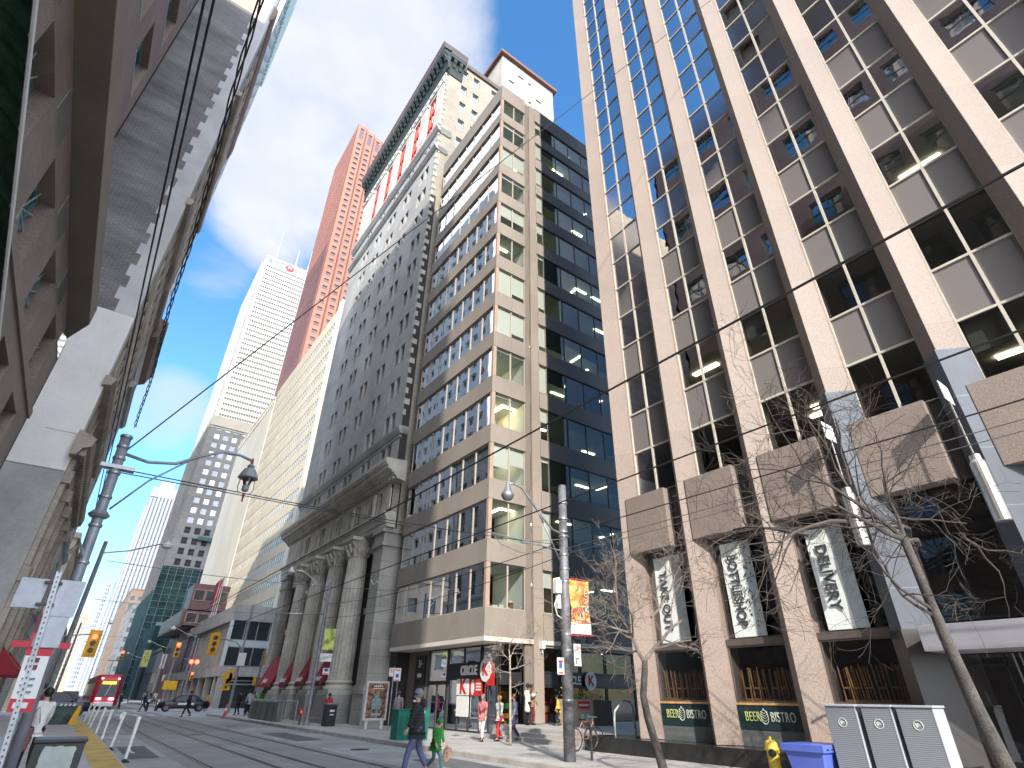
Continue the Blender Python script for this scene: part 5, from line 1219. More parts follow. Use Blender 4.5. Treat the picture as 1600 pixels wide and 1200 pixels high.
# perforated post with the grey backs of three signs
VP = thing('perforated_sign_post', 'perforated square steel post with the grey backs of three signs, at the left edge', 'sign post', (-.12, 5, .12))
px = lambda z: -.03-.088*z
mb = MB(); z = .12
mb.prism([(px(.12)-.015, 4.98), (px(.12)+.015, 4.98), (px(.12)+.015, 5.02), (px(.12)-.015, 5.02)], .12, 2.42, top=[(px(2.42)-.015, 4.98), (px(2.42)+.015, 4.98), (px(2.42)+.015, 5.02), (px(2.42)-.015, 5.02)])
mb.build('post', galv, VP)
mb = MB()
for k in range(70): z = .2+k*.032; mb.box(px(z)-.0035, px(z)+.0035, 4.974, 4.979, z, z+.012)
mb.build('post_holes', black, VP)
backm = M('sign_back_aluminium', (.33, .35, .38), .5, .15, 2.5, fine=.05, fsc=20, metal=.4)
for (x0, x1, z0, z1) in ((-.43, -.275, 2.18, 2.37), (-.215, -.07, 2.14, 2.375), (-.235, -.085, 1.95, 2.14)):
    mb = MB(); mb.prism([(x0, 5.03), (x1, 5.03), (x1, 5.036), (x0, 5.036)], z0, z1); mb.build('sign_plate', backm, VP, bevel=.004)
MB().box(-.30, -.2, 5.0, 5.03, 2.2, 2.215).box(-.30, -.2, 5.0, 5.03, 2.34, 2.355).build('bracket', black, VP)
# transit stop sign
TS = thing('transit_stop_sign', 'tall narrow streetcar stop sign, white with red ends, below the grey sign backs', 'stop sign', (-.32, 9.6, .12))
SX = lambda z: -.27-.06*(z-1.0)
def spanel(z0, z1, w, y, mi, mb): mb.prism([(SX(z0)-w, y), (SX(z0)+w, y), (SX(z0)+w, y+.03), (SX(z0)-w, y+.03)], z0, z1, mi, top=[(SX(z1)-w, y), (SX(z1)+w, y), (SX(z1)+w, y+.03), (SX(z1)-w, y+.03)])
mb = MB(); mb.tube([(SX(.12), 9.62, .12), (SX(2.6), 9.62, 2.6)], .025, 8); mb.build('post', galv, TS)
mb = MB(); spanel(1.62, 2.08, .12, 9.55, 1, mb); spanel(2.08, 2.34, .13, 9.55, 0, mb); spanel(2.34, 2.55, .13, 9.55, 3, mb); spanel(1.48, 1.62, .12, 9.55, 0, mb); mb.box(SX(2.2)-.3, SX(2.2)+.3, 9.53, 9.58, 2.17, 2.24, 0)
for k in range(2): z = 1.93+k*.08; mb.box(SX(z)-.08, SX(z)+.03, 9.535, 9.548, z, z+.05, 3)
for k in range(3): z = 1.68+k*.07; mb.box(SX(z)-.08, SX(z)+.05, 9.535, 9.548, z, z+.02, 2)
mb.box(SX(1.55)-.08, SX(1.55)+.06, 9.535, 9.548, 1.52, 1.58, 1)
mb.build('sign_board', [M('transit_red', (.55, .02, .04), .45), white, M('sign_grey_text', (.2, .2, .25), .5), M('transit_maroon', (.16, .02, .04), .5)], TS)
# white flexible lane posts
rb = M('rubber_black', (.02, .02, .02), .8, 0); fw_ = M('flexible_post_white', (.78, .77, .75), .5, .06, 4)
bl = [(2.1, 21.1, 2), (2.02, 25.6, 5), (1.95, 29.6, 2), (1.92, 33.6, 3), (1.85, 38.6, 9), (1.95, 43.2, 3), (1.9, 47.5, 4)]
ords = ['nearest', 'second nearest', 'third nearest', 'fourth nearest', 'fifth nearest', 'sixth nearest', 'farthest']
for k, (x, y, tl) in enumerate(bl):
    t = thing('lane_post', '%s white flexible lane post beside the yellow tactile strip' % ords[k] + (', with a bent top' if k == 1 else (', leaning most' if k == 4 else '')), 'bollard', (x, y, 0), 'white lane posts along the platform edge')
    mb = MB(); s = math.sin(rad(tl)); mb.tube([(x, y, .03), (x+s*.5, y, .5), (x+s*(1.0 if k != 1 else 1.0), y, 1.02)], [.042, .042, .05], 10); mb.lathe((x+s, y, 1.0), [(.05, 0), (.062, .03), (.06, .09), (.01, .1)], 10)
    if k == 1: mb.cbox((x+s-.05, y, .98), (.1, .04, .16))
    mb.build('post', fw_, t); MB().lathe((x, y, 0), [(.13, .004), (.12, .03), (.06, .05), (.055, .09)], 12).build('base', rb, t)
# cable reels: grey-painted patch cabinet at bottom left, ramp board
C1 = thing('black_cabinet', 'low black cabinet with a pale grey painted-over patch, at the bottom left', 'cabinet', (.14, 6.15, .12))
mb = MB(); mb.box(-.02, .30, 6.0, 6.3, .12, 1.36); mb.box(-.03, .31, 5.99, 6.31, 1.36, 1.385); mb.build('body', M('cabinet_black', (.018, .02, .022), .45, .2, 4), C1, bevel=.006)
random.seed(4); pts = []
for i in range(30):
    a = i/30*2*math.pi; c, s = math.cos(a), math.sin(a); q = max(abs(c), abs(s)); pts.append((.145+.105*c/q+random.uniform(-.004, .004), 5.985, 1.255+.085*s/q+random.uniform(-.005, .005)))
MB().face(pts).build('painted_patch', M('patch_grey_green', (.34, .38, .35), .8, .1, 8), C1)
C2 = thing('ramp_board', 'black and yellow kerb ramp board with a white toothed top, standing on the platform', 'barrier', (.7, 44, .12))
mb = MB(); mb.prism([(.05, 42.9), (1.0, 42.9), (1.0, 43.3), (.05, 43.3)], .12, 1.0, top=[(.3, 43), (1.2, 43), (1.2, 43.2), (.3, 43.2)]); mb.build('board', M('board_mural', (.06, .09, .08), .7, .5, 2.5), C2)
mb = MB(); mb.face([(1.0, 42.88, .12), (1.38, 42.88, .12), (1.36, 42.95, 1.02), (1.2, 42.98, 1.02)]); mb.face([(1.0, 43.32, .12), (1.2, 43.22, 1.02), (1.36, 43.25, 1.02), (1.38, 43.32, .12)]); mb.face([(1.38, 42.88, .12), (1.38, 43.32, .12), (1.36, 43.25, 1.02), (1.36, 42.95, 1.02)]); mb.build('yellow_end', M('safety_yellow', (.75, .42, .02), .6, .1, 3), C2)
mb = MB()
for k in range(4): mb.prism([(.34+k*.2, 42.97), (.44+k*.2, 42.97), (.44+k*.2, 43.2), (.34+k*.2, 43.2)], 1.0, 1.1, top=[(.38+k*.2, 42.99), (.46+k*.2, 42.99), (.46+k*.2, 43.18), (.38+k*.2, 43.18)])
mb.build('white_teeth', white, C2)
# green utility boxes
ug = M('utility_green', (.01, .17, .12), .45, .12, 2); sil = M('silver_sticker', (.6, .62, .62), .35, .3, 9, metal=.3)
for k, (x, y, w, d, h) in enumerate(((11.42, 23.25, .52, .62, 1.02), (11.98, 22.85, .62, .7, 1.04))):
    t = thing('utility_box', ('left hand green utility box by the kerb' , 'right hand green utility box by the kerb, with silver stickers')[k], 'utility box', (x, y, .15), 'green utility boxes by the kerb')
    mb = MB(); mb.box(x, x+w, y, y+d, .15, .15+h); mb.box(x-.02, x+w+.02, y-.02, y+d+.02, .15+h, .19+h); mb.build('cabinet', ug, t, bevel=.015)
    mb = MB(); 
    for q in range(2): mb.box(x+.05+q*w*.5, x+w*.45+q*w*.5, y-.012, y, .3, 1.0)
    mb.build('door', M('utility_green_dark', (.008, .12, .09), .45, .12, 2), t, bevel=.01)
    if k: mb = MB(); mb.cbox((x+.12, y-.016, 1.1), (.14, .006, .18)); mb.cbox((x+.33, y-.016, 1.12), (.16, .006, .1)); mb.cbox((x+.3, y-.016, .93), (.1, .006, .12)); mb.build('sticker', sil, t)
# advertising panel, litter bin, sign post, red hydrant, retaining wall
AD = thing('advertising_panel', 'framed street poster of a dark figure on a stand, before the bank end', 'advertising panel', (13.6, 31, .15))
mb = MB(); mb.box(13.2, 14.5, 31.0, 31.14, .55, 2.35); mb.box(13.35, 13.5, 31.02, 31.12, .15, .55); mb.box(14.2, 14.35, 31.02, 31.12, .15, .55); mb.build('frame', M('ad_frame', (.62, .63, .65), .4), AD, bevel=.01)
pm = bannermat('poster_picture', (.03, .03, .035), (.22, .10, .05), (.35, .2, .12), 6)
MB().box(13.3, 14.4, 30.99, 31.0, .65, 2.25).build('poster', pm, AD)
mb = MB(); f = [(13.6, 1.05), (13.55, 1.4), (13.7, 1.6), (13.78, 1.62), (13.74, 1.75), (13.85, 1.88), (13.97, 1.75), (13.93, 1.62), (14.02, 1.58), (14.14, 1.4), (14.1, 1.05)]; mb.face([(x, 30.985, z) for x, z in f]); mb.build('poster_figure', M('poster_figure_blue', (.25, .36, .38), .6, .3, 9), AD)
mb = MB()
for q in range(5): mb.box(13.6+q*.11, 13.68+q*.11, 30.98, 30.99, 2.08, 2.15)
for q in range(6): mb.box(13.58+q*.11, 13.66+q*.11, 30.98, 30.99, 1.98, 2.03)
mb.build('poster_title', white, AD); mb = MB()
for q in range(5): mb.box(13.6+q*.11, 13.69+q*.11, 30.98, 30.99, .78, .87)
mb.build('poster_caption', M('poster_cyan', (.2, .5, .7), .6), AD)
SP = thing('parking_sign_post', 'thin post with two small parking signs beside the poster panel', 'sign post', (14.0, 29.6, .15))
mb = MB(); mb.tube([(14.0, 29.6, .15), (14.0, 29.6, 3.0)], .03, 8); mb.tube([(14.28, 29.6, .15), (14.28, 29.6, 2.9)], .02, 8); mb.build('post', galv, SP)
psign(SP, 14.2, 29.55, 2.35, 2.95, .38, 'B'); psign(SP, 13.83, 29.55, 2.55, 2.95, .24, 'P')
LBn = thing('litter_bin', 'black street litter bin with pale marks by the bluish lamp pole', 'litter bin', (12.9, 35, .15))
mb = MB(); mb.box(12.6, 13.2, 34.8, 35.4, .15, 1.2); mb.build('bin', black, LBn, bevel=.03); MB().box(12.55, 13.25, 34.75, 35.45, 1.2, 1.28).build('lid', M('bin_lid_grey', (.2, .21, .22), .5), LBn, bevel=.02)
mb = MB(); mb.box(12.78, 13.05, 34.785, 34.8, .85, .95); mb.box(12.8, 13.02, 34.785, 34.8, .68, .74); mb.build('mark', white, LBn)
RH = thing('standpipe', 'short red and brown standpipe with a white dot by the lamp pole', 'standpipe', (11.95, 37.2, .15))
MB().tube([(11.95, 37.2, .15), (11.95, 37.2, .6)], .06, 8).build('pipe', M('rusty', (.12, .07, .05), .8), RH); MB().lathe((11.95, 37.2, .6), [(.1, 0), (.13, .05), (.13, .3), (.05, .36)], 12).build('cap', redv, RH)
MB().cbox((11.9, 37.07, .8), (.09, .02, .1)).build('dot', white, RH)
CW = thing('concrete_stair_wall', 'low stained concrete wall with a pale handrail, by the crossing before the bank', 'wall', (12.2, 44, .15))
cst = M('stained_concrete', (.27, .265, .245), .9, .3, .9, fine=.15, fsc=15, bump=.3, stretch=(1, 1, .3))
mb = MB(); mb.box(11.75, 12.15, 41.4, 48.5, .1, 1.22); mb.box(12.15, 13.4, 48.1, 48.5, .1, 1.22); mb.build('wall', cst, CW)
mb = MB(); mb.tube([(11.95, 38.2, 1.32), (11.95, 48.4, 1.32)], .035, 6)
for y in (38.2, 41.0, 44.5, 48.3): mb.tube([(11.95, y, .15), (11.95, y, 1.32)], .03, 6)
mb.build('handrail', M('pale_rail', (.45, .48, .48), .4, .05, 2, metal=.4), CW)
# bike post, bicycle, planter, loop rail, dome
BP = thing('bicycle_stand', 'black ring and post bicycle stand at the kerb beside the thick pole', 'bicycle stand', (12.95, 13.75, .15))
mb = MB(); mb.tube([(12.85, 13.6, .15), (12.85, 13.6, 1.15)], .035, 8)
for i in range(20): a = i*math.pi/10; b = a+math.pi/10; mb.tube([(12.85+.26*math.cos(a), 13.6, .68+.26*math.sin(a)), (12.85+.26*math.cos(b), 13.6, .68+.26*math.sin(b))], .02, 5)
mb.build('ring_post', M('black_metal_worn', (.05, .05, .055), .5, .2, 6), BP)
BK = thing('bicycle', 'small bicycle leaning on the stone steps behind the ring stand', 'bicycle', (14.6, 16.2, .15))
def wheel(mb, c, r, ax=(1, 0)):
    d = Vector((ax[0], ax[1], 0))
    for i in range(18):
        a = i*math.pi/9; b = a+math.pi/9; mb.tube([Vector(c)+d*r*math.cos(a)+Vector((0, 0, r*math.sin(a))), Vector(c)+d*r*math.cos(b)+Vector((0, 0, r*math.sin(b)))], .02, 5)
    for i in range(8): a = i*math.pi/4; mb.tube([Vector(c), Vector(c)+d*r*math.cos(a)+Vector((0, 0, r*math.sin(a)))], .004, 3)
for x in (14.35, 15.35): mb = MB(); wheel(mb, (x, 15.95, .49), .32); mb.build('wheel', rb, BK)
mb = MB(); A = lambda x, z: (x, 15.95, z); mb.tube([A(14.35, .49), A(14.7, .98), A(15.2, 1.0), A(15.35, .49)], .015, 5); mb.tube([A(14.7, .95), A(14.95, .5), A(15.2, .98)], .015, 5); mb.tube([A(14.35, .49), A(14.95, .5)], .012, 5); mb.build('frame', M('bike_orange', (.35, .12, .06), .4), BK)
mb = MB(); mb.cbox((14.7, 15.95, 1.05), (.22, .1, .05)); mb.build('saddle', black, BK); mb = MB(); mb.tube([(15.2, 15.75, 1.12), (15.2, 16.15, 1.12)], .014, 5); mb.tube([A(15.2, 1.0), A(15.2, 1.12)], .014, 5); mb.build('handlebar', alu, BK)
PLt = thing('planter', 'large beige and brown planter box full of green and yellow plants beside the shop pillar', 'planter', (20.4, 22.3, .58))
mb = MB(); mb.box(18.9, 20.1, 21.0, 22.2, .58, 1.62, 0); mb.box(20.1, 21.3, 21.0, 22.2, .58, 1.60, 1); mb.build('box', [M('planter_beige', (.5, .42, .33), .8, .06, 1), M('planter_brown', (.17, .12, .10), .7, .1, 1)], PLt, bevel=.01)
mb = MB(); mb.box(19.15, 19.85, 20.985, 21.0, 1.25, 1.55, 0); s = mb.build('notice', redv, PLt); mb = MB(); mb.box(19.2, 19.8, 20.98, 20.985, 1.36, 1.44); mb.box(19.3, 19.5, 20.98, 20.985, .8, 1.05); mb.box(19.6, 19.8, 20.98, 20.985, .8, 1.05); mb.build('notice_mark', white, s)
mb = MB(); random.seed(8)
for k in range(420):
    x = random.gauss(20.0, .55); y = random.uniform(21.0, 22.2); z = 1.6+abs(random.gauss(0, .22)); r = random.uniform(.05, .12); a = random.uniform(0, 6.3); b = random.uniform(-.8, .9)
    d = Vector((math.cos(a)*math.cos(b), math.sin(a)*math.cos(b), math.sin(b)))*r*1.6; s = Vector((-math.sin(a), math.cos(a), 0))*r*.4; c = Vector((x, y, z)); mb.face([c, c+d*.5+s, c+d, c+d*.5-s], random.choice((0, 0, 1, 1, 2)))
mb.build('plants', [M('leaf_green', (.07, .14, .03), .6, .2, 4), M('leaf_light', (.2, .25, .05), .6, .2, 4), M('flower_yellow', (.65, .45, .08), .7)], PLt)
LR = thing('loop_handrail', 'white painted loop handrail on the stone ledge left of the first granite fin', 'handrail', (16.5, 15.9, .57))
MB().tube([(15.9, 15.6, .55), (15.9, 15.6, 1.05), (15.95, 15.6, 1.3), (16.4, 15.6, 1.62), (16.7, 15.6, 1.6), (16.85, 15.6, 1.45), (16.95, 15.6, .56)], .035, 8).build('rail', M('worn_white_pipe', (.6, .6, .54), .5, .15, 6), LR, smooth=True)
DM = thing('round_litter_bin', 'round dark bin with a pale front beside the first granite fin', 'litter bin', (18.2, 15.6, .57))
mb = MB(); mb.lathe((17.6, 15.5, .58), [(.2, 0), (.34, .3), (.4, .75), (.36, 1.05), (.2, 1.28), (.02, 1.33)], 18); mb.build('body', M('dome_dark', (.09, .11, .15), .25, .2, 3, metal=.4), DM, smooth=True)
mb = MB(); mb.prism([(17.17, 15.1), (17.32, 15.0), (17.42, 15.2), (17.28, 15.34)], .75, 1.5, top=[(17.2, 15.15), (17.34, 15.05), (17.4, 15.2), (17.28, 15.3)]); mb.build('front_flap', M('dome_front', (.5, .46, .4), .7), DM)
# fire hydrant
hy = M('hydrant_yellow', (.70, .52, .06), .4, .12, 5, fine=.05, fsc=30)
HY = thing('fire_hydrant', 'yellow fire hydrant with a black side cap, in front of the black ledge', 'hydrant', (14.5, 9.0, .15))
c = (14.55, 9.0, .15)
MB().lathe(c, [(.18, 0), (.18, .04), (.135, .06), (.135, .46), (.17, .48), (.17, .52), (.15, .54), (.145, .62), (.1, .68), (.03, .70)], 18).build('barrel', hy, HY, smooth=True)
MB().lathe((c[0], c[1], .84), [(.02, 0), (.028, .01), (.025, .07)], 5).build('top_nut', hy, HY)
MB().lathe((c[0]+.1, c[1]-.02, .6), [(.045, 0), (.045, .06), (.055, .065), (.055, .1), (.02, .12)], 12, 0, 'X').build('side_outlet', hy, HY)
MB().lathe((c[0]-.08, c[1]-.08, .58), [(.07, 0), (.07, -.05), (.085, -.06), (.085, -.1), (.03, -.12)], 14, 0, 'X').build('black_cap', black, HY)
# blue tote
BB = thing('blue_tote_box', 'blue plastic tote box standing right of the yellow hydrant', 'box', (14.2, 8, .15))
bp_ = M('blue_plastic', (.10, .15, .55), .4, .05, 3); mb = MB()
mb.prism([(13.98, 7.5), (14.72, 7.5), (14.72, 8.2), (13.98, 8.2)], .15, .84, top=[(13.86, 7.36), (14.86, 7.36), (14.86, 8.3), (13.86, 8.3)]); mb.build('tub', bp_, BB, bevel=.02)
mb = MB(); mb.box(13.84, 14.88, 7.33, 7.37, .70, .84); mb.box(13.84, 14.88, 8.28, 8.33, .70, .84); mb.box(13.82, 13.86, 7.33, 8.33, .7, .84); mb.box(14.86, 14.9, 7.33, 8.33, .7, .84); mb.build('rim', bp_, BB, bevel=.01)
mb = MB()
for x in (13.95, 14.15, 14.3, 14.5, 14.65): mb.box(x, x+.09, 7.318, 7.332, .74, .77)
mb.build('rim_slots', M('blue_shadow', (.02, .03, .15), .6), BB)
# community mailboxes
mw = M('mailbox_grey', (.20, .215, .24), .45, .06, 2, metal=.3); 
m_ = bpy.data.materials.new('mailbox_wave'); m_.use_nodes = True; t_ = m_.node_tree; wv = t_.nodes.new('ShaderNodeTexWave'); wv.bands_direction = 'Z'; wv.inputs['Scale'].default_value = 9; wv.inputs['Distortion'].default_value = 3.5; wv.inputs['Detail'].default_value = 1; wv.inputs['Detail Scale'].default_value = .6
g_ = t_.nodes.new('ShaderNodeNewGeometry'); mp_ = t_.nodes.new('ShaderNodeMapping'); mp_.inputs['Scale'].default_value = (1, .35, 1); t_.links.new(g_.outputs['Position'], mp_.inputs[0]); t_.links.new(mp_.outputs[0], wv.inputs['Vector'])
r_ = t_.nodes.new('ShaderNodeValToRGB'); r_.color_ramp.elements[0].color = (.13, .145, .165, 1); r_.color_ramp.elements[1].color = (.27, .29, .32, 1); t_.links.new(wv.outputs['Color'], r_.inputs[0]); t_.links.new(r_.outputs[0], t_.nodes['Principled BSDF'].inputs['Base Color']); t_.nodes['Principled BSDF'].inputs['Roughness'].default_value = .45
lab = ['leftmost of the three grey mailbox cabinets with a wave pattern', 'middle one of the three grey mailbox cabinets with a wave pattern', 'rightmost of the three grey mailbox cabinets with a wave pattern']
for k, (ya, yb) in enumerate(((7.28, 6.62), (6.5, 5.9), (5.8, 5.12))):
    t = thing('mailbox', lab[k], 'mailbox', (14.5, ya, .15), 'community mailboxes beside the pub entrance')
    mb = MB(); mb.box(14.2, 14.75, yb, ya, .3, 1.585); mb.build('cabinet', m_, t, bevel=.012); mb = MB(); mb.box(14.17, 14.78, yb-.03, ya+.03, 1.585, 1.63); mb.build('lid', M('mailbox_light', (.42, .44, .47), .45), t, bevel=.01)
    MB().box(14.3, 14.7, yb+.1, ya-.1, .15, .3).build('foot', black, t); MB().box(14.194, 14.76, yb-.004, yb+.012, .32, 1.57).build('edge_strip', MC['mailbox_light'], t)
    yc = (ya+yb)/2; mb = MB()
    for i in range(20): a = i*math.pi/10; b = a+math.pi/10; mb.tube([(14.192, yc+.085*math.cos(a), 1.28+.085*math.sin(a)), (14.192, yc+.085*math.cos(b), 1.28+.085*math.sin(b))], .006, 4)
    mb.face([(14.188, yc+.06, 1.32), (14.188, yc-.055, 1.27), (14.188, yc, 1.265), (14.188, yc+.035, 1.23)]); mb.face([(14.188, yc+.03, 1.33), (14.188, yc-.05, 1.29), (14.188, yc-.01, 1.275)]); mb.build('round_emblem', white, t)
# ------------------------------------------------------------------ traffic signals at the crossing
tyel = M('signal_yellow', (.72, .36, .01), .5, .05, 3); tred = M('signal_red_lit', (1, .04, .02), .4, 0, emit=6); toff = M('signal_lens_dark', (.05, .03, .02), .3)
def head(pa, x, y, z, lit=None, s=1.0, face=-1, back=False):
    mb = MB(); mb.box(x-.18*s, x+.18*s, y-.1, y+.12, z-.55*s, z+.55*s)
    if back: mb.box(x-.3*s, x+.3*s, y+.0, y+.03, z-.68*s, z+.68*s)
    h = mb.build('signal_head', tyel, pa, bevel=.03)
    for k, zz in enumerate((.35, 0, -.35)):
        m = tred if (lit == 'r' and k == 0) else toff
        mb = MB(); mb.lathe((x, y+face*.1, z+zz*s), [(.01, 0), (.13*s, 0), (.13*s, face*.03), (.01, face*.035)], 14, 0, 'Y'); mb.build('lens', m, h)
        mb = MB(); mb.lathe((x, y+face*.1, z+zz*s), [(.15*s, 0), (.15*s, face*.22)], 12, 0, 'Y', 0, math.pi); mb.build('visor', tyel, h)
def sigpole(lab, x, y, h, z0=.15): 
    t = thing('traffic_signal_pole', lab, 'traffic signal', (x, y, z0), 'traffic signals at the crossing'); MB().tube([(x, y, z0), (x, y, h)], [.13, .09], 10).build('pole', polem, t); return t
t = sigpole('grey signal pole with an arm holding the large yellow signal, right of the police car', 13.3, 62.5, 9.5)
MB().tube([(13.3, 62.5, 5.4), (12.6, 62.5, 6.0), (11.4, 62.5, 6.25), (10.6, 62.5, 6.25)], .05, 8).build('arm', polem, t); head(t, 10.6, 62.4, 5.75, None, 1.45, -1, True); head(t, 12.75, 62.3, 3.2, None, 1.0, 1); head(t, 12.55, 62.3, 2.5, None, .8, 1)
mb = MB(); mb.prism([(13.0, 62.2), (13.7, 62.2), (13.7, 62.22), (13.0, 62.22)], 4.0, 5.1); mb.build('street_sign', white, t); mb = MB(); mb.T = Matrix.Translation((12.5, 62.2, 3.0)) @ Matrix.Rotation(rad(45), 4, 'Y'); mb.box(-.42, .42, 0, .03, -.42, .42); mb.build('diamond_sign', tyel, t); MB().box(12.1, 12.9, 62.2, 62.23, 1.95, 2.3).build('warning_plate', tyel, t)
t = sigpole('slanting silver pole with two small signals by the bank end', 15.2, 62.0, 5.3); head(t, 15.45, 61.9, 4.6, None, .95, 1); head(t, 14.9, 61.9, 2.75, None, .7, 1)
t = sigpole('dark far side signal pole with a red lit yellow head and a yellow plate', 9.9, 80.5, 6.8); head(t, 9.9, 80.2, 6.1, 'r', 1.45); MB().box(9.5, 10.9, 80.1, 80.14, 2.0, 2.9).build('warning_plate', tyel, t)
t = sigpole('black pole with red lights beside the parked police car, far side of the crossing', 11.9, 80.8, 7.5); head(t, 12.2, 80.5, 3.4, 'r', .8); mb = MB(); mb.sph((11.75, 80.3, 4.9), .22, 10); mb.sph((12.35, 80.3, 4.9), .22, 10); mb.build('red_lamps', tred, t); MB().tube([(10.9, 80.6, 5.2), (12.6, 80.6, 5.1)], .05, 6).build('arm', polem, t)
t = sigpole('pole on the left far corner with a tall yellow signal over the road', -1.5, 80.5, 7.5); MB().tube([(-1.5, 80.5, 6.9), (1.6, 80.5, 7.3)], .06, 8).build('arm', polem, t); head(t, 1.5, 80.2, 6.3, 'r', 2.0, -1, True)
t = sigpole('short pole with a small red signal, farthest right of the distant crossing', 9.0, 150, 5.0); head(t, 8.6, 149.8, 8.4, 'r', 1.6); MB().tube([(9, 150, 5), (8.6, 150, 8.8)], .06, 6).build('arm', polem, t)
# small street signs, cones
cone = M('cone_orange', (.85, .09, .02), .5, .05, 4)
for k, (x, y) in enumerate(((11.2, 53.5), (13.6, 52.2))):
    t = thing('traffic_cone', ('orange traffic cone by the grey signal pole', 'orange traffic cone beside the concrete stair wall')[k], 'cone', (x, y, 0), 'orange traffic cones'); z0 = .0 if k == 0 else .15
    MB().lathe((x, y, z0+.04), [(.15, 0), (.03, .92)], 12).build('cone', cone, t, smooth=True); MB().box(x-.22, x+.22, y-.22, y+.22, z0, z0+.04).build('base', rb, t); MB().lathe((x, y, z0+.5), [(.094, 0), (.068, .2)], 12).build('reflective_band', white, t)
# shop signs and small banners beyond the crossing
def flatsign(nm, lab, cat, x0, x1, y, z0, z1, m, post=True):
    t = thing(nm, lab, cat, ((x0+x1)/2, y, 0)); MB().box(x0, x1, y, y+.08, z0, z1).build('panel', m, t)
    if post: MB().tube([(x0-.1, y, .15), (x0-.1, y, z1+.3)], .08, 6).build('post', polem, t)
    return t
flatsign('street_banner', 'pale yellow street banner on a dark pole, before the netted building', 'banner', 9.9, 11.0, 120, 5.4, 8.0, bg1)
flatsign('shop_sign', 'cream lettered shop sign over the dark shopfronts', 'sign', 15.6, 19, 144, 6.6, 8.4, M('cream_sign', (.65, .6, .35), .6, .3, 1.2), False)
flatsign('pedestrian_sign', 'small white sign board by the yellow street banner', 'sign', 12.6, 13.3, 118, 5.2, 7.4, white)
# ================================================================== bare trees
def tree(lab, base, path, radii, seeds, bark, twig, tr=.9, n_sub=5, seed=1, spread=1.0, group=None, lim=None):
    random.seed(seed); t = thing('bare_tree', lab, 'tree', base, group)
    MB().tube(path, radii, 10).build('trunk', bark, t, smooth=True)
    mb = MB(); cnt = [0]
    def grow(p, d, r, L, dep):
        if cnt[0] > 5200: return
        n = 4; pts = [Vector(p)]; rs = [r]; dd = Vector(d).normalized()
        for i in range(n):
            dd = (dd + Vector((random.uniform(-1, 1), random.uniform(-1, 1), random.uniform(-.9, .9)))*.34*spread).normalized()
            if lim and not lim(pts[-1]+dd*L/n): dd = (dd*.4 + (Vector(lim.c)-pts[-1]).normalized()*.5).normalized()
            pts.append(pts[-1]+dd*L/n); rs.append(max(.0035, r*(1-.45*(i+1)/n)))
        mb.tube(pts, rs, 6 if r > .02 else 4 if r > .008 else 3, cap=False); cnt[0] += 1
        if dep <= 0: return
        k = random.choice((2, 3, 3, 4)) if dep > 1 else random.choice((2, 3, 4))
        for q in range(k):
            i = random.randint(1, n); a = random.uniform(0, 6.28); u = dd.orthogonal().normalized(); v = dd.cross(u)
            nd = (dd*random.uniform(.35, 1.1) + (u*math.cos(a)+v*math.sin(a))*random.uniform(.5, 1.1) + Vector((0, 0, .12))).normalized()
            grow(pts[i], nd, rs[i]*random.uniform(.5, .72), L*random.uniform(.55, .85), dep-1)
    for (p, d, r, L, dep) in seeds: grow(p, d, r, L, dep)
    mb.build('crown', twig, t); return t
bark1 = M('bark_grey_brown', (.095, .085, .078), .9, .25, 3, fine=.3, fsc=40, bump=.6); bark2 = M('bark_pale', (.40, .36, .30), .9, .2, 4, fine=.2, fsc=40, bump=.3)
twig1 = M('twig_brown', (.085, .07, .06), .85, .2, 5); twig2 = M('twig_pale', (.42, .36, .30), .85, .15, 5)
bx, by = 11.6, 10.0
tree('slim bare tree with curved trunk and dense crooked twigs, left of the take out banner', (11.7, 10, .15),
     [(11.72, 10, .1), (11.55, 10, .6), (11.3, 10, 1.3), (11.22, 10, 1.75), (11.35, 10, 2.25), (11.4, 10, 2.5)], [.115, .095, .085, .08, .075, .065],
     [((11.4, 10, 2.45), (-.55, .1, .75), .05, 1.2, 5), ((11.4, 10, 2.5), (.45, 0, 1), .055, 1.4, 4), ((11.0, 10.1, 3.2), (-.6, .3, .6), .035, .95, 5), ((10.6, 10, 3.7), (-.5, -.2, .8), .032, .9, 5), ((11.7, 9.9, 3.5), (.5, -.1, .8), .035, 1.3, 4), ((12.0, 9.9, 4.2), (.8, .2, .35), .03, 1.2, 4), ((10.9, 10, 3.1), (-.9, .1, .15), .03, 1.0, 4), ((10.5, 10, 4.0), (.2, .1, .9), .03, .8, 4)],
     bark1, M('twig_mid', (.20, .165, .14), .85, .2, 5), seed=5)
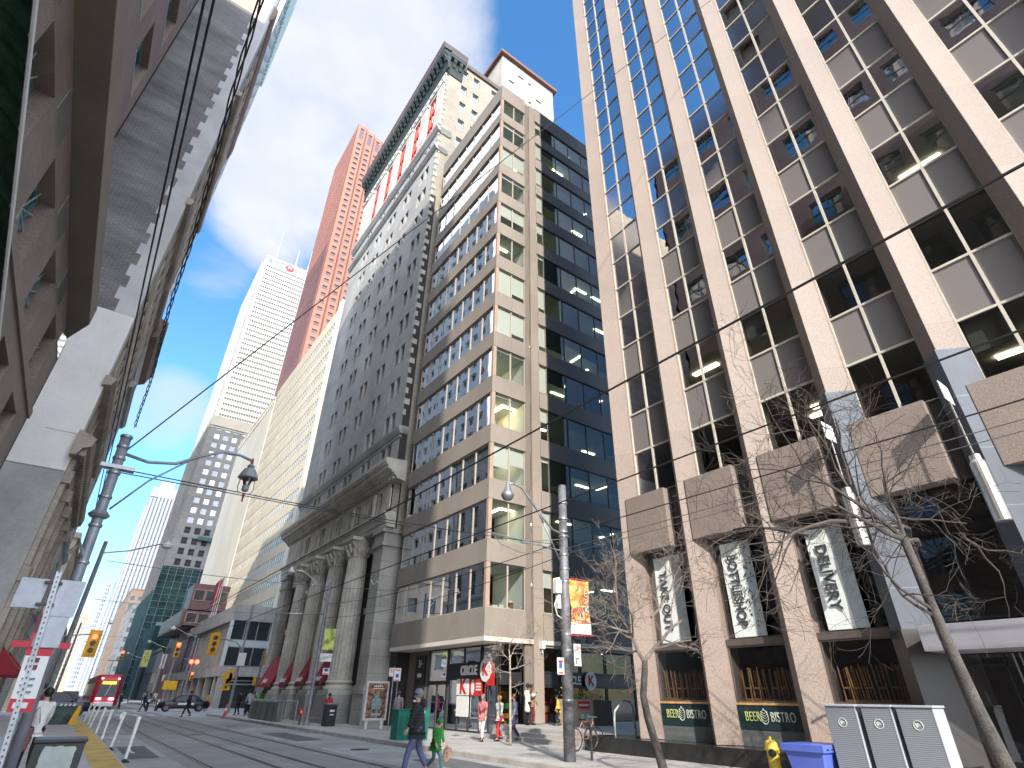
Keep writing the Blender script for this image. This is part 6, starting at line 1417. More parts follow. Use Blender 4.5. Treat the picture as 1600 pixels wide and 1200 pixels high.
tree('large bare tree with thick leaning trunk before the pub entrance', (12.1, 3.6, .15),
     [(12.15, 3.55, -.0), (11.9, 3.55, .7), (11.55, 3.55, 1.6), (11.35, 3.55, 2.4), (11.2, 3.55, 3.1), (11.1, 3.55, 3.75), (11.03, 3.55, 4.15)], [.165, .14, .112, .095, .08, .072, .07],
     [((11.03, 3.55, 4.12), (-1, .1, .04), .042, 1.9, 4), ((11.0, 3.55, 4.15), (-.75, .15, .55), .04, 1.9, 5), ((11.05, 3.55, 4.15), (.15, -.1, 1), .036, 1.5, 4), ((11.05, 3.55, 4.1), (1, -.2, .16), .042, 2.2, 4), ((11.05, 3.55, 4.15), (.7, .3, .7), .04, 1.6, 4),
      ((11.2, 3.55, 3.0), (-.85, .3, .2), .03, 1.3, 3), ((11.22, 3.55, 2.9), (-.9, .1, .38), .028, 1.1, 3), ((9.4, 3.75, 4.2), (-.8, .2, .1), .032, 1.5, 4), ((9.9, 3.75, 4.9), (-.7, .3, .45), .03, 1.4, 4), ((10.2, 3.8, 5.0), (-.2, .2, .9), .028, 1.2, 4), ((13.0, 3.2, 4.5), (.9, .1, .1), .03, 1.5, 4), ((9.0, 4.2, 4.0), (-.5, .8, .1), .03, 1.4, 4), ((9.8, 4.2, 4.3), (-.3, .9, .3), .03, 1.5, 4)],
     bark1, twig1, seed=12)
tree('young thin pale tree in the sun, before the corner shop', (13.9, 19, .15),
     [(13.92, 19, .1), (13.9, 19, 1.2), (13.88, 19, 2.4), (13.85, 19, 3.1)], [.06, .048, .04, .032],
     [((13.85, 19, 3.05), (-.1, .1, 1), .026, 1.0, 4), ((13.87, 19, 2.6), (.9, 0, .35), .02, .9, 3), ((13.87, 19, 2.5), (-.9, .1, .4), .02, .95, 3), ((13.86, 19, 2.9), (-.6, -.2, .7), .018, .9, 4), ((13.86, 19, 3.0), (.6, .2, .8), .018, .9, 4), ((13.88, 19, 2.0), (.8, -.3, .3), .012, .6, 2)],
     bark2, twig2, seed=9)
# ================================================================== overhead wires
wirem = M('wire_black', (.02, .02, .022), .6, 0); wireg = M('wire_grey', (.12, .12, .13), .5, 0)
def wire(nm, lab, pts, r, m=wirem, cat='wire', sag=0, group='overhead wires above the street'):
    mb = MB(); P = []
    for a, b in zip(pts, pts[1:]):
        a, b = Vector(a), Vector(b); n = max(2, int((b-a).length/2.5))
        for i in range(n): q = a.lerp(b, i/n); q.z -= sag*4*(i/n)*(1-i/n); P.append(q)
    P.append(Vector(pts[-1])); o = mb.tube(P, r, 5).build(nm, m); tag(o, lab, cat, group); return o
wire('trolley_wire', 'nearer black trolley wire running along the street above the left tracks', [(4.55, -20, 5.12), (4.55, 400, 5.3)], .014)
wire('trolley_wire', 'second black trolley wire running along the street above the right tracks', [(7.05, -20, 5.1), (7.05, 400, 5.3)], .014)
wire('feeder_cable', 'feeder cable from the thick pole towards the right edge, across the granite fins', [(12.12, 13.6, 6.45), (12.1, 2, 6.3), (12.1, -20, 6.4)], .017)
wire('feeder_cable', 'upper of the twin thin cables from the thick pole to the pub banners', [(12.12, 13.6, 5.95), (12.1, -20, 6.0)], .011, wireg)
wire('feeder_cable', 'lower of the twin thin cables from the thick pole to the pub banners', [(12.12, 13.6, 5.78), (12.1, -20, 5.75)], .009, wireg)
wire('feeder_cable', 'cable from the thick pole along the bank columns to the bluish lamp pole', [(12.1, 13.8, 6.2), (12.2, 36.7, 6.7)], .014, wirem, sag=.35)
wire('feeder_cable', 'lower slack cable from the thick pole along the bank columns', [(12.1, 13.8, 5.75), (12.2, 36.7, 5.9)], .012, wirem, sag=.45)
wire('span_wire', 'upper of the paired span wires from the lantern pole across to the thick pole', [(-.27, 10.5, 4.86), (12.2, 13.7, 6.1)], .010, wirem, sag=.12)
wire('span_wire', 'lower of the paired span wires from the lantern pole across the street', [(-.27, 10.5, 4.80), (5.8, 12.1, 5.28)], .009, wirem)
wire('guy_wire', 'long taut wire rising from the lantern pole to high on the granite tower', [(-.3, 10.5, 5.18), (15.3, 5.02, 31)], .012)
wire('service_cable', 'left of two straight black cables hanging along the near brick block', [(-.62, -6, 5.75), (-.66, 30, 5.75)], .009)
wire('service_cable', 'right of two straight black cables hanging along the near brick block', [(-.57, -6, 5.75), (-.60, 30, 5.75)], .009)
mb = MB()
for ph in (0, 2.1, 4.2): mb.tube([(-.30+.016*math.sin(y*6+ph)+.012*math.sin(y*1.7), y, 5.56+.018*math.cos(y*6+ph)+.04*math.sin(y*.9)) for y in [(-6+k*.14) for k in range(118)]], .006, 4)
o = mb.build('twisted_cable', wirem); tag(o, 'thick twisted black cable running to the top of the lantern pole', 'cable', 'overhead wires above the street')
for k, (y, lab) in enumerate(((26, 'span wire with section insulators over the tracks, above the bank columns'), (38, 'span wire over the tracks from the bluish lamp pole'), (62.5, 'span wire at the near side of the crossing'), (79.5, 'span wire at the far side of the crossing'), (110, 'span wire over the street beyond the crossing'))):
    wire('span_wire', lab, [(0, y, 6.0), (12.2, y, 6.2)], .012, wireg, sag=.2)
mb = MB(); mb.tube([(6.5, 21.5, 5.25), (6.9, 23.5, 5.2), (7.05, 24, 5.4), (7.1, 24.6, 5.4)], .018, 5); mb.tube([(8.2, 19.5, 5.3), (8.5, 20.6, 5.35), (8.55, 21, 5.6)], .018, 5); o = mb.build('wire_switch_fitting', alu); tag(o, 'pale metal wire switch fittings hanging in front of the bank frieze', 'wire fitting', 'overhead wires above the street')
# farther lamp poles along both sides
def farpole(lab, x, y, s):
    t = thing('lamp_pole', lab, 'lamp pole', (x, y, .15), 'far lamp poles'); MB().tube([(x, y, .15), (x, y, 8.6)], [.14, .09], 8).build('pole', polem, t)
    MB().tube([(x, y, 8.0), (x+s*1.2, y, 8.3), (x+s*2.6, y, 8.9)], .04, 6).build('lamp_arm', alu, t); MB().lathe((x+s*2.8, y, 8.75), [(.05, -.15), (.26, -.05), (.28, .08), (.05, .3)], 10).build('lamp_head', white, t)
farpole('lamp pole in front of the podium beyond the crossing', 12.3, 86, -1); farpole('lamp pole before the maroon bay building', 12.3, 112, -1); farpole('farthest lamp pole on the right, by the green netting', 12.3, 150, -1)
farpole('lamp pole on the left pavement beyond the crossing', -.2, 84, 1); farpole('farther lamp pole on the left pavement', -.2, 112, 1); farpole('lamp pole on the left platform behind the lantern pole', -.35, 36, 1)

# ================================================================== vehicles
tyre = M('tyre', (.02, .02, .02), .8, .1, 6); rim = M('wheel_rim', (.13, .13, .14), .4, .05, 4, metal=.6); carglass = GL('car_glass', (.03, .035, .04), .0, .04, 1.28, .002, clear=False)
def carw(t, x, y, z, r, w):
    a = MB().lathe((x, y-w/2, z), [(r*.62, 0), (r, .02), (r, w-.02), (r*.62, w)], 22, 0, 'Y').build('wheel', tyre, t)
    MB().lathe((x, y-w/2-.005, z), [(.01, 0), (r*.62, 0), (r*.6, w+.01), (.01, w+.01)], 16, 0, 'Y').build('rim', rim, a)
def car(nm, lab, loc, rotz, paint, L=4.7, Wd=1.85, H=1.62, suv=True, police=False):
    t = thing(nm, lab, 'car', (0, 0, 0)); h0 = .28; n = 9
    def section(x, z0, z1, hw, rnd=.12): return [(x, -hw+rnd, z0), (x, hw-rnd, z0), (x, hw, z0+rnd), (x, hw*1.0, (z0+z1)/2+.05), (x, hw-.06, z1-.05), (x, hw-.16, z1), (x, -hw+.16, z1), (x, -hw+.06, z1-.05), (x, -hw, (z0+z1)/2+.05), (x, -hw, z0+rnd)]
    hood = .98 if suv else .92; l = L/2; hw = Wd/2
    prof = [(-l, .45, hood-.25, hw-.18), (-l+.12, .32, hood-.06, hw-.08), (-l+.7, h0, hood+.02, hw), (-l*.3, h0, hood+.06, hw), (l*.25, h0, hood+.08, hw), (l-.7, h0, hood+.06, hw), (l-.12, .32, hood+(.0 if suv else -.04), hw-.06), (l, .45, hood-.2, hw-.15)]
    mb = MB(); rings = [mb._a(section(*p)) for p in prof]; m = 10
    for a, b in zip(rings, rings[1:]):
        for i in range(m): j = (i+1) % m; mb.f.append((a+i, a+j, b+j, b+i)); mb.m.append(0)
    mb.f.append(tuple(rings[0]+i for i in reversed(range(m)))); mb.m.append(0); mb.f.append(tuple(rings[-1]+i for i in range(m))); mb.m.append(0)
    b = mb.build('body', paint, t, smooth=False, bevel=.04)
    # cabin: front = -x
    x0, x1, x2, x3 = (-l+1.25, -l+2.0, l-.55 if suv else l-1.5, l-.12 if suv else l-.75); zc = hood+.04
    def quadring(xa, xb, hwa, z): return [(xa, -hwa, z), (xb, -hwa, z), (xb, hwa, z), (xa, hwa, z)]
    mb = MB(); A = quadring(x0, x3, hw-.06, zc); B_ = quadring(x1, x2, hw-.22, H)
    mb.face([A[0], A[1], B_[1], B_[0]]); mb.face([A[1], A[2], B_[2], B_[1]]); mb.face([A[2], A[3], B_[3], B_[2]]); mb.face([A[3], A[0], B_[0], B_[3]]); mb.face(B_); mb.face(A)
    mb.build('windows', carglass, t)
    mb = MB(); mb.box(x1-.02, x2+.02, -hw+.2, hw-.2, H-.03, H+.04)
    for s in (-1, 1):
        for (xa, xb) in ((x0, x1), (x3, x2), ((x0+x3)/2, (x1+x2)/2)): mb.tube([(xa, s*(hw-.05), zc), (xb, s*(hw-.21), H)], .04, 5)
    mb.build('roof', paint, t, bevel=.03)
    for x in (-l+.88, l-.95):
        for s in (-1, 1): carw(t, x, s*(hw-.12), .35, .35, .24)
    for s in (-1, 1):
        MB().cbox((-l+.06, s*(hw-.38), hood-.22), (.1, .4, .14)).build('headlight', M('headlamp', (.8, .82, .85), .15), t, bevel=.02); MB().cbox((l-.03, s*(hw-.32), hood-.15), (.1, .3, .18)).build('tail_light', redv, t, bevel=.02)
        MB().cbox((x0+.25, s*(hw+.08), zc+.06), (.14, .2, .14)).build('side_mirror', paint, t, bevel=.03)
        mb = MB(); mb.box(-l+1.5, l-1.3, s*hw-.006, s*hw+.006, .42, .47); mb.build('sill_trim', black, t)
        if police: mb = MB(); mb.box(-.6, .9, s*(hw+.002)-.004, s*(hw+.002)+.004, .62, .8); mb.build('door_stripe', white, t)
    MB().box(-l-.02, -l+.08, -hw+.45, hw-.45, .5, .72).build('grille', black, t, bevel=.01)
    if police: MB().box(-.2, .1, -.5, .5, H+.04, H+.16).build('light_bar', M('bar_light', (.2, .25, .5), .3), t, bevel=.03)
    t.location = loc; t.rotation_euler = (0, 0, rotz); return t
navy = M('car_paint_navy', (.012, .018, .04), .2, .03, 1, metal=.3); blk = M('car_paint_black', (.012, .012, .016), .18, .03, 1, metal=.3); silv = M('car_paint_silver', (.4, .41, .43), .3, .03, 1, metal=.5)
car('suv', 'dark navy suv crossing the street behind the ramp board, at the left', (.35, 62.5, 0), rad(182), navy)
car('police_car', 'black and white police sedan parked across the road beyond the crossing', (11.1, 73.5, 0), rad(-4), blk, 4.9, 1.85, 1.46, False, True)
car('parked_car', 'silver car waiting far behind the streetcar', (7.2, 118, 0), rad(-90), silv, 4.4, 1.8, 1.5, True)
car('van_car', 'dark car behind the navy suv on the left lane', (1.2, 86, 0), rad(-90), blk, 4.6, 1.85, 1.7, True)
# streetcar, facing the camera
sc_red = M('streetcar_red', (.45, .015, .035), .3, .06, 1); sc_wht = M('streetcar_white', (.72, .72, .72), .4, .04, 1); amber = M('amber_display', (1, .35, .02), .5, 0, emit=3)
SCt = thing('streetcar', 'red and white streetcar with an amber destination display coming towards the camera', 'streetcar', (4.55, 84, 0))
def ring(y, w, z0, z1, lean=0): return [(4.55-w, y, z0), (4.55+w, y, z0), (4.55+w, y+lean*.4, (z0+z1)/2), (4.55+w*.92, y+lean, z1), (4.55-w*.92, y+lean, z1), (4.55-w, y+lean*.4, (z0+z1)/2)]
mb = MB(); rs = [mb._a(ring(84.1, 1.0, .35, 3.2, .5)), mb._a(ring(84.7, 1.27, .3, 3.45, .2)), mb._a(ring(114, 1.27, .3, 3.45))]
for a, b in zip(rs, rs[1:]):
    for i in range(6): j = (i+1) % 6; mb.f.append((a+i, a+j, b+j, b+i)); mb.m.append(0)
mb.f.append(tuple(rs[0]+i for i in reversed(range(6)))); mb.m.append(0); mb.build('body', sc_red, SCt, bevel=.08)
MB().box(3.62, 5.48, 84.0, 84.4, .28, .72).build('bumper', sc_wht, SCt, bevel=.06); MB().box(3.45, 5.65, 84.2, 84.6, .3, .5).build('skirt', sc_red, SCt)
mb = MB(); mb.face([(3.66, 84.12, 1.25), (5.44, 84.12, 1.25), (5.4, 84.5, 2.85), (3.7, 84.5, 2.85)]); mb.build('windscreen', carglass, SCt)
MB().box(3.9, 5.2, 84.32, 84.42, 2.5, 2.75).build('destination_display', amber, SCt)
mb = MB(); mb.tube([(4.5, 84.05, 1.3), (4.75, 84.35, 2.5)], .035, 5); mb.build('wiper', M('wiper_pale', (.5, .6, .65), .5), SCt)
for s in (-1, 1): MB().cbox((4.55+s*.62, 84.05, 1.02), (.5, .1, .16)).build('headlight', M('headlamp_lit', (1, .95, .9), .3, 0, emit=3), SCt, bevel=.03); MB().cbox((4.55+s*.8, 84.35, 3.05), (.18, .08, .1)).build('marker_lamp', MC['headlamp_lit'], SCt)
mb = MB()
for k in range(9): mb.box(3.265, 3.28, 86+k*3.1, 88.6+k*3.1, 1.25, 2.6)
mb.build('side_window', carglass, SCt); MB().box(3.27, 5.83, 85, 114, .3, .85).build('lower_panel', sc_wht, SCt)
MB().tube([(4.0, 92, 3.5), (5.1, 92, 3.5)], .03, 5).tube([(4.55, 90, 3.5), (4.55, 93, 4.4), (4.55, 91, 5.1)], .03, 5).tube([(3.9, 91, 5.12), (5.2, 91, 5.12)], .03, 5).build('pantograph', dkmet, SCt)
# motorcycles by the far kerb
for k in range(2):
    t = thing('motorcycle', ('parked motorcycle left of the police car', 'second parked motorcycle left of the police car, nearer the kerb')[k], 'motorcycle', (8.1+k*.9, 76, 0))
    x = 8.1+k*.9
    for y in (75.4, 76.8): mb = MB(); mb.lathe((x-.05, y, .32), [(.16, 0), (.32, .01), (.32, .1), (.16, .11)], 14, 0, 'X'); mb.build('wheel', tyre, t)
    mb = MB(); mb.tube([(x, 75.4, .35), (x, 75.75, .95), (x, 76.2, .85), (x, 76.8, .7)], [.06, .12, .18, .1], 8); mb.build('frame', blk, t); MB().cbox((x, 76.5, .86), (.26, .7, .12)).build('seat', black, t, bevel=.04)
    MB().tube([(x-.35, 75.7, 1.05), (x+.35, 75.7, 1.05)], .02, 5).build('handlebar', alu, t); MB().sph((x, 75.55, .9), .11, 10).build('headlight', M('headlamp', (.8, .82, .85), .15), t)
# ================================================================== people
skins = [M('skin_light', (.50, .30, .22), .55, .05, 8), M('skin_tan', (.36, .20, .13), .55, .05, 8), M('skin_dark', (.13, .07, .045), .55, .05, 8)]
def skinmesh(name, verts, edges, radii, mat, parent, root=0, lv=2):
    me = bpy.data.meshes.new(name); me.from_pydata(verts, edges, []); o = bpy.data.objects.new(name, me); COL.objects.link(o); o.parent = parent
    me.materials.append(mat)
    m = o.modifiers.new('skin', 'SKIN'); 
    if not me.skin_vertices: 
        bm = bmesh.new(); bm.from_mesh(me); bm.verts.layers.skin.verify(); bm.to_mesh(me); bm.free()
    for i, r in enumerate(radii):
        s = me.skin_vertices[0].data[i]; s.radius = (r, r) if not isinstance(r, tuple) else r; s.use_root = (i == root)
    m.use_smooth_shade = True; m.branch_smoothing = .6
    s = o.modifiers.new('sub', 'SUBSURF'); s.levels = lv; s.render_levels = lv
    return o
def person(lab, loc, rotz, H=1.74, skin=0, top=None, bot=None, hair=None, hat=None, step=.28, arms=(.25, -.25), bend=(.2, .2), lean=.02, fingers=False, shoes=None, long_coat=0, group=None, build=1.0, knee=.12, bow=0, puffy=False, hood=False):
    """faces +y before turning; step = half stride, arms = swing of left / right arm, bend = elbow bends"""
    t = thing('person', lab, 'person', (0, 0, 0), group); k = H/1.75; b = build
    hip = .92*k; sh = 1.44*k; y0 = lean
    P = {}
    P['pel'] = (0, 0, hip); P['wai'] = (0, y0*.5, 1.08*k); P['che'] = (0, y0, 1.30*k); P['nb'] = (0, y0+.01, 1.47*k)
    P['nk'] = (0, y0+.02+bow*.3, 1.53*k); P['hd'] = (0, y0+.04+bow*.7, 1.60*k); P['ht'] = (0, y0+.03+bow, 1.68*k-bow*.3)
    for s, n in ((-1, 'L'), (1, 'R')):
        sw = arms[0] if s < 0 else arms[1]; be = bend[0] if s < 0 else bend[1]
        S_ = Vector((s*.18*k*b, y0, sh)); a = Vector((s*.10, math.sin(sw), -math.cos(sw))).normalized(); E_2 = S_+a*.29*k
        a2 = Vector((s*.02, math.sin(sw+be), -math.cos(sw+be))).normalized(); W_ = E_2+a2*.25*k
        P['S'+n] = tuple(S_); P['E'+n] = tuple(E_2); P['W'+n] = tuple(W_); P['a'+n] = a2; 
        st = step*(1 if s < 0 else -1); P['H'+n] = (s*.09*k, 0, hip-.04); P['K'+n] = (s*.10*k, st*.5+knee*(1 if st < 0 else .6), .49*k); P['A'+n] = (s*.10*k, st, .09*k+(.06 if st < 0 else 0)); P['T'+n] = (s*.11*k, st+.14*k, .04*k)
    vs = []; es = []; rs = []; ix = {}
    def add(n, p, r, par=None):
        ix[n] = len(vs); vs.append(tuple(p)); rs.append(r)
        if par: es.append((ix[par], ix[n]))
    add('pel', P['pel'], .12*k*b); add('wai', P['wai'], .115*k*b, 'pel'); add('che', P['che'], .135*k*b, 'wai'); add('nb', P['nb'], .065*k, 'che'); add('nk', P['nk'], .056*k, 'nb'); add('jaw', P['hd'], (.075*k, .085*k), 'nk'); add('ht', P['ht'], (.075*k, .085*k), 'jaw')
    add('nose', Vector(P['hd'])+Vector((0, .105*k, -.005)), .012*k, 'jaw')
    for n in 'LR':
        add('S'+n, P['S'+n], .055*k*b, 'che'); add('E'+n, P['E'+n], .04*k, 'S'+n); add('W'+n, P['W'+n], .027*k, 'E'+n)
        a2 = P['a'+n]; W_ = Vector(P['W'+n]); add('p'+n, W_+a2*.06*k, (.036*k, .018*k), 'W'+n)
        side = Vector((0, 1, 0)) - a2*a2.y; side.normalize()
        if fingers:
            for q in range(4):
                base = W_+a2*.085*k+side*(.026-.017*q)*k; ln = (.075, .082, .076, .06)[q]*k; cu = Vector((-1 if n == 'R' else 1, 0, 0))
                add('f%d%s' % (q, n), base, .0095*k, 'p'+n); add('g%d%s' % (q, n), base+a2*ln*.55+cu*.012, .0085*k, 'f%d%s' % (q, n)); add('h%d%s' % (q, n), base+a2*ln*.8+cu*.035, .0075*k, 'g%d%s' % (q, n))
            tb = W_+a2*.035*k+side*.035*k; add('t0'+n, tb, .011*k, 'p'+n); add('t1'+n, tb+a2*.035*k+side*.018*k, .0095*k, 't0'+n); add('t2'+n, tb+a2*.06*k+side*.02*k, .008*k, 't1'+n)
        else: add('q'+n, W_+a2*.13*k, (.03*k, .016*k), 'p'+n)
        add('H'+n, P['H'+n], .08*k*b, 'pel'); add('K'+n, P['K'+n], .05*k, 'H'+n); add('A'+n, P['A'+n], .035*k, 'K'+n); add('T'+n, P['T'+n], (.035*k, .025*k), 'A'+n)
    skinmesh('body', vs, es, rs, skins[skin], t, lv=2 if fingers else 1)
    # jacket
    g = 1.22 if puffy else 1.12; lo = hip-.02-long_coat
    v = [P['pel'], P['wai'], P['che'], (P['nb'][0], P['nb'][1], P['nb'][2]+.01), (0, 0, hip-.07*k)]; e = [(0, 1), (1, 2), (2, 3), (0, 4)]; r = [.135*k*b*g, .135*k*b*g, .15*k*b*g, .075*k*g, .14*k*b*g]
    if long_coat: v[4] = (0, -.01, lo); r[4] = .16*k*b*g
    for n in 'LR':
        i = len(v); v += [P['S'+n], P['E'+n], tuple(Vector(P['W'+n])-Vector(P['a'+n])*.02)]; e += [(2, i), (i, i+1), (i+1, i+2)]; r += [.072*k*b*g, .053*k*g, .042*k*g]
    jk = skinmesh('jacket', v, e, r, top, t, lv=2)
    if puffy:
        for z in [hip-.02+q*.085 for q in range(6)]:
            pass
    v = [(0, 0, hip-.02), ]; e = []; r = [.112*k*b]
    for n in 'LR': i = len(v); A_ = Vector(P['A'+n]); v += [P['H'+n], P['K'+n], tuple(A_+Vector((0, 0, .02)))]; e += [(0, i), (i, i+1), (i+1, i+2)]; r += [.09*k*b, .076*k, .066*k]
    skinmesh('trousers', v, e, r, bot, t, lv=2)
    for n in 'LR':
        mb = MB(); a = Vector(P['A'+n]); mb.T = Matrix.Translation(a); mb.prism([(-.04, -.09), (.04, -.09), (.05, .08), (.03, .17), (-.03, .17), (-.05, .08)], -.085*k, -.01, top=[(-.035, -.07), (.035, -.07), (.035, .04), (.02, .11), (-.02, .11), (-.035, .04)]); mb.build('shoe', shoes or black, t, bevel=.015)
    hc = Vector(P['ht'])*.62+Vector(P['hd'])*.38
    if hat is not None:
        mb = MB(); mb.sph(tuple(hc+Vector((0, -.012, .035*k))), .108*k, 16, sx=.93, sy=1.08, sz=1.0); o = mb.build('hat', hat, t, smooth=True)
        mb = MB(); mb.lathe(tuple(hc+Vector((0, -.012, .0))), [(.103*k, 0), (.113*k, .01), (.113*k, .045), (.104*k, .055)], 18); mb.build('hat_brim', hat, t, smooth=True)
    if hair is not None:
        mb = MB(); mb.sph(tuple(hc+Vector((0, -.028*k, .02*k))), .103*k, 14, sx=.95, sy=1.0, sz=1.08); mb.build('hair', hair, t, smooth=True)
    if hood:
        mb = MB(); mb.sph((0, y0-.11*k, 1.46*k), .115*k, 14, sx=1.05, sy=.72, sz=.95); mb.build('hood', top, t, smooth=True)
    t.location = loc; t.rotation_euler = (0, 0, rotz); return t
def cloth(n, c, puffy=0):
    m = M('cloth_'+n, c, .85, .1, 8, fine=.1, fsc=80, bump=.3)
    if puffy and 'wv' not in m.node_tree.nodes:
        t = m.node_tree; w = t.nodes.new('ShaderNodeTexWave'); w.name = 'wv'; w.bands_direction = 'Z'; w.inputs['Scale'].default_value = 4.0; w.inputs['Distortion'].default_value = .6
        g = t.nodes.new('ShaderNodeTexCoord'); t.links.new(g.outputs['Object'], w.inputs['Vector']); b = t.nodes.new('ShaderNodeBump'); b.inputs['Strength'].default_value = .3; b.inputs['Distance'].default_value = .03
        t.links.new(w.outputs['Fac'], b.inputs['Height']); t.links.new(b.outputs[0], t.nodes['Principled BSDF'].inputs['Normal'])
    return m
blackp = cloth('black_puffer', (.018, .018, .02), 1); greenp = cloth('green_puffer', (.012, .13, .018), 1); bluej = cloth('blue_grey_trousers', (.10, .115, .22)); tealj = cloth('teal_trousers', (.05, .12, .13)); dark = cloth('black', (.015, .015, .018)); greyc = cloth('grey', (.2, .2, .21)); whitec = cloth('white', (.65, .64, .6)); redc = cloth('red', (.45, .03, .04)); bluec = cloth('light_blue', (.35, .42, .52)); maroonc = cloth('maroon', (.14, .02, .03)); yelc = cloth('yellow', (.65, .45, .06)); tanc = cloth('tan', (.35, .2, .11)); neon = M('cloth_neon', (.12, .75, .08), .7, .05, 4); navyc = cloth('navy', (.03, .035, .08)); greenc = cloth('green', (.05, .3, .12)); orangec = cloth('orange', (.6, .28, .08))
hairb = M('hair_black', (.012, .01, .01), .5, .1, 20); hairbr = M('hair_brown', (.10, .05, .03), .5, .1, 20); hairg = M('hair_grey', (.25, .24, .23), .6, .1, 20)
m1 = person('man in a grey beanie and black puffer jacket walking on the road', (7.70, 14.5, 0), rad(52), 1.83, 0, blackp, bluej, hairg, M('beanie_grey', (.16, .18, .22), .95, .15, 12, fine=.2, fsc=90), .26, (.28, -.18), (.12, .25), .03, True, M('shoe_grey', (.1, .1, .11), .6), puffy=True, hood=True, knee=.08, build=1.16)
m2 = person('small figure in a bright green puffer coat and teal trousers carrying a brown bag', (8.35, 14.7, 0), rad(205), 1.16, 0, greenp, tealj, hairbr, greenp, .18, (.25, .1), (.1, .35), .05, True, M('shoe_tan', (.25, .15, .08), .7), puffy=True, hood=False, bow=.05, build=1.25)
bg_ = thing('paper_bag', 'brown printed paper bag in the hand of the small green coated figure', 'bag', (8.62, 14.62, .35)); mb = MB(); mb.T = Matrix.Translation((8.62, 14.62, .22)) @ Matrix.Rotation(rad(14), 4, 'Y'); mb.box(-.09, .09, -.05, .05, 0, .33); mb.build('bag', M('kraft_paper', (.22, .14, .10), .85, .35, 12), bg_, bevel=.005); MB().tube([(8.63, 14.62, .53), (8.66, 14.62, .6), (8.7, 14.62, .53)], .006, 4).build('handle', black, bg_)
# left side, waiting at the stop
person('woman in a pale top and dark trousers with a brown shoulder bag', (-.12, 17.5, .12), rad(15), 1.64, 0, whitec, dark, hairb, None, .1, (.5, .3), (.8, .4), .08)
bgt = thing('shoulder_bag', 'large brown leather bag hanging from the shoulder of the woman in pale top', 'bag', (-.3, 17.2, .9)); mb = MB(); mb.T = Matrix.Translation((-.36, 17.25, .62)) @ Matrix.Rotation(rad(12), 4, 'Y'); mb.prism([(-.2, -.06), (.2, -.06), (.2, .06), (-.2, .06)], 0, .42, top=[(-.13, -.03), (.13, -.03), (.13, .03), (-.13, .03)]); mb.build('bag', M('leather_brown', (.13, .045, .02), .5, .15, 6), bgt, bevel=.03, smooth=False); MB().tube([(-.4, 17.25, 1.02), (-.2, 17.3, 1.4), (-.1, 17.3, 1.1)], .012, 5).build('strap', M('leather_brown', (.13, .045, .02), .5), bgt)
person('bearded person in a maroon coat behind the sign post, on the left platform', (-.42, 22.5, .12), rad(-60), 1.78, 0, maroonc, dark, hairb, None, .1)
person('grey haired man with dark glasses at the far left edge', (-.98, 10.3, .12), rad(-100), 1.70, 0, bluec, navyc, hairg, None, .05)
# around the corner shop
person('passer-by in a pink and white top before the shop window', (14.2, 21.3, .15), rad(120), 1.62, 1, cloth('pink', (.6, .2, .2)), whitec, hairg, None, .2)
person('blonde woman in white and red, middle of the group before the shop', (14.9, 21.1, .15), rad(100), 1.58, 0, whitec, redc, M('hair_blonde', (.55, .33, .10), .5), None, .2)
person('person in a blue grey coat, right of the blonde woman', (15.3, 20.6, .15), rad(80), 1.64, 1, cloth('blue_grey_coat', (.18, .2, .28)), navyc, hairbr, None, .25, long_coat=.25)
person('woman in a long white coat looking at her hand, before the shop pillar', (17.75, 22.9, .58), rad(-75), 1.66, 2, whitec, dark, hairb, None, .1, (.5, .6), (1.2, 1.5), .0, long_coat=.38)
person('person in dark red behind the white coated woman at the pillar', (18.1, 23.1, .58), rad(-160), 1.64, 2, tanc, maroonc, hairb, None, .05)
person('person in yellow at the planter beside the pillar', (18.75, 21.9, .58), rad(60), 1.2, 1, yelc, dark, hairb, None, .1)
person('person in a red jacket sitting by the black litter bin at the columns', (13.3, 36.6, .15), rad(160), 1.62, 2, redc, navyc, hairb, None, .05)
person('person in grey at the right edge of the poster panel', (14.75, 30.2, .15), rad(-20), 1.74, 0, greyc, bluej, hairbr, None, .15)
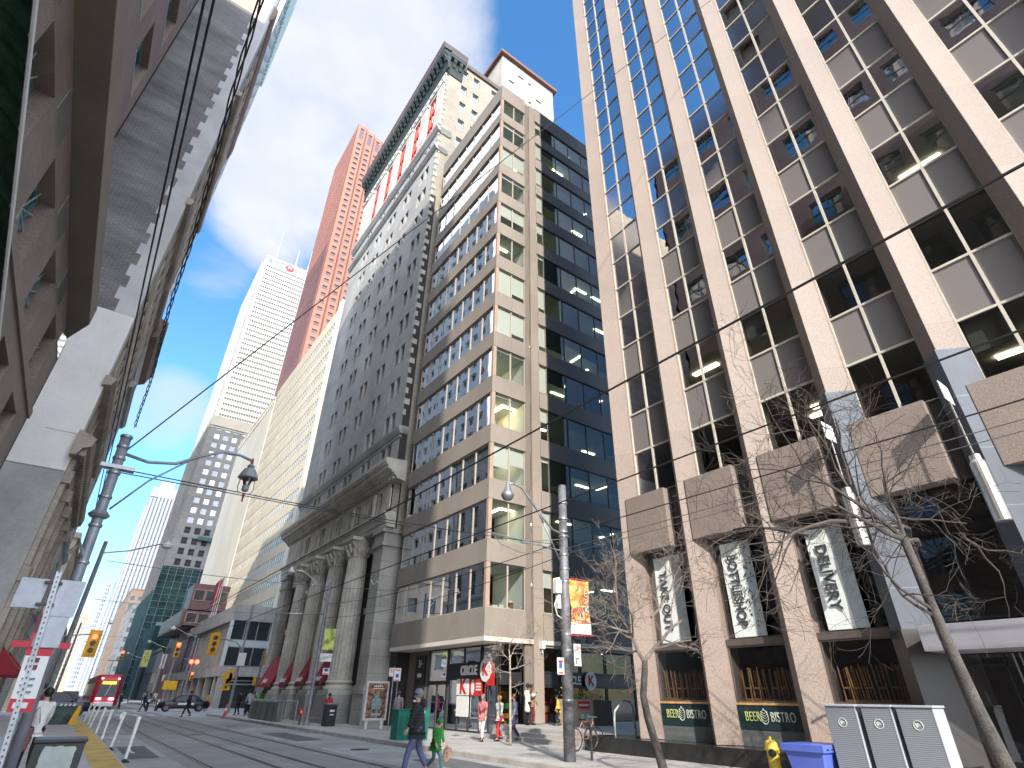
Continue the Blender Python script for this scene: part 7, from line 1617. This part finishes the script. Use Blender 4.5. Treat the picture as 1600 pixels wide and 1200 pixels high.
# at the crossing
person('walker in black crossing the road before the police car', (9.1, 57.6, 0), rad(100), 1.84, 1, dark, dark, hairb, None, .36, (.5, -.5), (.3, .3))
person('leftmost officer of the group at the cones, in dark uniform', (12.45, 55.2, .15), rad(40), 1.78, 1, dark, dark, hairb, None, .1)
person('officer in a pale blue shirt and black trousers at the cones', (12.95, 54.0, .15), rad(10), 1.8, 0, bluec, dark, hairb, dark, .12)
person('dark dressed officer behind the one in pale blue', (13.3, 56.0, .15), rad(-30), 1.82, 1, dark, dark, hairb, None, .08)
person('person in a tan top left of the neon vest', (13.9, 56.6, .15), rad(20), 1.7, 1, tanc, navyc, hairbr, None, .1)
person('person in a bright neon green vest by the bank end', (14.4, 56.2, .15), rad(0), 1.78, 0, neon, navyc, hairg, M('cap_grey', (.3, .3, .35), .8), .1)
person('person in a white shirt beside the concrete stair wall', (15.0, 54.5, .15), rad(30), 1.7, 1, whitec, dark, hairb, None, .08)
person('runner in black on the tracks, far beyond the crossing', (6.2, 84.5, 0), rad(150), 1.8, 1, dark, dark, hairb, None, .42, (.8, -.7), (.9, .9), .12)
person('striding person in dark clothes left of the parked motorcycles', (7.6, 74.2, 0), rad(120), 1.78, 1, dark, dark, hairb, None, .45, (.6, -.5), (.4, .4), .1)
person('person in a white coat in the far pavement crowd', (12.2, 108, .15), rad(20), 1.72, 0, whitec, navyc, hairb, None, .15)
person('person in grey in the far pavement crowd, left of the white coat', (11.6, 112, .15), rad(200), 1.75, 0, greyc, dark, hairb, None, .15)
person('person in black with pale trousers in the far pavement crowd', (12.6, 116, .15), rad(170), 1.75, 0, dark, greyc, hairbr, None, .15)
person('person with a red round bag or umbrella in the far pavement crowd', (12.0, 98, .15), rad(190), 1.7, 1, redc, dark, hairb, None, .15)
person('farthest person in blue on the right pavement', (12.4, 125, .15), rad(10), 1.75, 1, bluec, dark, hairb, None, .15)
person('person in orange beside the tail of the police car', (13.9, 76.5, .0), rad(60), 1.7, 1, orangec, dark, hairb, None, .1)
person('pedestrian in dark blue waiting at the left far corner', (-1.2, 81.5, .15), rad(-40), 1.76, 1, navyc, dark, hairb, None, .1)
person('pedestrian in red at the left far corner', (-1.9, 83, .15), rad(-20), 1.7, 0, redc, dark, hairbr, None, .1)
